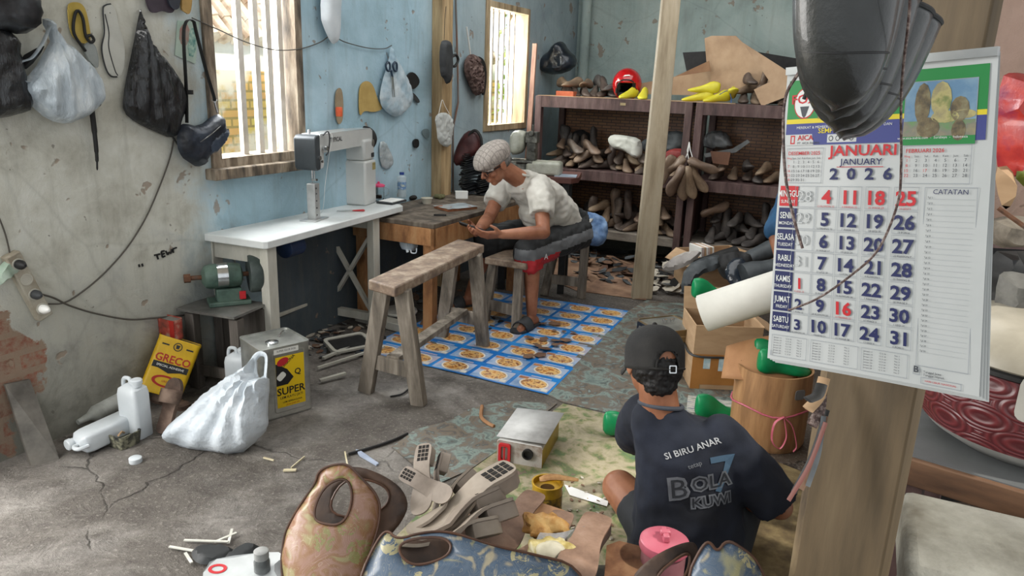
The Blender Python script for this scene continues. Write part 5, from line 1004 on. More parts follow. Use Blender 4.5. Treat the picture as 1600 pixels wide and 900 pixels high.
b.build('leather_chips', SCR[2], world=True, label='small brown leather chips on the blue mat near the foot', cat='scraps', kind='stuff', sharp=0)
# slab of wood under the table and light lumber
b = MB(); b.beam(G(562, 500)+V((0, 0, .03)), G(640, 520)+V((0, 0, .03)), .09, .05); b.build('wood_block', TBL, world=True, label='pale wooden block on the floor behind the sawhorse bench', cat='block', bevel=.003)
lathe_thing('round_plate', 'dusty white round plate lying on the floor behind the bench', 'plate', G(625, 488, .05), [[(.0, 0), (.11, .0), (.115, .01), (.11, .02), (.0, .022)]], ['plate_body'], [mat('dusty_lid', ['a9a79f', 'c8c6be'], 7)], n=30)
for i, (a, c_, w_, lab) in enumerate((((505, 565), (575, 535), .02, 'pale stick lying under the white sewing table nearest pedal'), ((497, 580), (600, 548), .014, 'long thin pale batten crossing the offcuts by the tin'), ((500, 600), (540, 590), .02, 'short pale offcut stick beside the silver tin'))):
    b = MB(); b.beam(G(*a)+V((0, 0, .02)), G(*c_)+V((0, 0, .025)), w_, .012); b.build('stick', TBL, world=True, label=lab, cat='stick')
# ---------------------------------------------------------------- boxes on the right of the pole
BLT = mat('tin_navy', ['27303d', '3a4656'], 5, .35, .05, metal=.4); KT = mat('tin_tan', ['8d7c5e', 'b09c78'], 5, .4, .1, metal=.3, grime=.3)
tn = tin('navy panelled square biscuit tin behind the seated man\'s cap', .25, .25, .27, mat('tin_gold', ['7c6c50', 'a08d6b'], 5, .4, .1, metal=.4, grime=.35), TIN)
pc = G(1028, 592); ang = math.atan2((G(1076, 585)-pc).y, (G(1076, 585)-pc).x); tn.location = pc+V((cos(ang+PI/4), sin(ang+PI/4), 0))*.177; tn.rotation_euler = (0, 0, ang)
LF = rot(z=-PI/2) @ rot(x=PI/2)
b = MB(); b.poly(rrect(.24, .25, .01), .1255, .127, LF @ TR((0, .135, 0))); b.build('navy_panel', BLT, tn)
b = MB(); b.poly(rrect(.2, .21, .01), .1272, .1285, LF @ TR((0, .135, 0)), 0, [rrect(.185, .195, .01)[::-1]]); b.build('panel_border', TIN, tn)
b = MB(); b.poly(rrect(.18, .2, .02), .1255, .127, rot(x=PI/2) @ TR((0, .135, 0)), 0, [rrect(.165, .185, .02)[::-1]]); b.poly([(-.11, .0), (.11, 0), (.11, .07), (-.11, .07)], .1255, .1262, rot(x=PI/2) @ TR((0, .02, 0)), 1); b.build('front_panel', [KT, mat('tin_teal', ['48605c', '6b8078'], 6, .4)], tn)
for x in (-.02, .03): b = MB(); b.tube(curve([(x, .02, .27), (x, .02, .285), (x+.02, .02, .285), (x+.02, .02, .27)], 4), .004, 6); b.build('latch', CHROME, tn)
def carton(label, p, rz, w, d, h, m=CARD, flaps=(), open_=True, group=None, name='cardboard_box'):
    r = thing(name, label, 'box', p, rz=rz); b = MB(); th = .006
    b.poly([(-w/2, -d/2), (w/2, -d/2), (w/2, d/2), (-w/2, d/2)], 0, h, None, 0, [[(-w/2+th, -d/2+th), (-w/2+th, d/2-th), (w/2-th, d/2-th), (w/2-th, -d/2+th)]] if open_ else ())
    if open_: b.box((0, 0, .01), (w-.01, d-.01, .01))
    b.build('box_body', m, r, bevel=.002)
    for side, ang_, fl in flaps:
        b = MB(); b.box((0, fl/2, 0), (w if side in 'fb' else d, fl, th)); rr = {'f': TR((0, -d/2, h), z=PI), 'b': TR((0, d/2, h)), 'l': TR((-w/2, 0, h), z=PI/2), 'r': TR((w/2, 0, h), z=-PI/2)}[side] @ rot(x=ang_)
        b.v = [rr @ v for v in b.v]; b.build('flap', m, r)
    return r
q0, q1 = G(1080, 608), G(1178, 612); an = math.atan2((q1-q0).y, (q1-q0).x); cen = (q0+q1)/2+V((-sin(an), cos(an), 0))*.16
r = carton('large taped cardboard box under the big white paper roll', V((cen.x, cen.y, 0)), an, (q1-q0).length+.02, .32, .36, CARD, [('b', R(70), .12), ('r', R(-30), .14)])
hb = .36; wb = (q1-q0).length+.02; TPE = mat('brown_tape', ['a5703a', 'bb8248'], 5, .3, .1)
b = MB(); b.poly([(-wb/2, .03), (wb/2, .03), (wb/2, .2), (-wb/2, .2)], .161, .1618, rot(x=PI/2), 0); b.poly([(-wb/2, .0), (-wb/2+.05, .0), (-wb/2+.05, .03), (-wb/2, .03)], .161, .1617, rot(x=PI/2), 0); b.build('tape', TPE, r)
b = MB(); b.tube(curve([(-wb/2-.003, .1, .19), (-wb/2-.003, -.163, .195), (0, -.165, .187), (wb/2+.003, -.163, .19), (wb/2+.003, .1, .19)], 6), .006, 6); b.build('string', DKGREY, r)
for x, z in ((-.1, .12), (-.02, .11), (.08, .09)): b = MB(); b.poly([(-.018, 0), (.018, 0), (.018, .07), (-.018, .07)], .1619, .1626, rot(x=PI/2) @ TR((x, z, 0))); b.build('paper_label', mat('pale_blue_label', ['9fc0cc', 'd8e2e2'], 30), r)
# loose strings from box
cable('string', [D(1150, 560, 3.4), D(1148, 600, 3.38), D(1150, 640, 3.3), D(1165, 665, 3.2)], .003, PAPER, 'pale string trailing down from the large taped box', 'string')
# big paper roll
ra, rb = D(1105, 488, 3.3), D(1245, 452, 3.35); ra.z = .44+.0; 
ra = D(1098, 489, 3.3); rb = D(1290, 428, 3.15); r = thing('paper_roll', 'big white paper roll lying across the taped cardboard box', 'roll', ra)
m = between(ra, rb); L_ = (rb-ra).length; rad = .092
b = MB(); pts = []
for k in range(70): a = -k/69*PI*2.35+1.2; rr = rad-.010*k/69; pts.append((rr*cos(a), rr*sin(a)))
vs = []; 
for k, (x, z) in enumerate(pts): vs += [(x, 0, z), (x, L_, z)]
b.add(vs, [(2*k, 2*k+1, 2*k+3, 2*k+2) for k in range(69)], 0, m); b.build('rolled_sheet', mat('roll_paper', ['c5c3ba', 'dad8cf'], 3, .6, .03), r, world=True, solid=.002)
# leather rolls and open box behind
LG = mat('dark_sheet_leather', ['2f3336', '454a4d', '585d60'], 5, .5, .15)
for i, (a, c_, y0, y1, rd, lab, m_) in enumerate((((1130, 425), (1240, 372), 5.15, 5.3, .075, 'dark grey leather roll behind the white paper roll', LG), ((1160, 432), (1265, 415), 4.75, 4.8, .105, 'wide dark leather roll right behind the paper roll', LG), ((1085, 415), (1150, 392), 5.3, 5.4, .05, 'black leather roll leaning on the offcut heap', BLACK))):
    p, q_ = D(*a, y0), D(*c_, y1); b = MB(); b.tube([p.lerp(q_, k/6) for k in range(7)], [rd*(1+.06*sin(k*2)) for k in range(7)], 20, flat=.8); b.build('leather_roll', m_, world=True, label=lab, cat='roll')
pq = G(1110, 478); r = carton('open cardboard box of papers and leather behind the navy tin', V((pq.x+.1, pq.y+.35, 0)), R(20), .5, .36, .34, CARD, [('f', R(-20), .12), ('l', R(-40), .12)])
for i in range(7):
    o = MB(); o.box((0, 0, .15), (.012, .16, .30)); oo = o.build('booklet', [PAPER, mat('pinkish_paper', 'c9b5ab'), CARD][i % 3], label='thin booklet standing upright in the open cardboard box', cat='booklet', group='booklets in the open box'); oo.location = (pq.x-.06+i*.016, pq.y+.27+i*.005, .10); oo.rotation_euler = (0, R(-6), R(20))
for i, (pts, y, m_, lab) in enumerate((([(1070, 415), (1110, 398), (1135, 400), (1125, 420), (1090, 430), (1075, 460), (1062, 455)], 4.98, LG, 'grey leather sheet draped over the open box'), ([(1118, 398), (1150, 390), (1180, 400), (1165, 430), (1130, 425)], 4.98, BLACK, 'glossy black leather sheet in the open box'), ([(1140, 405), (1165, 400), (1172, 440), (1150, 455), (1130, 430)], 4.9, mat('navy_gloss', ['141a22', '2a3440'], 5, .25, .2, coat=.4), 'navy glossy leather piece hanging over the open box'), ([(1030, 420), (1060, 395), (1100, 390), (1085, 410), (1050, 425)], 5.25, mat('grey_white_sheet', ['8f8a86', 'c0bab5'], 4), 'pale grey board on top of the offcut heap'))):
    q = FACE(y, tilt=R(40)); q = PL(D(*pts[0], y), q.n); b = MB(); b.puffy(q.locs(pts), q.M, .03, .0, .02, .012, 14); b.build('leather_sheet', m_, world=True, label=lab, cat='leather')
cb_ = G(1215, 470); carton('closed cardboard box under the dark leather rolls', V((cb_.x+.05, cb_.y+.12, 0)), R(5), .55, .4, .30, CARD, (), False)
# green lasts
def glast(a, c_, za, zc, label, roll=0, sc=None): 
    p, q_ = G(*a, za), G(*c_, zc); return put_last('n', between(p, q_, sc=sc or 1, roll=roll), label)
p = G(945, 690, .004); put_last('n', TR(G(942, 684, .004), z=R(-75)), 'green plastic last standing on mat left of the man\'s neck')
put_last('n', TR(G(990, 694, .004), z=R(-60)), 'green plastic last standing nearest the man\'s shoulder')
put_last('n', TR(G(1085, 655, .03), z=R(-80)) , 'green plastic last lying in front of the taped box')
put_last('n', TR(D(1080, 470, 3.9), z=R(-75)), 'green plastic last peeking behind the paper roll end')
bx = G(1150, 665, 0)
b = MB(); b.box((0, 0, .02), (.3, .2, .04)); o = b.build('shoe_box', [mat('striped_box', ['2c3f6b', 'c5c0b5', '3c5c4c'], 14, .6, stretch=(1, 6, 1))], label='flat blue and cream box under the green last by the carton', cat='box'); o.location = (G(1125, 655).x, G(1125, 655).y+.05, .0); o.rotation_euler = (0, 0, R(-15))
# round tub with pink string
pr_ = G(1215, 712); pr_.y += .17; r = thing('cardboard_tub', 'round brown taped cardboard tub tied with pink string', 'tub', pr_); rt = .165; ht = .36
n = 40; b = MB(); b.lathe([(rt*.94, 0), (rt, .02), (rt*1.02, ht*.6), (rt, ht), (rt-.008, ht), (rt-.01, .02), (0, .02)], None, n, cap=False); b.build('tub_body', mat('taped_cardboard', ['8f6a48', 'aa8058', 'bb9468'], 5, .55, .3, stretch=(4, 4, .5)), r)
PS = mat('pink_string', ['b9566a', 'cf7484'], 20, .5)
b = MB(); b.tube([((rt+.008)*cos(a*PI/12), (rt+.008)*sin(a*PI/12), .19+.01*sin(a)) for a in range(25)], .004, 6); b.tube(curve([(0, -rt-.01, .19), (-.04, -rt-.02, .16), (-.04, -rt-.02, .08), (0, -rt-.015, .04), (.02, -rt-.02, .10), (.0, -rt-.01, .19)], 6), .007, 6, flat=.4); b.tube(curve([(0, -rt-.01, .19), (.04, -rt-.02, .15), (.07, -rt-.02, .06), (.06, -rt-.02, .03)], 6), .007, 6, flat=.4); b.build('pink_string', PS, r)
b = MB(); b.poly(rrect(.05, .045, .01), 0, .002, TR((.06, -rt-.0, .29)) @ rot(x=PI/2) @ rot(y=R(20))); b.build('sticker', mat('grey_sticker', ['6b6a68', '8b8a88'], 9), r)
put_last('n', TR(pr_+V((-.1, -.06, ht-.03)), z=R(-80)), 'green plastic last on top of the round cardboard tub front side')
put_last('n', TR(pr_+V((-.09, .05, ht-.02)), z=R(-95)), 'green plastic last on the round tub behind another green last')
# curved cardboard
q = FACEAT(D(1190, 560, pr_.y+.02), tilt=R(30), az=R(-20)); b = MB()
b.grid(14, 6, lambda u, v: V(((u-.5)*.32, -.12+v*(.16+.12*u), .10*(1-(2*u-.9)**2)*.6-.05*v)), 0, q.M); b.build('curved_cardboard', mat('tan_curl', ['a3754e', 'bb8d63'], 4, .7), world=True, label='curled tan leather sheet leaning on the round tub under calendar', cat='leather', solid=.004)
cable('wire', [q.hit(*p)+V((0, -.03, 0)) for p in ((1155, 560), (1180, 556), (1200, 562), (1225, 566))], .003, SCR[0], 'dark wire lying on the curled tan leather', 'wire')
# ---------------------------------------------------------------- people
from mathutils.bvhtree import BVHTree
SKIN = mat('tan_skin', ['7d4f38', '96634a', 'a8755a'], 6, .5, .12, sss=.08, bscale=60); SKIN2 = mat('brown_skin', ['74482f', '8e5d42', '9f6d50'], 6, .5, .12, sss=.08, bscale=60)
HAIR = mat('black_hair', ['0c0b0b', '1c1a19'], 40, .6, .6, stretch=(1, 1, .2)); GREYH = mat('greying_hair', ['4a4744', '7d7975'], 60, .7, .5)
def frame(f, up):
    y = V(f).normalized(); x = y.cross(V(up)).normalized(); z = x.cross(y); return Matrix(((x.x, y.x, z.x), (x.y, y.y, z.y), (x.z, y.z, z.z))).to_4x4()
def head(mb, M, k=1.0):
    P = lambda x, y, z: M @ V((x*k, y*k, z*k)); ro = M.to_3x3()
    B_ = lambda c, r, n=18: mb.ball(P(*c), V(r)*k, n, ro=ro)
    B_((0, -.014, .03), (.074, .094, .084)); B_((0, .03, -.035), (.056, .058, .072)); B_((0, .058, -.088), (.026, .022, .022)); B_((0, .02, .02), (.066, .072, .07))
    for s in (-1, 1):
        B_((s*.036, .056, -.022), (.026, .026, .026), 12); B_((s*.031, .075, .002), (.015, .011, .011), 10); B_((s*.012, .1, -.028), (.009, .009, .008), 8)
        B_((s*.077, -.006, -.008), (.010, .02, .033), 12); B_((s*.08, -.012, .008), (.008, .016, .018), 10)
    cap(mb, P(-.042, .078, .022), P(.042, .078, .022), .012*k, .012*k, 8); cap(mb, P(0, .086, .012), P(0, .11, -.022), .008*k, .012*k, 8)
    cap(mb, P(-.02, .086, -.055), P(.02, .086, -.055), .0075*k, .0075*k, 8); cap(mb, P(-.015, .084, -.067), P(.015, .084, -.067), .008*k, .008*k, 8)
def hand(mb, wr, tip, nrm, thumb, curl=.5, k=1.0, fr=.0085):
    """palm from wr towards tip; nrm: palm side; thumb: side of the thumb"""
    wr = V(wr); f = (V(tip)-wr).normalized(); n = V(nrm); n = (n-f*n.dot(f)).normalized(); s = V(thumb); s = (s-f*s.dot(f)-n*s.dot(n)).normalized()
    for i, o in enumerate((.03, .01, -.01, -.03)):
        kn = wr+f*(.088-(.004 if i in (0, 3) else 0))*k+s*o*k; cap(mb, wr+s*o*.6*k, kn, .014*k, .0115*k, 8)
        L = (.040, .045, .042, .032)[i]*k; d = f.copy(); p = kn
        for j in range(3):
            a = curl*(.55 if j == 0 else .9); d = (d*cos(a)+n*sin(a)).normalized(); q = p+d*L*(1, .7, .55)[j]
            cap(mb, p, q, fr*k*(1-.08*j), fr*k*(.92-.1*j), 8); p = q
            n2 = n; 
    b0 = wr+f*.025*k+s*.03*k; t1 = b0+(s*.8+f*.7+n*.3).normalized()*.04*k; t2 = t1+(f*.9+s*.25+n*.45).normalized()*.032*k; cap(mb, b0, t1, .014*k, .011*k, 8); cap(mb, t1, t2, .0105*k, .0085*k, 8)
def foot(mb, an, toe, k=1.0):
    an = V(an); toe = V(toe); d = (toe-an); d.z = 0; d.normalize(); s = d.cross(V((0, 0, 1))); b_ = V((an.x, an.y, 0))
    cap(mb, b_-d*.04*k+V((0, 0, .035)), b_+d*.09*k+V((0, 0, .04)), .032*k, .03*k, 10); cap(mb, b_+V((0, 0, .06)), b_+d*.13*k+V((0, 0, .03)), .032*k, .02*k, 10)
    for i, o in enumerate((-.03, -.013, .002, .016, .029)): cap(mb, b_+d*.11*k+s*o*.8*k+V((0, 0, .025)), b_+d*(.185-.008*i*i*.5)*k+s*o*k+V((0, 0, .014)), .015*k, (.013 if i == 0 else .009)*k, 8)
def rings(mb, L, n=24, mi=0):
    """L: (centre, half-width vector, half-depth vector)"""
    vs = []
    for c_, a, d in L:
        for k in range(n):
            t = 2*PI*k/n; x, y = cos(t), sin(t); vs.append(V(c_)+V(a)*math.copysign(abs(x)**.85, x)+V(d)*math.copysign(abs(y)**.85, y))
    fs = [(i*n+j, i*n+(j+1) % n, (i+1)*n+(j+1) % n, (i+1)*n+j) for i in range(len(L)-1) for j in range(n)]+[tuple(range(n))[::-1], tuple((len(L)-1)*n+j for j in range(n))]
    mb.add(vs, fs, mi)
def eyes(M, par, k=1.0):
    for s in (-1, 1):
        b = MB(); b.ball((M @ V((s*.031*k, .083*k, .001*k))), (.0095*k, .0045*k, .004*k), 10, ro=M.to_3x3()); b.build('eye', mat('dark_eye', '1a1210', rough=.2), par, world=True)
        b = MB(); b.tube([M @ V((s*x*k, y*k, z*k)) for x, y, z in ((.014, .09, .024), (.03, .09, .03), (.047, .08, .025))], .0035*k, 6); b.build('eyebrow', HAIR, par, world=True)
wr_fn = lambda amp, sc, st_=(1, 1, 1): (lambda p: amp*(noise.noise(V((p.x*sc*st_[0], p.y*sc*st_[1], p.z*sc*st_[2])))+.5*noise.noise(p*sc*2.3)))
# ---- the man in the white shirt
sd = V((.68, -.73, 0)).normalized(); fw = V((-.73, -.68, 0)).normalized(); Z = V((0, 0, 1))
pel = V((.36, 5.03, .57)); nek = V((.03, 4.74, .965)); hip1, hip2 = pel+sd*.1, pel-sd*.1
S1, S2 = nek+sd*.165+V((.01, .01, -.05)), nek-sd*.165+V((.01, .01, -.05))
E1, E2 = V((.18, 4.44, .67)), V((-.165, 4.68, .70)); W1_, W2_ = V((-.07, 4.28, .68)), V((-.215, 4.40, .68))
K1, K2 = V((.10, 4.62, .50)), V((-.17, 4.93, .51)); A1, A2 = V((.135, 4.62, .09)), V((-.30, 5.02, .09))
man = thing('person', 'man in white t-shirt, flat cap and glasses leaning over a phone on the bench', 'person', V((pel.x, pel.y, .0)))
hc = D(774, 256, 4.60); HM = Matrix.Translation(hc) @ frame((-.70, -.42, -.52), (-.35, -.25, .9))
b = MB(); head(b, HM, 1.06); cap(b, HM @ V((0, -.03, -.05)), nek+V((0, 0, -.02)), .055, .062, 14)
rings(b, [(pel, sd*.14, (Z-fw*.4).normalized()*.09), (pel.lerp(nek, .35)+Z*.03, sd*.13, (Z-fw).normalized()*.085), (pel.lerp(nek, .8)+Z*.02, sd*.16, (Z-fw).normalized()*.09), (nek-Z*.03, sd*.12, (Z-fw).normalized()*.06)])
for S_, E_p, W_p in ((S1, E1, W1_), (S2, E2, W2_)): chain(b, [(S_, .055), (E_p, .042)]); chain(b, [(E_p, .043), (E_p.lerp(W_p, .35), .042), (W_p, .027)])
for H_, K_, A_ in ((hip1, K1, A1), (hip2, K2, A2)): chain(b, [(H_, .09), (K_, .058)]); chain(b, [(K_, .056), (K_.lerp(A_, .35)+V((.012, .015, 0)), .054), (A_, .034)])
foot(b, A1, A1+V((-.55, -.85, 0))); foot(b, A2, A2+V((-.8, -.5, 0)))
hand(b, W1_, V((-.26, 4.22, .675)), V((-.1, .6, .7)), V((.0, .25, 1)), .45); hand(b, W2_, V((-.27, 4.26, .685)), V((.7, -.1, .7)), V((.3, .2, 1)), .45)
b.build('body', SKIN, man, world=True, rem=.0055, smi=4)
eyes(HM, man, 1.06)
# t-shirt
b = MB(); up_ = (Z-fw*.9).normalized()
rings(b, [(pel+V((-.02, -.02, .05)), sd*.165, up_*.11), (pel.lerp(nek, .3)+Z*.035, sd*.17, up_*.125), (pel.lerp(nek, .6)+Z*.02, sd*.18, up_*.125), (pel.lerp(nek, .85)+Z*.0, sd*.185, up_*.11), (nek-Z*.03, sd*.15, up_*.085), (nek+Z*.005+fw*.01, sd*.082, up_*.06)])
for S_, E_p in ((S1, E1), (S2, E2)):
    m_ = S_.lerp(E_p, .62); d_ = (E_p-S_).normalized(); a_ = sd-d_*sd.dot(d_); a_.normalize(); c_ = d_.cross(a_)
    b.ball(S_, .08, 16); rings(b, [(S_-d_*.03, a_*.07, c_*.07), (S_+d_*.04, a_*.080, c_*.082), (m_, a_*.075, c_*.08)])
b.ball(pel.lerp(nek, .55)+fw*.03-Z*.06, (.13, .13, .13), 16)
TS = mat('offwhite_cotton', ['a7a49b', 'c1beb5', 'd0cdc5'], 4, .85, .35, bd=.01, bscale=9)
b.build('t_shirt', TS, man, world=True, rem=.010, smi=3, disp=wr_fn(.016, 13, (1, 1, .5)))
b = MB(); ring_ = [HM @ V((.062*cos(a), -.02+.055*sin(a), -.115)) for a in [i*PI/10 for i in range(21)]]; b.tube([nek+V((0, 0, .012))+sd*.075*cos(a)+up_*.0+(fw*.8+Z*.25)*.062*sin(a) for a in [i*PI/10 for i in range(21)]], .008, 8); b.build('collar', TS, man, world=True)
# shorts with grey band and red hem
b = MB(); rings(b, [(pel+Z*.08-fw*.03, sd*.16, up_*.11), (pel, sd*.185, up_*.13), (pel-Z*.0+fw*.1, sd*.19, up_*.12)])
for H_, K_ in ((hip1, K1), (hip2, K2)):
    d_ = (K_-H_).normalized(); a_ = (sd-d_*sd.dot(d_)).normalized(); c_ = d_.cross(a_); rings(b, [(H_-d_*.04, a_*.12, c_*.11), (H_.lerp(K_, .5), a_*.105, c_*.105), (H_.lerp(K_, .95), a_*.10, c_*.10), (K_+d_*.04-Z*.03, a_*.095, c_*.10), (K_+d_*.03-Z*.09, a_*.08, c_*.085)]); b.ball(K_+d_*.01, .098, 18); rings(b, [(K_, d_*.092, a_*.092), (K_-Z*.06-d_*.01, d_*.088, a_*.09), (K_-Z*.115-d_*.02, d_*.08, a_*.085)])
sh = b.build('shorts', [mat('black_jersey', ['141516', '232526'], 5, .7, .3, bscale=12), mat('grey_jersey', ['5c5e60', '6f7173'], 5, .7), mat('red_jersey', ['9e1f26', 'b62a30'], 5, .6)], man, world=True, rem=.009, smi=3, disp=wr_fn(.010, 14))
org = V((pel.x, pel.y, 0)); d_ = (K1-hip1); L_ = d_.length; d_.normalize()
for p in sh.data.polygons:
    c_ = p.center+org-hip1; u = c_.dot(d_)/L_; h = c_.z-(d_.z*c_.dot(d_)); out = c_.dot(sd)
    if out > -.01 and (c_+hip1-K1).length < .65:
        band = .02; t_ = h-band
        if u > -.3 and -.045 < t_ < .025: p.material_index = 1
        elif u > .6-.0*t_ and t_ <= -.045: p.material_index = 2
b = MB(); b.text('A', .05, TR(K1+sd*.099+V((.03, .02, -.03))) @ frame(-sd, Z) @ rot(x=PI/2), 0, .02); b.build('badge', mat('badge_grey', 'bfbfbf'), man, world=True)
# slippers
for A_, dr, lb in ((A1, V((-.55, -.85, 0)).normalized(), 'black rubber slipper worn on the nearer foot of seated man'), (A2, V((-.8, -.5, 0)).normalized(), 'black rubber slipper worn on the farther foot under the bench')):
    r = thing('slipper', lb, 'slipper', V((A_.x, A_.y, 0))-dr*.07, rz=math.atan2(dr.y, dr.x)-PI/2); b = MB(); b.poly(sole_outline(.29, .115), .0, .022); b.build('sole', DKGREY, r, bevel=.004)
    b = MB(); b.grid(10, 5, lambda u, v: V(((u-.5)*.118, .135+v*.085-.02*abs(u-.5), .016+(.072-.02*v)*sin(u*PI)**.55))); b.build('strap', DKGREY, r, solid=.008)
# flat cap
FC = NT('plaid_tweed'); co_ = FC.co('Object'); sp_ = FC.sep(co_); pl = FC.math('MAXIMUM', FC.math('GREATER_THAN', FC.math('FRACT', FC.math('MULTIPLY', sp_[0], 34)), .84), FC.math('GREATER_THAN', FC.math('FRACT', FC.math('MULTIPLY', sp_[1], 34)), .84))
FC.l(FC.mix(FC.math('MULTIPLY', pl, .5), FC.ramp(FC.noise(co_, 90), [(.3, '857d76'), (.7, 'aaa29a')]), '5c5550'), FC.b.inputs['Base Color']); FC.b.inputs['Roughness'].default_value = .9
r = thing('flat_cap', 'grey plaid flat cap on the head of the man in white', 'cap', HM @ V((0, -.012, .062)), rotm=HM.to_3x3())
b = MB(); vs = []; n = 40; m_ = 14
for j in range(m_+1):
    for i in range(n):
        a = PI*.5*j/m_; t = 2*PI*i/n; y = cos(t); fr_ = max(0, -sin(t)*-1)
        rx, ry = .102, .132; z = .078*cos(a)**.8-.004
        vs.append((rx*sin(a)*cos(t), .0+ry*sin(a)*sin(t)+.012, z-.018*max(0, sin(t))*sin(a)))
for i in range(n): t = 2*PI*i/n; vs.append((.09*cos(t), .112*sin(t)+.002, -.04-.01*max(0, sin(t))))
b.add(vs, [(j*n+i, (j+1)*n+i, (j+1)*n+(i+1) % n, j*n+(i+1) % n) for j in range(m_+1) for i in range(n)]); b.build('crown', FC.m, r)
b = MB(); b.grid(14, 5, lambda u, v: V((.075*sin((u-.5)*2.6), .085+.05*cos((u-.5)*2.6)*(v*.9+.3)-.03, -.026-.022*v-.012*(2*u-1)**2))); b.build('brim', FC.m, r, solid=.006)
# hair and glasses
b = MB(); b.ball(HM @ V((0, -.035, .0)), (.079, .078, .055), 20, ro=HM.to_3x3()); b.build('hair', GREYH, man, world=True)
r = thing('glasses', 'black framed glasses low on the nose of the man in white', 'glasses', HM @ V((0, .1, 0)), rotm=HM.to_3x3())
for s in (-1, 1):
    b = MB(); P_ = rrect(.046, .032, .012, 4); b.poly([(x*1.08, y*1.08) for x, y in P_], -.002, .002, TR((s*.031, .0, -.004)) @ rot(x=PI/2), 0, [P_[::-1]]); b.build('rim', BLACK, r)
    b = MB(); b.beam((s*.056, -.0, .004), (s*.085, -.1, .006), .004, .006); b.build('temple', BLACK, r)
b = MB(); b.tube([(-.008, 0, .002), (0, .002, .005), (.008, 0, .002)], .002, 6); b.build('bridge', BLACK, r)
# phone
ph = (W1_+W2_)/2+V((-.105, -.05, .035)); r = thing('phone', 'black phone held in both hands of the man in white', 'phone', ph, rotm=frame((-.9, .15, .25), (.25, .35, .9)).to_3x3())
b = MB(); b.poly(rrect(.078, .16, .01), -.004, .004); b.build('phone_body', BLACK, r); b = MB(); b.poly(rrect(.072, .15, .008), .0042, .0046); b.build('screen', mat('phone_glass', '20262c', rough=.08, bump=0), r)
# ---- the man on the floor, seen from behind
sd2 = V((.95, -.28, 0)).normalized(); fw2 = V((.28, .95, 0)).normalized(); pel = V((.60, 2.10, .15)); nek = V((.475, 2.12, .60))
S1, S2 = nek+sd2*.165+V((.03, 0, -.085)), V((.445, 2.23, .505)); E1, E2 = V((.86, 2.05, .30)), V((.455, 2.42, .32)); W1_, W2_ = V((.74, 2.30, .20)), V((.50, 2.52, .24))
g2 = thing('person', 'man in black cap and navy printed t-shirt sitting with his back turned', 'person', V((pel.x, pel.y, 0)))
hc = D(1020, 566, 2.17); HM2 = Matrix.Translation(hc) @ frame((-.22, .92, -.30), (.0, .25, .95))
b = MB(); head(b, HM2, 1.02); cap(b, HM2 @ V((0, -.03, -.05)), nek+V((0, 0, -.03)), .056, .064, 16)
rings(b, [(pel-Z*.05, sd2*.15, fw2*.11), (pel.lerp(nek, .35), sd2*.13, fw2*.09), (pel.lerp(nek, .75)+V((.045, 0, 0)), sd2*.13, fw2*.09), (nek-Z*.04, sd2*.08, fw2*.06)])
for S_, E_p, W_p in ((S1, E1, W1_), (S2, E2, W2_)): chain(b, [(S_, .055), (E_p, .042)]); chain(b, [(E_p, .042), (E_p.lerp(W_p, .35), .04), (W_p, .026)])
KL, KR = V((.40, 2.30, .20)), V((.92, 2.42, .22)); AL, AR = V((.46, 2.50, .06)), V((.72, 2.62, .06))
for H_, K_, A_ in ((pel-sd2*.1, KL, AL), (pel+sd2*.1, KR, AR)): chain(b, [(H_, .085), (K_, .062)]); chain(b, [(K_, .06), (K_.lerp(A_, .4), .054), (A_, .034)])
foot(b, AL, AL+V((.5, .7, 0))); foot(b, AR, AR+V((-.5, .7, 0)))
hand(b, W1_, V((.66, 2.42, .18)), V((-.4, 0, -.9)), V((-.9, .3, 0)), .5); hand(b, W2_, V((.60, 2.58, .22)), V((0, 0, -1)), V((.6, -.8, 0)), .5)
b.build('body', SKIN2, g2, world=True, rem=.006, smi=4); eyes(HM2, g2)
b = MB(); rings(b, [(pel-Z*.10, sd2*.19, fw2*.15), (pel+Z*.02, sd2*.185, fw2*.15), (pel.lerp(nek, .4)+V((.03, 0, 0)), sd2*.165, fw2*.135), (pel.lerp(nek, .68)+V((.05, 0, 0)), sd2*.165, fw2*.13), (pel.lerp(nek, .84)+V((.045, 0, 0)), sd2*.155, fw2*.105), (nek-Z*.04+V((.012, 0, 0)), sd2*.10, fw2*.075), (nek-Z*.0, sd2*.066, fw2*.06)])
for S_, E_p, k_ in ((S1, E1, .95), (S2, E2, .75)):
    m_ = S_.lerp(E_p, k_); d_ = (E_p-S_).normalized(); a_ = (fw2-d_*fw2.dot(d_)).normalized(); c_ = d_.cross(a_); b.ball(S_, .076, 18); rings(b, [(S_-d_*.045, a_*.062, c_*.06), (S_+d_*.03, a_*.080, c_*.076), (m_, a_*.078, c_*.074)])
NV = mat('navy_cotton', ['0d1018', '161b27', '1f2533'], 4, .85, .35, bd=.01, bscale=10)
shirt = b.build('t_shirt', NV, g2, world=True, rem=.009, smi=3, disp=wr_fn(.010, 10, (1, 1, .6)))
b = MB(); b.tube([nek+V((0, 0, .000))+sd2*.066*cos(a)+fw2*.058*sin(a)+Z*(-.014*sin(a)) for a in [i*PI/12 for i in range(25)]], .007, 8); b.build('collar', mat('collar_grey', ['3b3f47', '4d525b'], 9, .8), g2, world=True)
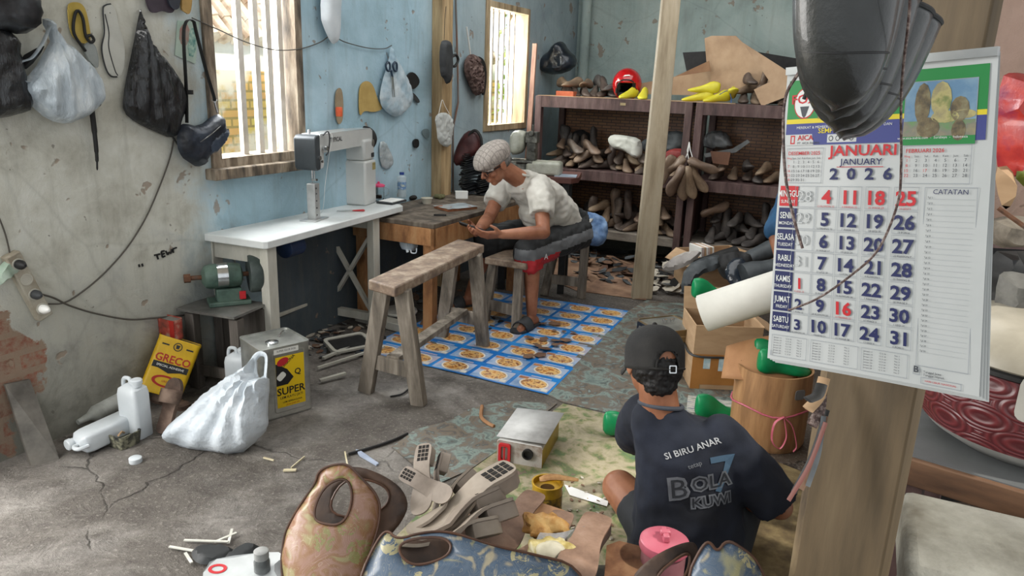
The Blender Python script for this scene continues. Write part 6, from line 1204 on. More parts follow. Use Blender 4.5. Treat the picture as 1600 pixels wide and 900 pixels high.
# print on the back of the t-shirt, laid onto the cloth
bm_ = BVHTree.FromPolygons([v.co+V((pel.x, pel.y, 0)) for v in shirt.data.vertices], [tuple(p.vertices) for p in shirt.data.polygons])
q = FACEAT(D(1100, 740, 1.97), tilt=R(20), az=R(12))
def wrap(b_, lift):
    out = []
    for v in b_.v:
        h = bm_.ray_cast(v+q.n*.2, -q.n); out.append((h[0]+q.n*lift) if h[0] is not None else v)
    b_.v = out
def ptext(b_, s_, px, py, px2, py2, size, bold, mi, lift):
    a_, c_ = V(q.loc(px, py)), V(q.loc(px2, py2)); an_ = math.atan2((c_-a_).y, (c_-a_).x); t_ = MB(); t_.text(s_, size, q.M @ TR((a_.x, a_.y, 0), z=an_), mi, bold)
    bm2 = bmesh.new(); me = bpy.data.meshes.new('t'); me.from_pydata([tuple(v) for v in t_.v], [], t_.f); bm2.from_mesh(me); bmesh.ops.triangulate(bm2, faces=bm2.faces); bmesh.ops.subdivide_edges(bm2, edges=[e for e in bm2.edges if e.calc_length() > .012], cuts=2)
    bmesh.ops.triangulate(bm2, faces=bm2.faces); t_.v = [v.co.copy() for v in bm2.verts]; bm2.verts.index_update(); t_.f = [tuple(v.index for v in f.verts) for f in bm2.faces]; t_.mi = [mi]*len(t_.f); wrap(t_, lift); b_.add(t_.v, t_.f, 0); b_.mi[-len(t_.f):] = t_.mi
b = MB(); ptext(b, 'SI BIRU ANAR', 1050, 722, 1122, 692, .0265, .012, 0, .003)
ptext(b, '7', 1116, 772, 1160, 762, .155, .012, 2, .0025)
ptext(b, 'B', 1062, 787, 1100, 777, .085, .10, 1, .003); ptext(b, 'B', 1062, 787, 1100, 777, .085, .0, 3, .0045)
ptext(b, 'OLA', 1090, 772, 1140, 757, .058, .09, 1, .003); ptext(b, 'OLA', 1090, 772, 1140, 757, .058, .0, 3, .0045)
ptext(b, 'KUWI', 1092, 800, 1150, 785, .045, .10, 1, .0035); ptext(b, 'KUWI', 1092, 800, 1150, 785, .045, .0, 3, .005)
ptext(b, 'tetap', 1080, 735, 1095, 728, .02, .01, 1, .003)
b.build('shirt_print', [mat('print_silver', 'a6a8aa', rough=.7), mat('print_grey', '5e6166', rough=.8), mat('print_steel', '3c5468', rough=.8), mat('print_dark', '23262b', rough=.8)], g2, world=True, sharp=0)
b = MB(); b.ball(HM2 @ V((0, -.035, -.012)), (.08, .08, .07), 24, nz=.006, ns=60, ro=HM2.to_3x3()); b.ball(HM2 @ V((0, -.055, -.06)), (.055, .045, .045), 18, nz=.006, ns=60, ro=HM2.to_3x3()); b.build('hair', HAIR, g2, world=True, rem=.004, smi=1, disp=wr_fn(.004, 90))
b = MB(); rings(b, [(pel-Z*.12, sd2*.2, fw2*.16), (pel-Z*.02, sd2*.19, fw2*.15)])
for H_, K_ in ((pel-sd2*.1, KL), (pel+sd2*.1, KR)): cap(b, H_, H_.lerp(K_, .45), .10, .08, 18)
b.build('shorts', mat('charcoal_shorts', ['1d1f22', '2c2f33'], 6, .8, .3), g2, world=True, rem=.01, smi=3)
r = thing('baseball_cap', 'black baseball cap with silver buckle on back of the seated man', 'cap', HM2 @ V((0, -.01, .02)), rotm=HM2.to_3x3())
CAPM = mat('black_twill', ['121212', '201f1e', '2a2927'], 5, .85, .3, bscale=150)
def capcut(c_): return c_.y < -.02 and (c_.x/.036)**2+((c_.z+.03)/.052)**2 < 1
b = MB(); vs = []; n = 56; m_ = 22
for j in range(m_+1):
    for i in range(n):
        a = PI*.5*min(1, j/(m_-4)); t = 2*PI*i/n; z = .085*cos(a)+.012; 
        if j > m_-4: z = .012-(j-m_+4)*.0125
        k_ = 1+.012*abs(cos(3*t))
        vs.append(V((.088*sin(a)**.85*cos(t)*k_, .106*sin(a)**.85*sin(t)*k_-.002, z)))
fs = []
for j in range(m_):
    for i in range(n):
        f = (j*n+i, (j+1)*n+i, (j+1)*n+(i+1) % n, j*n+(i+1) % n)
        if not capcut(sum((vs[k] for k in f), V())/4): fs.append(f)
b.add(vs, fs); b.build('crown', CAPM, r, solid=.003)
b = MB(); b.ball((0, 0, .098), .008, 12); b.build('button', CAPM, r)
b = MB(); b.tube([(.037*cos(a), -.1, -.03+.053*sin(a)) for a in [i*PI/14 for i in range(15)]], .0035, 6); b.build('opening_trim', CAPM, r)
b = MB(); b.tube(curve([(-.055, -.09, -.032), (-.03, -.105, -.033), (0, -.111, -.034), (.03, -.105, -.033), (.055, -.09, -.032)], 5), .009, 8, flat=.5); b.build('strap', CAPM, r)
b = MB(); b.poly(rrect(.024, .024, .003), 0, .003, TR((.008, -.116, -.033)) @ rot(x=PI/2), 0, [rrect(.017, .017, .002)[::-1]]); b.build('buckle', CHROME, r)
b = MB(); b.grid(16, 6, lambda u, v: V((.085*sin((u-.5)*2.4), .095*cos((u-.5)*2.4)+v*.065*cos((u-.5)*2.0), -.025-.02*v-.02*(2*u-1)**2))); b.build('brim', CAPM, r, solid=.004)
# low stool under him and the watch
r = thing('low_stool', 'low wooden stool under the man in the navy t-shirt', 'stool', V((pel.x, pel.y, 0)), rz=R(-16)); b = MB(); b.box((0, 0, .035), (.28, .22, .025)); b.build('seat', GREYW, r, bevel=.003)
for x in (-.11, .11): b = MB(); b.box((x, 0, .0125), (.03, .18, .025)); b.build('leg', GREYW, r)
# ---- person beyond the calendar
pel = V((1.93, 4.55, .52)); nek = V((1.84, 4.42, 1.00)); sd3 = V((.9, -.43, 0)).normalized(); fw3 = V((-.43, -.9, 0)).normalized()
S1, S2 = nek-sd3*.18-Z*.05, nek+sd3*.18-Z*.05; E1 = V((1.57, 4.40, .72)); W1_ = V((1.575, 4.22, .56)); E2 = V((2.15, 4.15, .74)); W2_ = V((1.95, 4.0, .66))
g3 = thing('person', 'person in a dark blue shirt mostly hidden behind the hanging calendar', 'person', V((pel.x, pel.y, 0)))
HM3 = Matrix.Translation(nek+V((-.03, -.06, .19))) @ frame((-.35, -.8, -.35), (0, -.2, 1))
b = MB(); head(b, HM3); cap(b, HM3 @ V((0, -.03, -.05)), nek-Z*.02, .055, .062)
rings(b, [(pel, sd3*.15, fw3*.1), (pel.lerp(nek, .5), sd3*.14, fw3*.09), (nek-Z*.05, sd3*.15, fw3*.08)])
for S_, E_p, W_p in ((S1, E1, W1_), (S2, E2, W2_)): chain(b, [(S_, .05), (E_p, .04), (W_p, .027)])
KK = [(pel-sd3*.1, V((1.72, 4.18, .52)), V((1.72, 4.2, .09))), (pel+sd3*.1, V((2.0, 4.05, .52)), V((2.02, 4.1, .09)))]
for H_, K_, A_ in KK: chain(b, [(H_, .08), (K_, .056)]); chain(b, [(K_, .055), (A_, .034)]); foot(b, A_, A_+V((-.3, -.9, 0)))
hand(b, W1_, W1_+V((.05, -.1, -.02)), -Z, sd3, .5); hand(b, W2_, W2_+V((-.08, -.08, -.02)), -Z, -sd3, .5)
b.build('body', SKIN2, g3, world=True, rem=.007, smi=4); eyes(HM3, g3)
b = MB(); rings(b, [(pel-Z*.02, sd3*.19, fw3*.14), (pel.lerp(nek, .5), sd3*.18, fw3*.13), (pel.lerp(nek, .85), sd3*.19, fw3*.11), (nek-Z*.02, sd3*.08, fw3*.06)])
for S_, E_p in ((S1, E1), (S2, E2)): cap(b, S_, S_.lerp(E_p, .9), .075, .072, 18)
b.build('shirt', mat('petrol_cotton', ['12324c', '1b4364', '24557a'], 5, .8, .3), g3, world=True, rem=.010, smi=3, disp=wr_fn(.008, 12))
b = MB(); rings(b, [(pel+Z*.02, sd3*.18, fw3*.14), (pel-Z*.08, sd3*.18, fw3*.15)])
for H_, K_, A_ in KK: cap(b, H_, K_, .10, .075, 18); cap(b, K_, K_.lerp(A_, .7), .073, .06, 18)
b.build('trousers', mat('dark_trousers', ['232526', '33363a'], 5, .8), g3, world=True, rem=.01, smi=3)
b = MB(); b.ball(HM3 @ V((0, -.02, .035)), (.08, .095, .085), 24, nz=.006, ns=50, ro=HM3.to_3x3()); hh = b.build('hair', HAIR, g3, world=True)
r = thing('stool', 'plain wooden stool under the person behind the calendar', 'stool', V((pel.x, pel.y+.02, 0))); b = MB(); b.box((0, 0, .395), (.34, .34, .03)); b.build('seat', GREYW, r, bevel=.004)
for x in (-.13, .13):
    for y in (-.13, .13): b = MB(); b.box((x, y, .19), (.04, .04, .38)); b.build('leg', GREYW, r)
# ---------------------------------------------------------------- foreground heap
GB = mat('black_sack', ['08090a', '15171a', '23262a'], 8, .4, .5, bd=.012, bscale=18, coat=.15)
def sack(label, c_, r_, mm=GB, name='plastic_sack', cat='sack'):
    b = MB(); b.ball((0, 0, 0), r_, 44, nz=.06, ns=7); b.v = [V((v.x, v.y, max(v.z, -.0))) for v in b.v]; o = b.build(name, mm, label=label, cat=cat, sharp=80); o.location = c_; return o
sack('black plastic sack bulging under the heap of soles', (-.12, 1.86, .0), (.36, .22, .17)); sack('black plastic sack under the brown insoles and foam packet', (.24, 1.74, .0), (.26, .27, .23))
# yellow can
cp_ = G(853, 806); r = thing('paint_can', 'open yellow can of brown glue standing on the green mat', 'can', cp_)
CANM = mat('smeared_yellow_can', ['8f6d12', 'c79c1a', '5b4520'], 7, .4, .2, lo=.3, hi=.75, grime=.4)
b = MB(); b.lathe([(0, .0), (.056, .0), (.058, .004), (.056, .008), (.056, .132), (.059, .136), (.059, .142), (.053, .142), (.052, .12), (.0, .118)], None, 36, cap=False); b.build('can_body', [CANM], r)
b = MB(); b.lathe([(.0, .1185), (.0525, .1195)], None, 30, cap=False); b.build('glue', mat('brown_glue', ['3d2a12', '5e4320'], 8, .15), r)
b = MB(); b.lathe([(.0567, .03), (.0567, .10)], None, 36, cap=False); b.build('label', mat('can_label', ['a17d14', '3f2f1a', 'c9a32a'], 18, .4), r)
b = MB(); q0_, q1_ = cp_+V((0, 0, .15)), cp_+V((.11, -.02, .165)); b.tube(curve([q0_+V((-.03, 0, 0)), q0_+V((.02, 0, .012)), q1_], 5), [.014, .017, .02, .02, .02, .019, .018, .015, .014, .012, .008], 8, flat=.45); b.build('glue_brush', mat('caked_brush', ['8a6238', 'b98f5c'], 20, .7, .5), world=True, label='glue caked brush resting across the yellow can', cat='brush')
# tin lying on its side
ga, gb = G(776, 722), G(846, 735); an_ = math.atan2((gb-ga).y, (gb-ga).x); wt = (gb-ga).length
r = thing('square_tin', 'yellow square tin lying on its side with red handle facing out', 'tin', ga, rz=an_)
WTP = mat('peeled_white_tin', ['8c8983', 'b5b3ae', 'c9c8c4'], 6, .5, .2, grime=.3); lt = .29; ht = .105
b = MB(); P_ = rrect(wt, ht, .012); n = len(P_); L_ = [(1, 0), (1.02, .004), (1.02, .009), (1, .013), (1, lt)]
b.add([(x*k+wt/2, y_, z*k+ht/2) for k, y_ in L_ for x, z in P_], [(i*n+j, (i+1)*n+j, (i+1)*n+(j+1) % n, i*n+(j+1) % n) for i in range(len(L_)-1) for j in range(n)]+[tuple(range(n)), tuple((len(L_)-1)*n+j for j in range(n))[::-1]])
for k, f in enumerate(b.f):
    c_ = sum((b.v[i] for i in f), V())/len(f)
    if len(f) > 4: b.mi[k] = 1
    elif c_.z > ht*.9: b.mi[k] = 0
    else: b.mi[k] = 2
b.build('tin_body', [WTP, mat('worn_white_front', ['7c6a5e', 'aaa39b', 'b9b5ae'], 14, .5, .2, grime=.3), mat('tin_yellow_side', ['8d7412', 'b3951d'], 6, .4, .1, grime=.5)], r)
FT = rot(x=PI/2)
b = MB(); b.poly(rrect(.052, .085, .01), 0, .012, FT @ TR((.035, ht/2, 0)), 0, [rrect(.03, .063, .008)[::-1]]); b.beam((.035, -.010, .025), (.035, -.010, .08), .008, .006); b.build('handle', RED, r)
b = MB(); b.lathe([(.023, 0), (.023, .014), (.017, .014), (.016, .002)], FT @ TR((.135, ht*.62, .0)), 24); b.build('spout', mat('spout_black', '151515', rough=.5), r)
b = MB(); b.add([(-.01, .02, ht+.004), (wt+.01, .01, ht+.012), (wt+.015, lt+.02, ht+.02), (-.01, lt+.03, ht+.004)], [(0, 1, 2, 3)]); b.build('white_board', mat('white_dusty_board', ['8f8f8c', 'b0b0ae', 'c4c4c2'], 5, .7, .1), r, solid=.003)
# strip, blade, small litter
def flatlitter(nm, pts, m, label, cat, lift=.006, th=.002): 
    b = MB(); b.poly([G(*p).xy[:] for p in pts], lift, lift+th); return b.build(nm, m, world=True, label=label, cat=cat, sharp=20)
flatlitter('plastic_strip', [(882, 762), (900, 768), (950, 788), (948, 796), (890, 778)], WHITE, 'long white plastic blade lying right of the yellow can', 'strip', .012)
flatlitter('craft_knife', [(556, 705), (562, 706), (592, 727), (588, 729), (562, 714)], mat('pale_blue_knife', ['8d97ab', 'a9b3c4'], 9, .4), 'pale blue craft knife lying on a crack in the concrete', 'knife', .002, .008)
for a_, c_, w_, lb in (((539, 708), (543, 730), .006, 'short white stick standing near the blue craft knife'), ((443, 737), (463, 737), .014, 'small pale yellow eraser like block on bare concrete'), ((412, 717), (428, 722), .006, 'torn cream paper corner lying on bare concrete'), ((455, 733), (476, 716), .004, 'bent thin twig beside the pale yellow block')):
    b = MB(); b.beam(G(*a_)+V((0, 0, .006)), G(*c_)+V((0, 0, .008)), w_, .006); b.build('stick', mat('pale_litter', ['b5a987', 'cfc6aa'], 9, .8), world=True, label=lb, cat='stick')
cable('leather_strip', [G(*p)+V((0, 0, .012)) for p in ((753, 638), (752, 655), (762, 665), (772, 670))], .009, mat('tan_strip', ['8b6242', 'a57c58'], 9, .7), 'curled tan leather strip on the teal linoleum', 'strip')
cable('black_cable', [G(*p)+V((0, 0, .008)) for p in ((545, 712), (580, 702), (610, 692), (637, 680))], .006, BLACK, 'straight black cord lying along the crack in the concrete', 'cord')
cable('black_cable', [G(*p)+V((0, 0, .008)) for p in ((610, 622), (628, 618), (640, 608), (646, 596))], .005, BLACK, 'curved black cord near the front leg of sawhorse bench', 'cord')
STK = mat('white_stick_plastic', ['b9b8ae', 'd5d4cb'], 9, .6)
for a_, c_, lb in (((288, 848), (357, 852), 'long white plastic stick lying above black leather pieces'), ((335, 851), (370, 838), 'short white stick crossing the long one'), ((357, 853), (363, 832), 'upright short white stick beside the crossing sticks'), ((265, 858), (302, 866), 'white stick at the left of the black leather pieces'), ((290, 868), (300, 885), 'short white stick pointing at the red marked tray')):
    b = MB(); b.beam(G(*a_)+V((0, 0, .01)), G(*c_)+V((0, 0, .014)), .009, .004); b.build('plastic_stick', STK, world=True, label=lb, cat='stick')
for pts, lb in (([(298, 860), (320, 852), (352, 852), (372, 862), (352, 876), (318, 884), (302, 876)], 'round black leather piece beside the white tray'), ([(345, 875), (365, 858), (392, 848), (410, 856), (396, 872), (360, 885)], 'second black leather piece overlapping behind the tray')):
    z_ = .02; P_ = PL(G(340, 868, z_), (0, -.1, 1)); b = MB(); b.puffy(P_.locs(pts), P_.M, .018, .002, .014, .004); b.build('leather_piece', mat('matte_black_leather', ['1c1e1f', '2e3132'], 8, .6, .2), world=True, label=lb, cat='leather')
# white tray with red mark, glass bottle
z_ = .10; r = thing('metal_tray', 'white enamel tin lid with red ring mark at the bottom edge', 'tray', G(370, 895, 0)); P_ = PL(G(370, 895, z_), (0, -.12, 1)); M_ = P_.M
b = MB(); b.poly(smoothpoly(P_.locs([(322, 882), (345, 872), (430, 862), (445, 870), (440, 925), (312, 935)]), 1), -.10, .0, M_); b.build('tray_body', mat('enamel_white', ['a9adad', 'c6caca'], 5, .3, .05), r, world=True, bevel=.004)
b = MB(); c2_ = V(P_.loc(340, 889)); b.poly([(c2_.x+.028*cos(a*PI/10), c2_.y+.02*sin(a*PI/10)) for a in range(20)], .0005, .0015, M_, 0, [[(c2_.x+.018*cos(-a*PI/10), c2_.y+.011*sin(-a*PI/10)) for a in range(20)]]); b.build('red_mark', RED, r, world=True)
lathe_thing('glass_bottle', 'small grey bottle with white cap standing on the enamel lid', 'bottle', G(410, 892, z_), [[(.018, 0), (.024, .004), (.024, .035), (.018, .045)], [(.021, .045), (.022, .048), (.022, .07), (.018, .073), (.0, .073)]], ['bottle_body', 'cap'], [mat('smoky_glass', ['4d5050', '6e7272'], 9, .2, alpha=.9), mat('greywhite_cap', ['8c8d8b', 'b5b6b3'], 9, .5)])
# outsoles
OS = mat('taupe_outsole', ['7d7165', '968a7d', 'a79b8d'], 5, .6, .15, rand=.15); OSD = mat('pocket_shade', '1c1815', rough=.9, bump=0)
def outsole():
    r = thing('shoe_sole', 'x', 'sole'); b = MB(); o_ = sole_outline(.26, .088)
    b.poly(o_, 0, .007); b.v = [V((v.x, v.y, v.z-.030*min(1, max(0, (v.y-.07)/.08))**1.3+.018*max(0, (v.y-.2)/.06)**2)) for v in b.v]; b.build('sole_plate', OS, r, bevel=.0012)
    hp = [(x, y) for x, y in o_ if y < .078]; b = MB(); n = len(hp); xs = [p for p in o_ if p[1] < .075]
    b.poly([(-.026, .075), (-.031, .045), (-.03, .015), (-.018, .0), (.010, -.002), (.026, .012), (.028, .045), (.024, .075)], -.034, .0); b.build('heel_block', OS, r, bevel=.002)
    b = MB()
    for i in range(3):
        for j in range(4): b.box((-.0155+i*.0145, .014+j*.0155, .0076), (.011, .012, .0012))
    b.build('heel_grid', OSD, r); return r  # dark pads on the plate stand in for shade inside the heel pockets
os0 = outsole(); first = True
L_ = [((628, 738), (700, 775), 1.97, 1.86, (.0, -.75, .65), 0, 1.15, 'outsole lying face up at the top left of the heap, toe toward middle'),
      ((664, 694), (650, 800), 2.02, 1.85, (-.35, -.85, .4), 0, 1.1, 'outsole standing heel up at the back of the heap'),
      ((690, 708), (665, 810), 2.03, 1.88, (-.9, -.1, .3), 0, 1.05, 'outsole behind the upright one, seen nearly edge on'),
      ((735, 735), (640, 825), 2.0, 1.80, (-.8, .2, .5), 0, 1.35, 'outsole leaning right of the upright ones'),
      ((800, 728), (640, 822), 1.96, 1.76, (-.5, -.25, .8), 0, 1.45, 'longest outsole with grid heel up at the right of the fan'),
      ((779, 762), (620, 832), 1.92, 1.72, (-.45, .35, .8), 0, 1.45, 'second outsole of the right hand fan'),
      ((798, 784), (635, 838), 1.86, 1.68, (-.45, .45, .75), 0, 1.4, 'third outsole of the right hand fan'),
      ((776, 812), (618, 843), 1.80, 1.66, (-.4, .5, .75), 0, 1.4, 'lowest outsole of the right hand fan'),
      ((700, 800), (645, 838), 1.93, 1.82, (-.5, -.5, .7), 0, 1.0, 'outsole half buried in the middle of the heap')]
for a_, c_, y0, y1, up, ro_, sc_, lb in L_:
    p0_, p1_ = D(*a_, y0), D(*c_, y1); m_ = between(p0_, p1_, up, min(sc_, (p1_-p0_).length/.25), ro_)
    o = os0 if first else dup(os0); first = False; o.matrix_basis = m_; o['label'] = lb; o['group'] = 'taupe outsoles fanned out in the foreground heap'
# insoles
IN = mat('brown_fibre_board', ['6f5646', '8b6f5c', '9d8270'], 9, .8, .25, bscale=70, rand=.12)
def insole(a_, c_, za, zc, lb, th=.005, up=(0, -.2, 1), sc_=1.0, m_=None, wd=.092, name='insole'):
    p0_, p1_ = G(*a_, za), G(*c_, zc); L0 = (p1_-p0_).length; b = MB(); b.poly(sole_outline(L0, wd), 0, th); b.v = [V((v.x, v.y, v.z+.012*sin(v.y/L0*PI))) for v in b.v]
    o = b.build(name, m_ or IN, label=lb, cat='insole', sharp=30, group='dark edged insole stack' if 'dark edged stack' in lb else None); o.matrix_basis = between(p0_, p1_, up); return o
insole((838, 770), (770, 872), .25, .27, 'brown fibre insole pointing down left under the plastic packet', wd=.105)
insole((800, 820), (690, 872), .25, .28, 'brown fibre insole lying in front of the outsole fan', wd=.1)
insole((880, 800), (850, 905), .24, .27, 'brown fibre insole half under the foam packet at its right', wd=.1)
insole((760, 790), (730, 840), .22, .24, 'dark edged insole between outsole fan and brown insoles', m_=SCR[2])
for k in range(5): insole((936, 806+k*4), (885, 925), .33-.012*k, .35-.012*k, 'brown insole in the dark edged stack right of the foam packet' if k else 'topmost brown insole of the stack by the seated man', th=.008, m_=IN if k == 0 else mat('dark_stack_edge', ['2b211c', '46372f'], 12, .8), wd=.115)
insole((815, 790), (745, 835), .26, .27, 'pale brown insole lying under the outsole heels', wd=.1)
insole((868, 845), (800, 900), .27, .29, 'brown insole in front of the yellow foam lump', wd=.1)
flatform  # leather pieces on the heap
def flatz(nm, pts, z_, m, lb, cat, n_=(0, -.25, 1), depth=.006, wr=.004):
    P_ = PL(G(*pts[0], z_), n_); b = MB(); b.puffy(P_.locs(pts), P_.M, depth, .002, .016, wr, 14); return b.build(nm, m, world=True, label=lb, cat=cat)
b = MB(); b.poly([G(x, y, .27).xy[:] for x, y in ((948, 850), (968, 843), (1004, 852), (1006, 905), (944, 905))], .26, .266); b.build('leather_piece', mat('rust_leather', ['5b3d2a', '7a553b', '8d6a4c'], 12, .8), world=True, label='rust brown leather piece left of the pink lidded jar', cat='leather', sharp=20)
flatz('leather_piece', [(700, 800), (770, 800), (800, 840), (740, 850), (690, 835)], .22, mat('umber_leather', ['4a352a', '6b4f3f'], 8, .7), 'umber leather offcut in the middle of the heap', 'leather')
flatz('leather_piece', [(830, 780), (860, 790), (890, 800), (870, 830), (830, 820)], .24, mat('tan_offcut', ['97704e', 'b58c68'], 8, .7), 'tan leather offcut between the yellow can and insoles', 'leather')
# foam packet
r = thing('foam_packet', 'clear plastic packet of yellow and brown foam lumps on the insoles', 'packet', G(858, 860, .30)); 
b = MB(); b.ball(G(850, 822, .32)+V((0, 0, .0)), (.062, .045, .032), 26, nz=.03, ns=34); b.build('brown_foam', mat('amber_foam', ['8f5f2c', 'b98a4c', 'c9a468'], 22, .6, .5), r, world=True)
b = MB(); b.ball(G(862, 866, .33), (.065, .05, .038), 30, nz=.03, ns=30); b.build('yellow_foam', mat('butter_foam', ['a08c4c', 'c4b47a', 'd8d0b0'], 22, .6, .5), r, world=True)
b = MB(); b.ball(G(860, 864, .345), (.04, .028, .034), 20, nz=.01, ns=40); b.build('white_foam', mat('cream_foam', ['b5ad92', 'd0cab5'], 12, .5, .2), r, world=True)
b = MB(); b.grid(10, 6, lambda u, v: G(818+26*u+70*v*u, 885-52*u-8*v, .30+.05*u)+V((0, 0, .006*sin(u*9+v*5)))); b.build('plastic_film', mat('crinkle_film', ['8f9296', 'c6cacc'], 14, .12, .6, bd=.01, alpha=.6, coat=.5), r, world=True)
# pink lid jar
jp = D(1038, 850, 1.80); jb = .16; r = lathe_thing('storage_jar', 'jar with large pink screw lid beside the seated man', 'jar', V((jp.x, jp.y, jb)), [[(.05, 0), (.06, .01), (.062, jp.z-jb-.02), (.06, jp.z-jb)], [(.068, jp.z-jb-.012), (.07, jp.z-jb-.006), (.068, jp.z-jb+.012), (.06, jp.z-jb+.018), (.0, jp.z-jb+.019)]], ['jar_body', 'lid'], [mat('milky_jar', ['8c5a60', 'a9777b'], 6, .3, alpha=.9), PINK], n=40)
b = MB(); h_ = jp.z-jb+.018; b.box((0, 0, h_+.012), (.018, .05, .022)); b.box((0, .0, h_+.02), (.03, .018, .014)); b.build('lid_knob', PINK, r, bevel=.004)
r = thing('wooden_block', 'wooden block under the jar with the pink lid', 'block', V((jp.x, jp.y, 0))); b = MB(); b.box((0, 0, .08), (.2, .16, .16)); b.build('block_body', GREYW, r, bevel=.004)
# floral bags
def floral(nm, bgc, cols, sc_):
    t = NT(nm); co = t.co('Object'); w_ = t.noise(co, sc_*.8, 3); n1 = t.noise(co, sc_, 2, .4, 1.5); v1 = t.vor(co, sc_*.9, 'F1'); petals = t.math('SINE', t.math('MULTIPLY', v1, 60))
    c = t.ramp(n1, [(.28, cols[0]), (.42, bgc), (.5, cols[1]), (.58, bgc), (.68, cols[2])], 'EASE'); fl = t.math('MULTIPLY', t.math('LESS_THAN', v1, .36), t.math('GREATER_THAN', t.noise(co, sc_*1.9, 4, .7, 2), .5))
    c = t.mix(fl, c, cols[3]); ln = t.math('GREATER_THAN', t.math('ABSOLUTE', t.math('SINE', t.math('MULTIPLY', t.noise(co, sc_*.7, 1, .3, 4), 55))), .985); c = t.mix(t.math('MULTIPLY', ln, .22), c, 'c9bf9c')
    t.l(c, t.b.inputs['Base Color']); t.b.inputs['Roughness'].default_value = .42; t.b.inputs['Coat Weight'].default_value = .15; t.bump(n1, .15, .01); return t.m
FO1 = floral('orange_floral_leather', '86603f', ['85784f', '94705f', '91855a', '807a48'], 12); FO2 = floral('blue_floral_leather', '44566a', ['8f8b66', '4c5e72', '9c937c', 'a39c78'], 13); PIP = mat('brown_piping', ['3d281d', '5b3d2c'], 9, .5)
def totebag(nm, lab, panels, org, piping, lining=None):
    r = thing(nm, lab, 'bag', org)
    for part, q_, out, holes, m_, th in panels:
        b = MB(); o_ = smoothpoly(q_.locs(out), 2); hs = [smoothpoly(q_.locs(h), 2) for h in holes]
        # subdivide by triangulating a fine point set so the leather can bulge
        loops = [o_]+hs; pts = []; edg = []
        for Lp in loops:
            s0 = len(pts); 
            for i in range(len(Lp)): pts.append(V(Lp[i])); edg.append((s0+i, s0+(i+1) % len(Lp)))
        x0, x1 = min(p[0] for p in o_), max(p[0] for p in o_); y0, y1 = min(p[1] for p in o_), max(p[1] for p in o_); st_p = max(x1-x0, y1-y0)/16; yy = y0+st_p/2
        while yy < y1:
            xx = x0+st_p/2
            while xx < x1:
                p = (xx, yy)
                if inside(p, o_) and edist(p, o_) > st_p*.4 and all(not inside(p, h) and edist(p, h) > st_p*.4 for h in hs): pts.append(V(p))
                xx += st_p
            yy += st_p
        rs_ = geometry.delaunay_2d_cdt(pts, edg, [], 0, 1e-6); vs2 = [tuple(p) for p in rs_[0]]; fs = []
        for f in rs_[2]:
            c_ = (sum(vs2[i][0] for i in f)/3, sum(vs2[i][1] for i in f)/3)
            if inside(c_, o_) and not any(inside(c_, h) for h in hs): fs.append(tuple(f))
        xm, ym = (x0+x1)/2, (y0+y1)/2
        vs = [(x, y, .05*(1-((x-xm)/(x1-x0)*2)**2)*th+.004*noise.noise(V((x*18, y*18, 2)))) for x, y in vs2]; b.add(vs, fs, 0, q_.M); b.build(part, m_, r, world=True, solid=.003)
        for h in ([out] if part == 'front_panel' else [])+list(holes):
            lp = smoothpoly(q_.locs(h), 2); P_ = [q_.M @ V((x, y, .05*(1-((x-xm)/(x1-x0)*2)**2)*th+.002)) for x, y in lp]; b = MB(); b.tube(P_+[P_[0]], .0035, 6, cap=False); b.build('piping', piping, r, world=True)
    return r
c0_ = D(520, 830, 1.80); qa = FACEAT(c0_, tilt=R(35), az=R(-8)); qb = FACEAT(c0_+V((.02, .07, .0)), tilt=R(35), az=R(-8)); LIN = mat('brown_lining', ['241a14', '3c2b20', '4f3a2c'], 8, .6, .3)
totebag('tote_bag', 'orange and pink floral leather tote with wide cut out handle', [
    ('back_panel', qb, [(520, 735), (560, 728), (600, 742), (632, 765), (640, 800), (600, 850), (560, 890), (480, 880), (470, 820), (500, 760)], [[(512, 800), (535, 752), (575, 748), (612, 765), (605, 795), (560, 812)]], LIN, .3),
    ('front_panel', qa, [(443, 845), (448, 826), (476, 786), (500, 758), (504, 738), (530, 728), (552, 728), (566, 744), (594, 776), (594, 812), (584, 850), (572, 885), (565, 985), (470, 985), (440, 890)], [[(498, 812), (502, 785), (520, 758), (548, 748), (558, 770), (552, 805), (538, 822), (515, 820)]], FO1, .9)], V((c0_.x, c0_.y, 0)), PIP)
c0_ = D(700, 865, 1.60); qa = FACEAT(c0_, tilt=R(52)); qb = FACEAT(c0_+V((0, .05, -.02)), tilt=R(52))
totebag('tote_bag', 'blue floral leather tote lying open at the bottom edge', [
    ('back_panel', qb, [(590, 838), (720, 842), (740, 880), (600, 905)], [], LIN, .3),
    ('front_panel', qa, [(560, 905), (590, 845), (606, 830), (622, 848), (660, 838), (705, 838), (760, 858), (830, 872), (905, 885), (930, 960), (700, 985), (560, 965)], [[(622, 860), (640, 848), (690, 846), (708, 858), (700, 878), (660, 890), (636, 884)]], FO2, .8)], V((c0_.x, c0_.y, 0)), PIP)
c0_ = D(1110, 885, 1.42); qa = FACEAT(c0_, tilt=R(45)); qc = FACEAT(c0_+V((0, .05, .0)), tilt=R(40))
totebag('tote_bag', 'dark handbag with blue and olive leaf print beside the pink jar', [
    ('back_panel', qc, [(985, 900), (1020, 868), (1060, 850), (1085, 846), (1092, 865), (1080, 900), (1060, 960), (985, 950)], [[(1015, 905), (1060, 868), (1078, 866), (1070, 900), (1040, 930)]], LIN, .6),
    ('front_panel', qa, [(1070, 905), (1088, 862), (1100, 850), (1112, 870), (1125, 850), (1150, 862), (1180, 880), (1205, 925), (1185, 1060), (1070, 1060)], [], FO2, 1.0)], V((c0_.x, c0_.y, 0)), PIP)
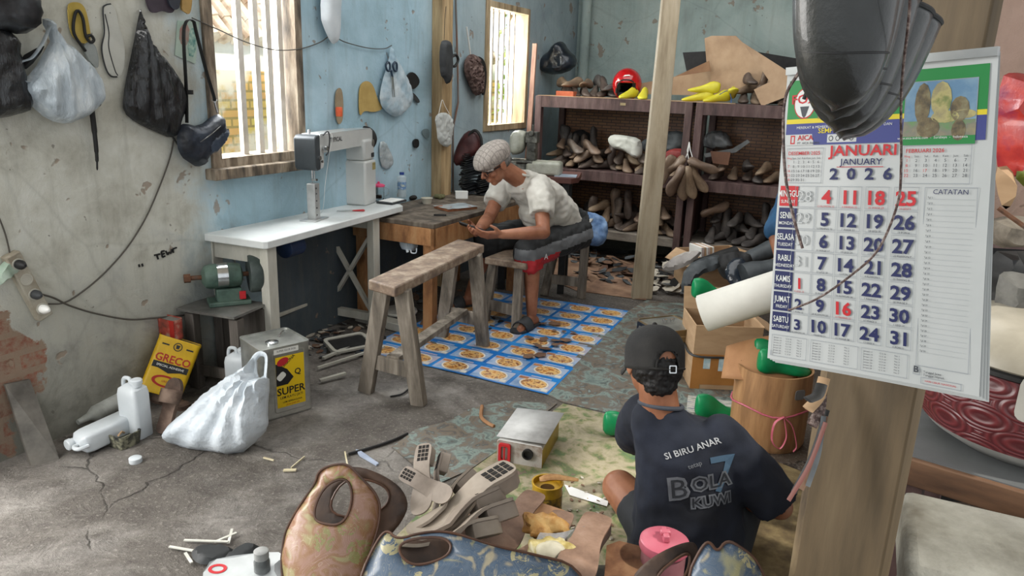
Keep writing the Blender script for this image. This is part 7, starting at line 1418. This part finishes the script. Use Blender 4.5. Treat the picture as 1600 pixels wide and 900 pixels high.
sack('small black sack under the blue floral tote', (-.02, 1.42, .0), (.36, .16, .30)); sack('small black sack under the leaf print handbag', (.42, 1.30, .0), (.2, .12, .27))
flatz('leather_piece', [(425, 885), (440, 872), (462, 878), (470, 905), (440, 915)], .17, mat('slate_folded', ['4b4d4e', '686a6b'], 8, .5), 'folded slate leather corner between enamel lid and orange tote', 'leather')
# ---------------------------------------------------------------- pillar, calendar and what hangs on it
PW = wmat('pillar_board_wood', '463a28', '5c4d37', '6c5d45', 3, (1, 1, .12), .7, grime=.3)
pl_, pr2 = D(1290, 590, 1.36), D(1434, 600, 1.20)
cpl = V((pl_.x, pl_.y, 0)); dr = V((pr2.x-pl_.x, pr2.y-pl_.y, 0)); wdt = dr.length; dr.normalize(); nb = V((-dr.y, dr.x, 0))
b = MB(); P4 = [cpl, cpl+dr*wdt, cpl+dr*wdt+nb*.03, cpl+nb*.03]; b.poly([p.xy[:] for p in P4], 0, 3.2); b.build('wooden_pillar', PW, world=True, label='broad brown wooden pillar holding the hanging calendar', cat='pillar', bevel=.004)
b = MB(); P4 = [cpl-dr*.028+nb*.02, cpl-dr*.008+nb*.02, cpl-dr*.008+nb*.06, cpl-dr*.028+nb*.06]; b.poly([p.xy[:] for p in P4], 0, 1.5); b.build('wooden_batten', wmat('split_batten', '3c3228', '7c6a50', 'a3906e'), world=True, label='narrow split batten along the left side of the pillar', cat='batten')
TL, TRc, BLc, BRc = D(1232, 113, 1.27), D(1562, 80, 1.05), D(1198, 560, 1.27), D(1530, 620, 1.05)
cx = V((TRc.x-TL.x, TRc.y-TL.y, 0)).normalized(); cn = cx.cross(V((0, 0, 1))).normalized()
cen = (TL+TRc)/2; q = PL(cen, cn); cal = thing('wall_calendar', 'large white January 2026 wall calendar hanging in front of the pillar', 'calendar', cen)
def cp(pts): return [q.loc(*p) for p in pts]
PG = mat('calendar_paper', ['a9adac', 'b9bcbb'], 3, .5, .04); CN = mat('calendar_navy', '1c2350', rough=.5, bump=0); CRD2 = mat('calendar_red', 'b5222a', rough=.5, bump=0); CG = mat('calendar_green', '1f7a3c', rough=.5, bump=0); CY = mat('calendar_yellow', 'cdbb2a', rough=.5, bump=0); CB = mat('calendar_blue', '39407c', rough=.5, bump=0); CL_ = mat('calendar_line', '8d9399', rough=.5, bump=0); CK = mat('calendar_ink', '3d4148', rough=.5, bump=0)
corner = [(1232, 113), (1562, 80), (1530, 620), (1198, 560)]
def warpxy(x, y, k=0):
    return V((x, y, .004+k+.010*sin(max(0, -y)*9)*max(0, -y)*1.2+.004*sin(x*11+y*4)*max(0, -y)*2))
def lay(b_, z):
    b_.v = [q.M @ (warpxy(v.x, v.y, z)) for v in b_.v]
for i in (3, 2, 1, 0):
    c4 = cp(corner); gx = 16; a, c_, d, e = [V(x) for x in c4]; b = MB()
    off = V((.004*i, -.002*i))
    b.grid(gx, 24, lambda u, v: tuple((a.lerp(c_, u)).lerp(e.lerp(d, u), v)+off*v)+(0,), 0); b.f = [f[::-1] for f in b.f]
    lay(b, -.0022*i-.001); b.build('page', PG, cal, world=True)
b = MB(); b.beam(q.hit(1232, 112)+cn*.004, q.hit(1562, 80)+cn*.004, .010, .012); b.build('hanger_strip', mat('tin_strip', ['8b8f90', 'b4b7b7'], 5, .35, .05, metal=.7), cal, world=True)
# printed design: every mark is placed by its place on the sheet
b = MB(); Pm = [CN, CRD2, CG, CY, CB, CL_, CK, PG, mat('photo_sky', ['5c7f9c', '8ea9b5'], 14, .5), mat('photo_ground', ['5f8a55', '77766a', '8c8565'], 30, .5), mat('photo_dark', ['4a4437', '6b5f45', '7f7a5f'], 60, .5), mat('fox_white', 'cfd2d0', rough=.5, bump=0), mat('photo_sand', ['8c8565', 'a89f6c', '6f7a48'], 50, .5)]
def qd(pts, mi, z=.0003): 
    p = cp(pts); x = MB(); x.poly(p, z, None, None, mi); 
    b.add([V((v.x, v.y, 0)) for v in x.v], x.f, mi); lift.extend([z]*len(x.v))
lift = []
def tx(s, px, py, hpx, mi, bold=.0, align='CENTER', sx=1.0, z=.0012, slope=None):
    x0, y0 = q.loc(px, py); x1, y1 = q.loc(px, py-hpx); size = (y1-y0)/.72
    sl = slope if slope is not None else (.045+.10*(py-80)/540)
    ax_, ay_ = q.loc(px+20, py+20*sl); an_ = 0 
    t = MB(); t.text(s, size, TR((x0, y0, 0)), 0, bold, align, sx, 0); o = len(b.v); b.add([V((v.x, v.y, 0)) for v in t.v], t.f, mi); lift.extend([z]*len(t.v))
def ypx(x, y): return y
# header: interpolate over the sheet with (u, v): u left-right, v top-bottom
def uv(u, v):
    (ax_, ay_), (bx_, by_), (cx_, cy_), (dx_, dy_) = corner
    # bilinear in sheet space is perspective-correct because it is done on the sheet plane
    A_, B_, C_, D_ = [V(p) for p in cp(corner)]; return A_.lerp(B_, u).lerp(D_.lerp(C_, u), v)
def q2(pts, mi, z=.0003):
    p = [tuple(uv(*a)) for a in pts]; x = MB(); x.poly(p, 0, None, None, mi); b.add([V((v.x, v.y, 0)) for v in x.v], x.f, mi); lift.extend([z]*len(x.v))
def R_(u0, v0, u1, v1, mi, z=.0003): q2([(u0, v1), (u1, v1), (u1, v0), (u0, v0)], mi, z)
def fr2(u0, v0, u1, v1, mi, w=.0025):
    R_(u0, v0, u1, v0+w*.7, mi, .0008); R_(u0, v1-w*.7, u1, v1, mi, .0008); R_(u0, v0, u0+w, v1, mi, .0008); R_(u1-w, v0, u1, v1, mi, .0008)
Wd = (TRc-TL).length; Hd = .5
def t2(s, u, v, h, mi, bold=0, align='CENTER', sx=1.0, z=.0012):
    """h: cap height as a fraction of the sheet height"""
    p = uv(u, v); e_u = (uv(u+.02, v)-p); an_ = math.atan2(e_u.y, e_u.x)
    t = MB(); t.text(s, h*Hd/.7, TR((p.x, p.y, 0), z=an_), 0, bold, align, sx, 0); b.add([V((v_.x, v_.y, 0)) for v_ in t.v], t.f, mi); lift.extend([z]*len(t.v))
# header band
R_(.02, .03, .97, .16, 2); R_(.02, .155, .97, .17, 3, .0005); R_(.02, .17, .97, .24, 4)
q2([(.02, .24), (.23, .24), (.19, .215), (.17, .205), (.02, .205)], 7, .0006)
R_(.62, .065, .93, .25, 8, .0006); R_(.62, .18, .93, .25, 9, .0009); R_(.62, .225, .93, .25, 2, .001)
for u_, v_, w_, h_, m_ in ((.70, .13, .035, .1, 10), (.78, .12, .045, .085, 12), (.86, .15, .04, .06, 10), (.80, .17, .06, .03, 12), (.88, .165, .05, .022, 12), (.73, .2, .05, .05, 10), (.86, .21, .03, .05, 10)): q2([(u_+w_*cos(-a*PI/6), v_+h_*.6*sin(-a*PI/6)) for a in range(12)], m_, .0012)
fr2(.62, .065, .93, .25, 5)
q2([(.115+.06*cos(-a*PI/10), .105+.05*sin(-a*PI/10)) for a in range(20)], 1, .0006); q2([(.115+.055*cos(-a*PI/10), .105+.046*sin(-a*PI/10)) for a in range(20)], 11, .0009)
t2('FOX', .115, .105, .028, 1, .02, sx=1.1); q2([(.09, .115), (.14, .115), (.125, .145), (.115, .152), (.105, .145)], 6, .0012)
R_(.19, .143, .30, .16, 3, .0007); t2('LEM PVAc', .24, .156, .01, 0, 0)
t2('MEREKAT & MEMBERIKAN DAYA REKAT YANG KUAT DAN', .08, .187, .008, 11, 0, 'LEFT'); t2('SEMPURNA', .20, .203, .015, 3, .01, 'LEFT'); t2('www.aica-indria.com  -  Surabaya  -  Indonesia', .90, .232, .007, 11, 0, 'RIGHT')
t2('AICA', .09, .224, .016, 1, .015, 'LEFT'); t2('PT. AICA INDRIA', .09, .237, .007, 6, 0, 'LEFT'); fr2(.05, .208, .075, .236, 1, .006)
R_(.25, .208, .40, .234, 7, .0008)
for u_ in (.27, .305, .34, .375): q2([(u_+.012*cos(-a*PI/6), .221+.009*sin(-a*PI/6)) for a in range(12)], 6, .001); q2([(u_+.008*cos(-a*PI/6), .221+.006*sin(-a*PI/6)) for a in range(12)], 7, .0012)
t2('JANUARI', .43, .277, .032, 1, .02, sx=1.15); R_(.31, .312, .54, .314, 1, .0006); t2('JANUARY', .43, .306, .019, 0, .01, sx=1.1)
for k, ch in enumerate('2026'): t2(ch, .30+.088*k, .352, .034, 0, .03, sx=1.15)
for u0, title, rows in ((.045, 'DESEMBER 2025', ('   1  2  3  4  5  6', ' 7  8  9 10 11 12 13', '14 15 16 17 18 19 20', '21 22 23 24 25 26 27', '28 29 30 31')), (.64, 'FEBRUARI 2026', (' 1  2  3  4  5  6  7', ' 8  9 10 11 12 13 14', '15 16 17 18 19 20 21', '22 23 24 25 26 27 28'))):
    w_ = .19 if u0 < .1 else .28; v0 = .25; fr2(u0-.01, v0, u0+w_, .365, 5, .0022); t2(title, u0, v0+.022, .011, 1, .01, 'LEFT')
    for ci in range(7): t2(('Ming', 'Sen', 'Sel', 'Rab', 'Kam', 'Jum', 'Sab')[ci], u0+.008+(w_-.03)*ci/6, v0+.036, .006, 1 if ci == 0 else 6)
    for ri, row in enumerate(rows):
        for ci in range(7):
            s_ = row[ci*3:ci*3+2].strip()
            if s_: t2(s_, u0+.008+(w_-.03)*ci/6, v0+.050+ri*.0148, .009, 1 if ci == 0 or (ci == 2 and ri == 2 and u0 > .1) else 6)
# day rows
days = [('MINGGU', 'SUNDAY'), ('SENIN', 'MONDAY'), ('SELASA', 'TUESDAY'), ('RABU', 'WEDNESDAY'), ('KAMIS', 'THURSDAY'), ('JUMAT', 'FRIDAY'), ('SABTU', 'SATURDAY')]
cols5 = [['28', '29', '30', '31', '1', '2', '3']]+[[str(k) for k in range(a_, a_+7)] for a_ in (4, 11, 18, 25)]
pas = ['LEGI', 'PAHING', 'PON', 'WAGE', 'KLIWON']
v0, dv = .375, .0742; cu = [.155, .27, .39, .52, .655]
for i, (d1, d2) in enumerate(days):
    va = v0+i*dv; R_(.015, va, .115, va+dv-.006, 1 if i == 0 else 0, .0005); t2(d1, .065, va+.036, .021, 11, .012, sx=.62); t2(d2, .065, va+.058, .011, 11, .006, sx=.8)
    for ci in range(5):
        u_ = cu[ci]; s_ = cols5[ci][i]; wcol = .056; fr2(u_-wcol, va, u_+wcol, va+dv-.004, 5, .0018); red = i == 0 or (ci == 0 and i == 4) or (ci == 2 and i == 5)
        if ci == 0 and i < 4: t2(s_, u_, va+.052, .036, 5, .0, sx=1.0); t2(s_, u_, va+.052, .036, 7, -.012, sx=1.0, z=.0016)
        else:
            t2(s_, u_, va+.056, .042 if ci else .036, 1 if red else 0, .03, sx=1.02)
            for off_ in (0,): t2('%d %s %d' % ((int(s_)*3) % 30+1, pas[(int(s_)+i) % 5], (int(s_)+10) % 31+1), u_, va+.069, .006, 1 if red else 6, 0)
# notes column
fr2(.735, .375, .955, .965-.03, 5, .0022); t2('CATATAN', .845, .395, .014, 0, 0)
for k in range(30): R_(.745, .41+k*.0165, .945, .4105+k*.0165, 5, .0006); t2('Tgl %d' % (k+1), .75, .408+k*.0165, .005, 6, 0, 'LEFT')
# foot tables
fr2(.02, .985-.02, .02, .985, 5)
for u0, u1 in ((.02, .21), (.23, .47), (.485, .70)):
    fr2(u0, .905, u1, .985, 5, .002)
    for r_ in range(7): 
        for cc in range(3): t2(('Januari %d' % (r_*3+11), '12 3 14', 'No. %d' % (r_+1))[cc], u0+.012+cc*(u1-u0)/3, .918+r_*.0095, .005, 6, 0, 'LEFT')
t2('B', .74, .957, .02, 6, .02); fr2(.725, .945, .755, .965, 5); t2('Tanggal Jawa', .77, .955, .007, 6, 0, 'LEFT'); t2('Tanggal Hijriah', .77, .965, .007, 6, 0, 'LEFT')
fr2(.76, .970, .93, .992, 5); t2('HARI LIBUR NASIONAL', .845, .984, .006, 1)
b.v = [q.M @ warpxy(v.x, v.y, z) for v, z in zip(b.v, lift)]
b.build('calendar_print', Pm, cal, world=True, sharp=0)
# stacked black vamps hanging in front
BLV = mat('black_vamp_leather', ['0e1010', '181c1c', '232828'], 5, .36, .25, coat=.25, bd=.003, bscale=120, grime=.2)
hp0 = D(1360, 95, .98)
def vamp(label, c_, sx_, sz_, ry, dy, sc_=1.0):
    r = thing('leather_upper', label, 'upper', c_, group=None); b = MB()
    def f(u, v):
        a = (u-.5)*PI*1.15; w_ = sx_*math.sqrt(max(0, 1-v**3.4))*(1-.12*v)
        return V((w_*sin(a), -.055*cos(a)*math.sqrt(max(0, 1-v**5))+.02, -sz_*v-.012*cos(a)*v-.004*(sin(a))**2))
    b.grid(26, 18, f); b.build('upper_body', BLV, r, solid=.0025)
    b = MB(); b.tube([f(i/26, 0)+V((0, 0, .001)) for i in range(27)], .003, 6); b.build('rim', BLACK, r); b = MB(); b.tube([f(i/26, .62)+V((0, -.0015, 0)) for i in range(27)], .0014, 5); b.build('seam', BLACK, r); r.matrix_basis = TR(c_, 0, ry, 0, sc_) @ rot(z=R(dy)); return r
base = D(1345, 40, .93)
vamp('smooth black leather shoe upper hanging foremost over the calendar', D(1345, -72, .86), .060, .152, R(-3), 22, 1.0)
for i, (px, py, y, ry, rz2, lb) in enumerate(((1352, -48, .90, 1, 14, 'second black leather upper just under the foremost smooth one'), (1368, -20, .925, 5, 4, 'third black leather upper in the hanging nest'), (1386, -2, .95, 9, -6, 'fourth black leather upper in the hanging nest'), (1398, 8, .975, 12, -14, 'rearmost black leather upper in the hanging nest'))):
    vamp(lb, D(px, py+6, y), .060, .152, R(ry), rz2, 1.0)
b = MB(); b.cyl(D(1362, -60, .96), D(1362, 10, .96)+V((0, 0, .0)), .003, n=8); b.build('hanging_hook', RUST, world=True, label='iron hook holding the nest of black leather uppers', cat='hook')
# laces hanging over the calendar
LACE = mat('dark_zip_lace', ['2a1c1b', '57443f', '8b7d76'], 160, .5, .3)
cable('zip_strip', [D(*p, y) for p, y in (((1424, -40), .80), ((1420, 30), .82), ((1412, 100), .86), ((1408, 160), .90), ((1408, 260), .93), ((1402, 320), .94), ((1372, 390), .96), ((1330, 430), .98), ((1280, 465), 1.0), ((1240, 482), 1.03), ((1232, 484), 1.04))], .0016, LACE, 'long brown zip strip curving down across the calendar dates', 'strip', 10)
cable('zip_strip', [D(*p, y) for p, y in (((1268, 70), 1.12), ((1250, 110), 1.14), ((1228, 150), 1.17), ((1224, 210), 1.18), ((1228, 280), 1.17), ((1240, 340), 1.16), ((1254, 388), 1.15))], .0026, LACE, 'short dark zip strip hanging at the left edge of calendar', 'strip', 10)
cable('zip_strip', [D(*p, y) for p, y in (((1275, 110), 1.10), ((1262, 140), 1.12), ((1256, 155), 1.12))], .003, BLACK, 'black strap end hanging below the leather uppers onto logo', 'strip')
# bundle of strips hanging left of the pillar
for i, (x0, y0, x1, y1, w_, m_) in enumerate(((1288, 590, 1262, 640, .022, CARD), (1284, 610, 1268, 665, .02, LACE), (1292, 640, 1240, 770, .012, BLACK), (1290, 650, 1252, 765, .010, SCR[2]), (1287, 650, 1262, 760, .009, SCR[1]), (1290, 660, 1232, 782, .009, mat('reddish_strip', '6d4038')), (1284, 600, 1262, 625, .02, BLACK))):
    b = MB(); a_, c_ = D(x0, y0, 1.31-.01*i), D(x1, y1, 1.28-.01*i); mid_ = (a_+c_)/2+V((.006, 0, -.006)); b.tube(curve([a_, mid_, c_], 5), w_/2, 6, flat=.3); b.build('leather_strip', m_, world=True, label='narrow leather strip hanging in the bundle left of the pillar', cat='strip', group='strips hanging beside the pillar')
# ---------------------------------------------------------------- right hand corner
RD = NT('embossed_maroon'); co_ = RD.co('Object'); sp_ = RD.sep(co_)
an1 = RD.math('MULTIPLY', RD.math('ARCTAN2', sp_[0], sp_[1]), 14/PI*1.0); pz = RD.math('MULTIPLY', sp_[2], 38); cell = RD.math('ADD', RD.math('ABSOLUTE', RD.math('SINE', RD.math('ADD', an1, pz))), RD.math('ABSOLUTE', RD.math('SINE', RD.math('SUBTRACT', an1, pz)))); rg = RD.math('SINE', RD.math('MULTIPLY', cell, 12))
RD.l(RD.mix(RD.mr(rg, -1, 1, 0, 1), '4d1e22', '66292c'), RD.b.inputs['Base Color']); RD.b.inputs['Roughness'].default_value = .35; RD.bump(rg, .35, .004)
tz = .70; ta, tb_ = G(1405, 712, tz), G(1640, 782, tz); tang = math.atan2((tb_-ta).y, (tb_-ta).x); tbl = thing('side_table', 'dark wooden table edge carrying the maroon rice cooker', 'table', (ta.x, ta.y, 0), rz=tang)
b = MB(); b.box((.45, .31, tz-.035), (.95, .62, .07)); b.build('tabletop', wmat('brown_table_edge', '4b3526', '6a4c36', '7d5c43', 4, (.2, 1, 1)), tbl, bevel=.004)
for x, y in ((.03, .06), (.86, .06), (.03, .56), (.86, .56)): b = MB(); b.box((x, y, (tz-.07)/2), (.06, .06, tz-.07)); b.build('leg', CABW, tbl)
b = MB(); b.box((.45, .315, tz+.0015), (.93, .6, .003)); b.build('grey_cover', mat('grey_oilcloth', ['5a5c5c', '6e7070'], 4, .5), tbl)
rr = .255; rc = G(1592, 742, tz); dd_ = V((rc.x, rc.y, 0)).normalized(); rc = rc+dd_*rr*.85+V((0, 0, .004)); ck = thing('rice_cooker', 'maroon patterned rice cooker with cream lid and white latch', 'cooker', rc)
CRM = mat('cream_enamel', ['9b9484', 'b5ae9e'], 5, .35, .06, grime=.2)
b = MB(); b.lathe([(.0, 0), (rr*.70, 0), (rr*.93, .035), (rr*.98, .05)], None, 56); b.build('base', mat('grey_white_plastic', ['8b8a86', 'a9a8a3'], 5, .4), ck)
b = MB(); b.lathe([(rr*.985, .05), (rr*1.03, .09), (rr*1.03, .17), (rr*.99, .225)], None, 64, cap=False); b.build('bowl', RD.m, ck)
b = MB(); b.lathe([(rr*.99, .225), (rr*1.02, .23), (rr*1.02, .24), (rr*.99, .245)], None, 56, cap=False); b.build('rim', BLACK, ck)
b = MB(); b.lathe([(rr*.99, .243), (rr*1.03, .25), (rr*1.0, .275), (rr*.85, .315), (rr*.5, .34), (.0, .345)], None, 56, cap=False); b.build('lid', CRM, ck)
fa = math.atan2(-dd_.y, -dd_.x)-.05
b = MB(); b.poly(rrect(.085, .105, .02), 0, .012, TR((0, 0, .2)) @ rot(z=fa+PI/2) @ TR((0.02, -rr*1.03, 0)) @ rot(x=PI/2), 0, [rrect(.04, .018, .002)[::-1]]); b.build('latch', mat('latch_white', ['a9a69d', 'bdbab1'], 6, .4), ck)
b = MB(); b.ball((rr*.3, -rr*.72, .322), (.02, .035, .012), 16); b.build('lid_button', mat('latch_white2', ['a9a69d', 'bdbab1'], 6, .4), ck)
b = MB(); b.lathe([(.0, 0), (rr*.55, 0), (rr*.60, .02), (.0, .022)], TR((.02, -.05, -.001)), 40); 
# styrofoam box
FO = mat('dirty_styrofoam', ['5c574b', '8a887d', '9c9a90'], 3.5, .85, .5, bscale=90, bd=.006, grime=.5, lo=.3, hi=.6)
f0, f1 = G(1410, 760, .68), G(1610, 806, .68)
ex = (f1-f0); ex.normalize(); ey = V((-ex.y, ex.x, 0)); r = thing('foam_box', 'dirty white styrofoam box with stained lid below the rice cooker', 'box', (f0.x, f0.y, .30), rz=math.atan2(ex.y, ex.x))
b = MB(); b.box((.23, -.17, .13), (.42, .30, .26)); b.build('box_body', FO, r, bevel=.015); b = MB(); b.box((.23, -.17, .32), (.46, .34, .12)); b.build('lid', FO, r, bevel=.022)
r = thing('wooden_crate', 'rough wooden crate under the styrofoam box', 'crate', (f0.x, f0.y, 0), rz=math.atan2(ex.y, ex.x))
for z_ in (.05, .15, .25): b = MB(); b.poly([(.02, -.33), (.44, -.33), (.44, -.01), (.02, -.01)], z_-.035, z_+.035, None, 0, [[(.04, -.31), (.04, -.03), (.42, -.03), (.42, -.31)]]); b.build('slat_ring', GREYW, r)
b = MB(); b.box((.23, -.17, .29), (.42, .32, .015)); b.build('crate_top', GREYW, r)
# clutter against the pink wall
q = FACE(2.2)
r_ = bundle_ = None
def blob(nm, pts, y, m, label, cat, depth=.06, wr=.012, az=0, tilt=0, res=.02):
    q_ = PL(D(*pts[0], y), V((sin(az)*cos(tilt), -cos(az)*cos(tilt), sin(tilt)))); b_ = MB(); b_.puffy(q_.locs(pts), q_.M, depth, depth*.4, res, wr, 16); return b_.build(nm, m, world=True, label=label, cat=cat)
shz = D(1560, 300, 2.2).z
sh_ = thing('wall_shelf', 'dark wooden shelf unit behind the right edge of the calendar', 'shelf', (1.75, 2.35, 0), rz=R(-8))
for z_ in (.72, 1.13): b = MB(); b.box((.1, 0, z_), (.9, .4, .025)); b.build('board', CABW, sh_)
for x in (-.33, .53):
    for y in (-.18, .18): b = MB(); b.box((x, y, .58), (.04, .04, 1.16)); b.build('post', CABW, sh_)
b = MB(); b.box((.1, .19, .6), (.86, .01, 1.1)); b.build('back_panel', BLACK, sh_)
blob('plastic_bag', [(1564, 120), (1580, 112), (1620, 118), (1625, 240), (1600, 262), (1568, 285), (1555, 250), (1558, 180)], 1.95, mat('red_purple_film', ['8b1f2c', 'b5382f', '5a2a5c'], 5, .35, .4, bd=.01, coat=.2), 'red and purple plastic bag at the right edge behind calendar', 'bag', .07)
blob('plastic_bag', [(1592, 250), (1640, 200), (1640, 300), (1585, 288)], 1.9, mat('lime_film', ['6d7b33', '8d9a48'], 5, .4, .3), 'small olive green bag under the red plastic bag', 'bag', .05)
blob('folded_cloth', [(1540, 345), (1575, 336), (1625, 340), (1630, 385), (1545, 388)], 1.9, mat('taupe_cloth', ['5a534a', '7a7266', '8d867a'], 14, .9, .5), 'folded taupe cloths stacked beside the calendar edge', 'cloth', .06)
blob('leather_roll', [(1535, 392), (1625, 392), (1625, 430), (1575, 440), (1545, 500), (1532, 490)], 1.95, BLACK, 'black leather heap under the folded taupe cloths', 'leather', .06)
blob('machine_casing', [(1558, 432), (1572, 422), (1612, 430), (1625, 498), (1552, 498)], 1.85, mat('grey_cast_metal', ['4b4a46', '6b6a65', '7c7b76'], 9, .6, .3, grime=.3), 'grey cast metal machine casing just behind the rice cooker', 'machine', .06)
cable('iron_rod', [D(1560, 325, 1.8), D(1612, 362, 1.75)], .006, RUST, 'thin dark rod slanting over the folded taupe cloths', 'rod')
blob('paper_bag', [(1552, 262), (1580, 258), (1590, 300), (1575, 330), (1562, 318)], 1.9, CARD, 'crumpled brown paper under the red plastic bag', 'paper', .03)
bpy.data.scenes.remove(TMP)
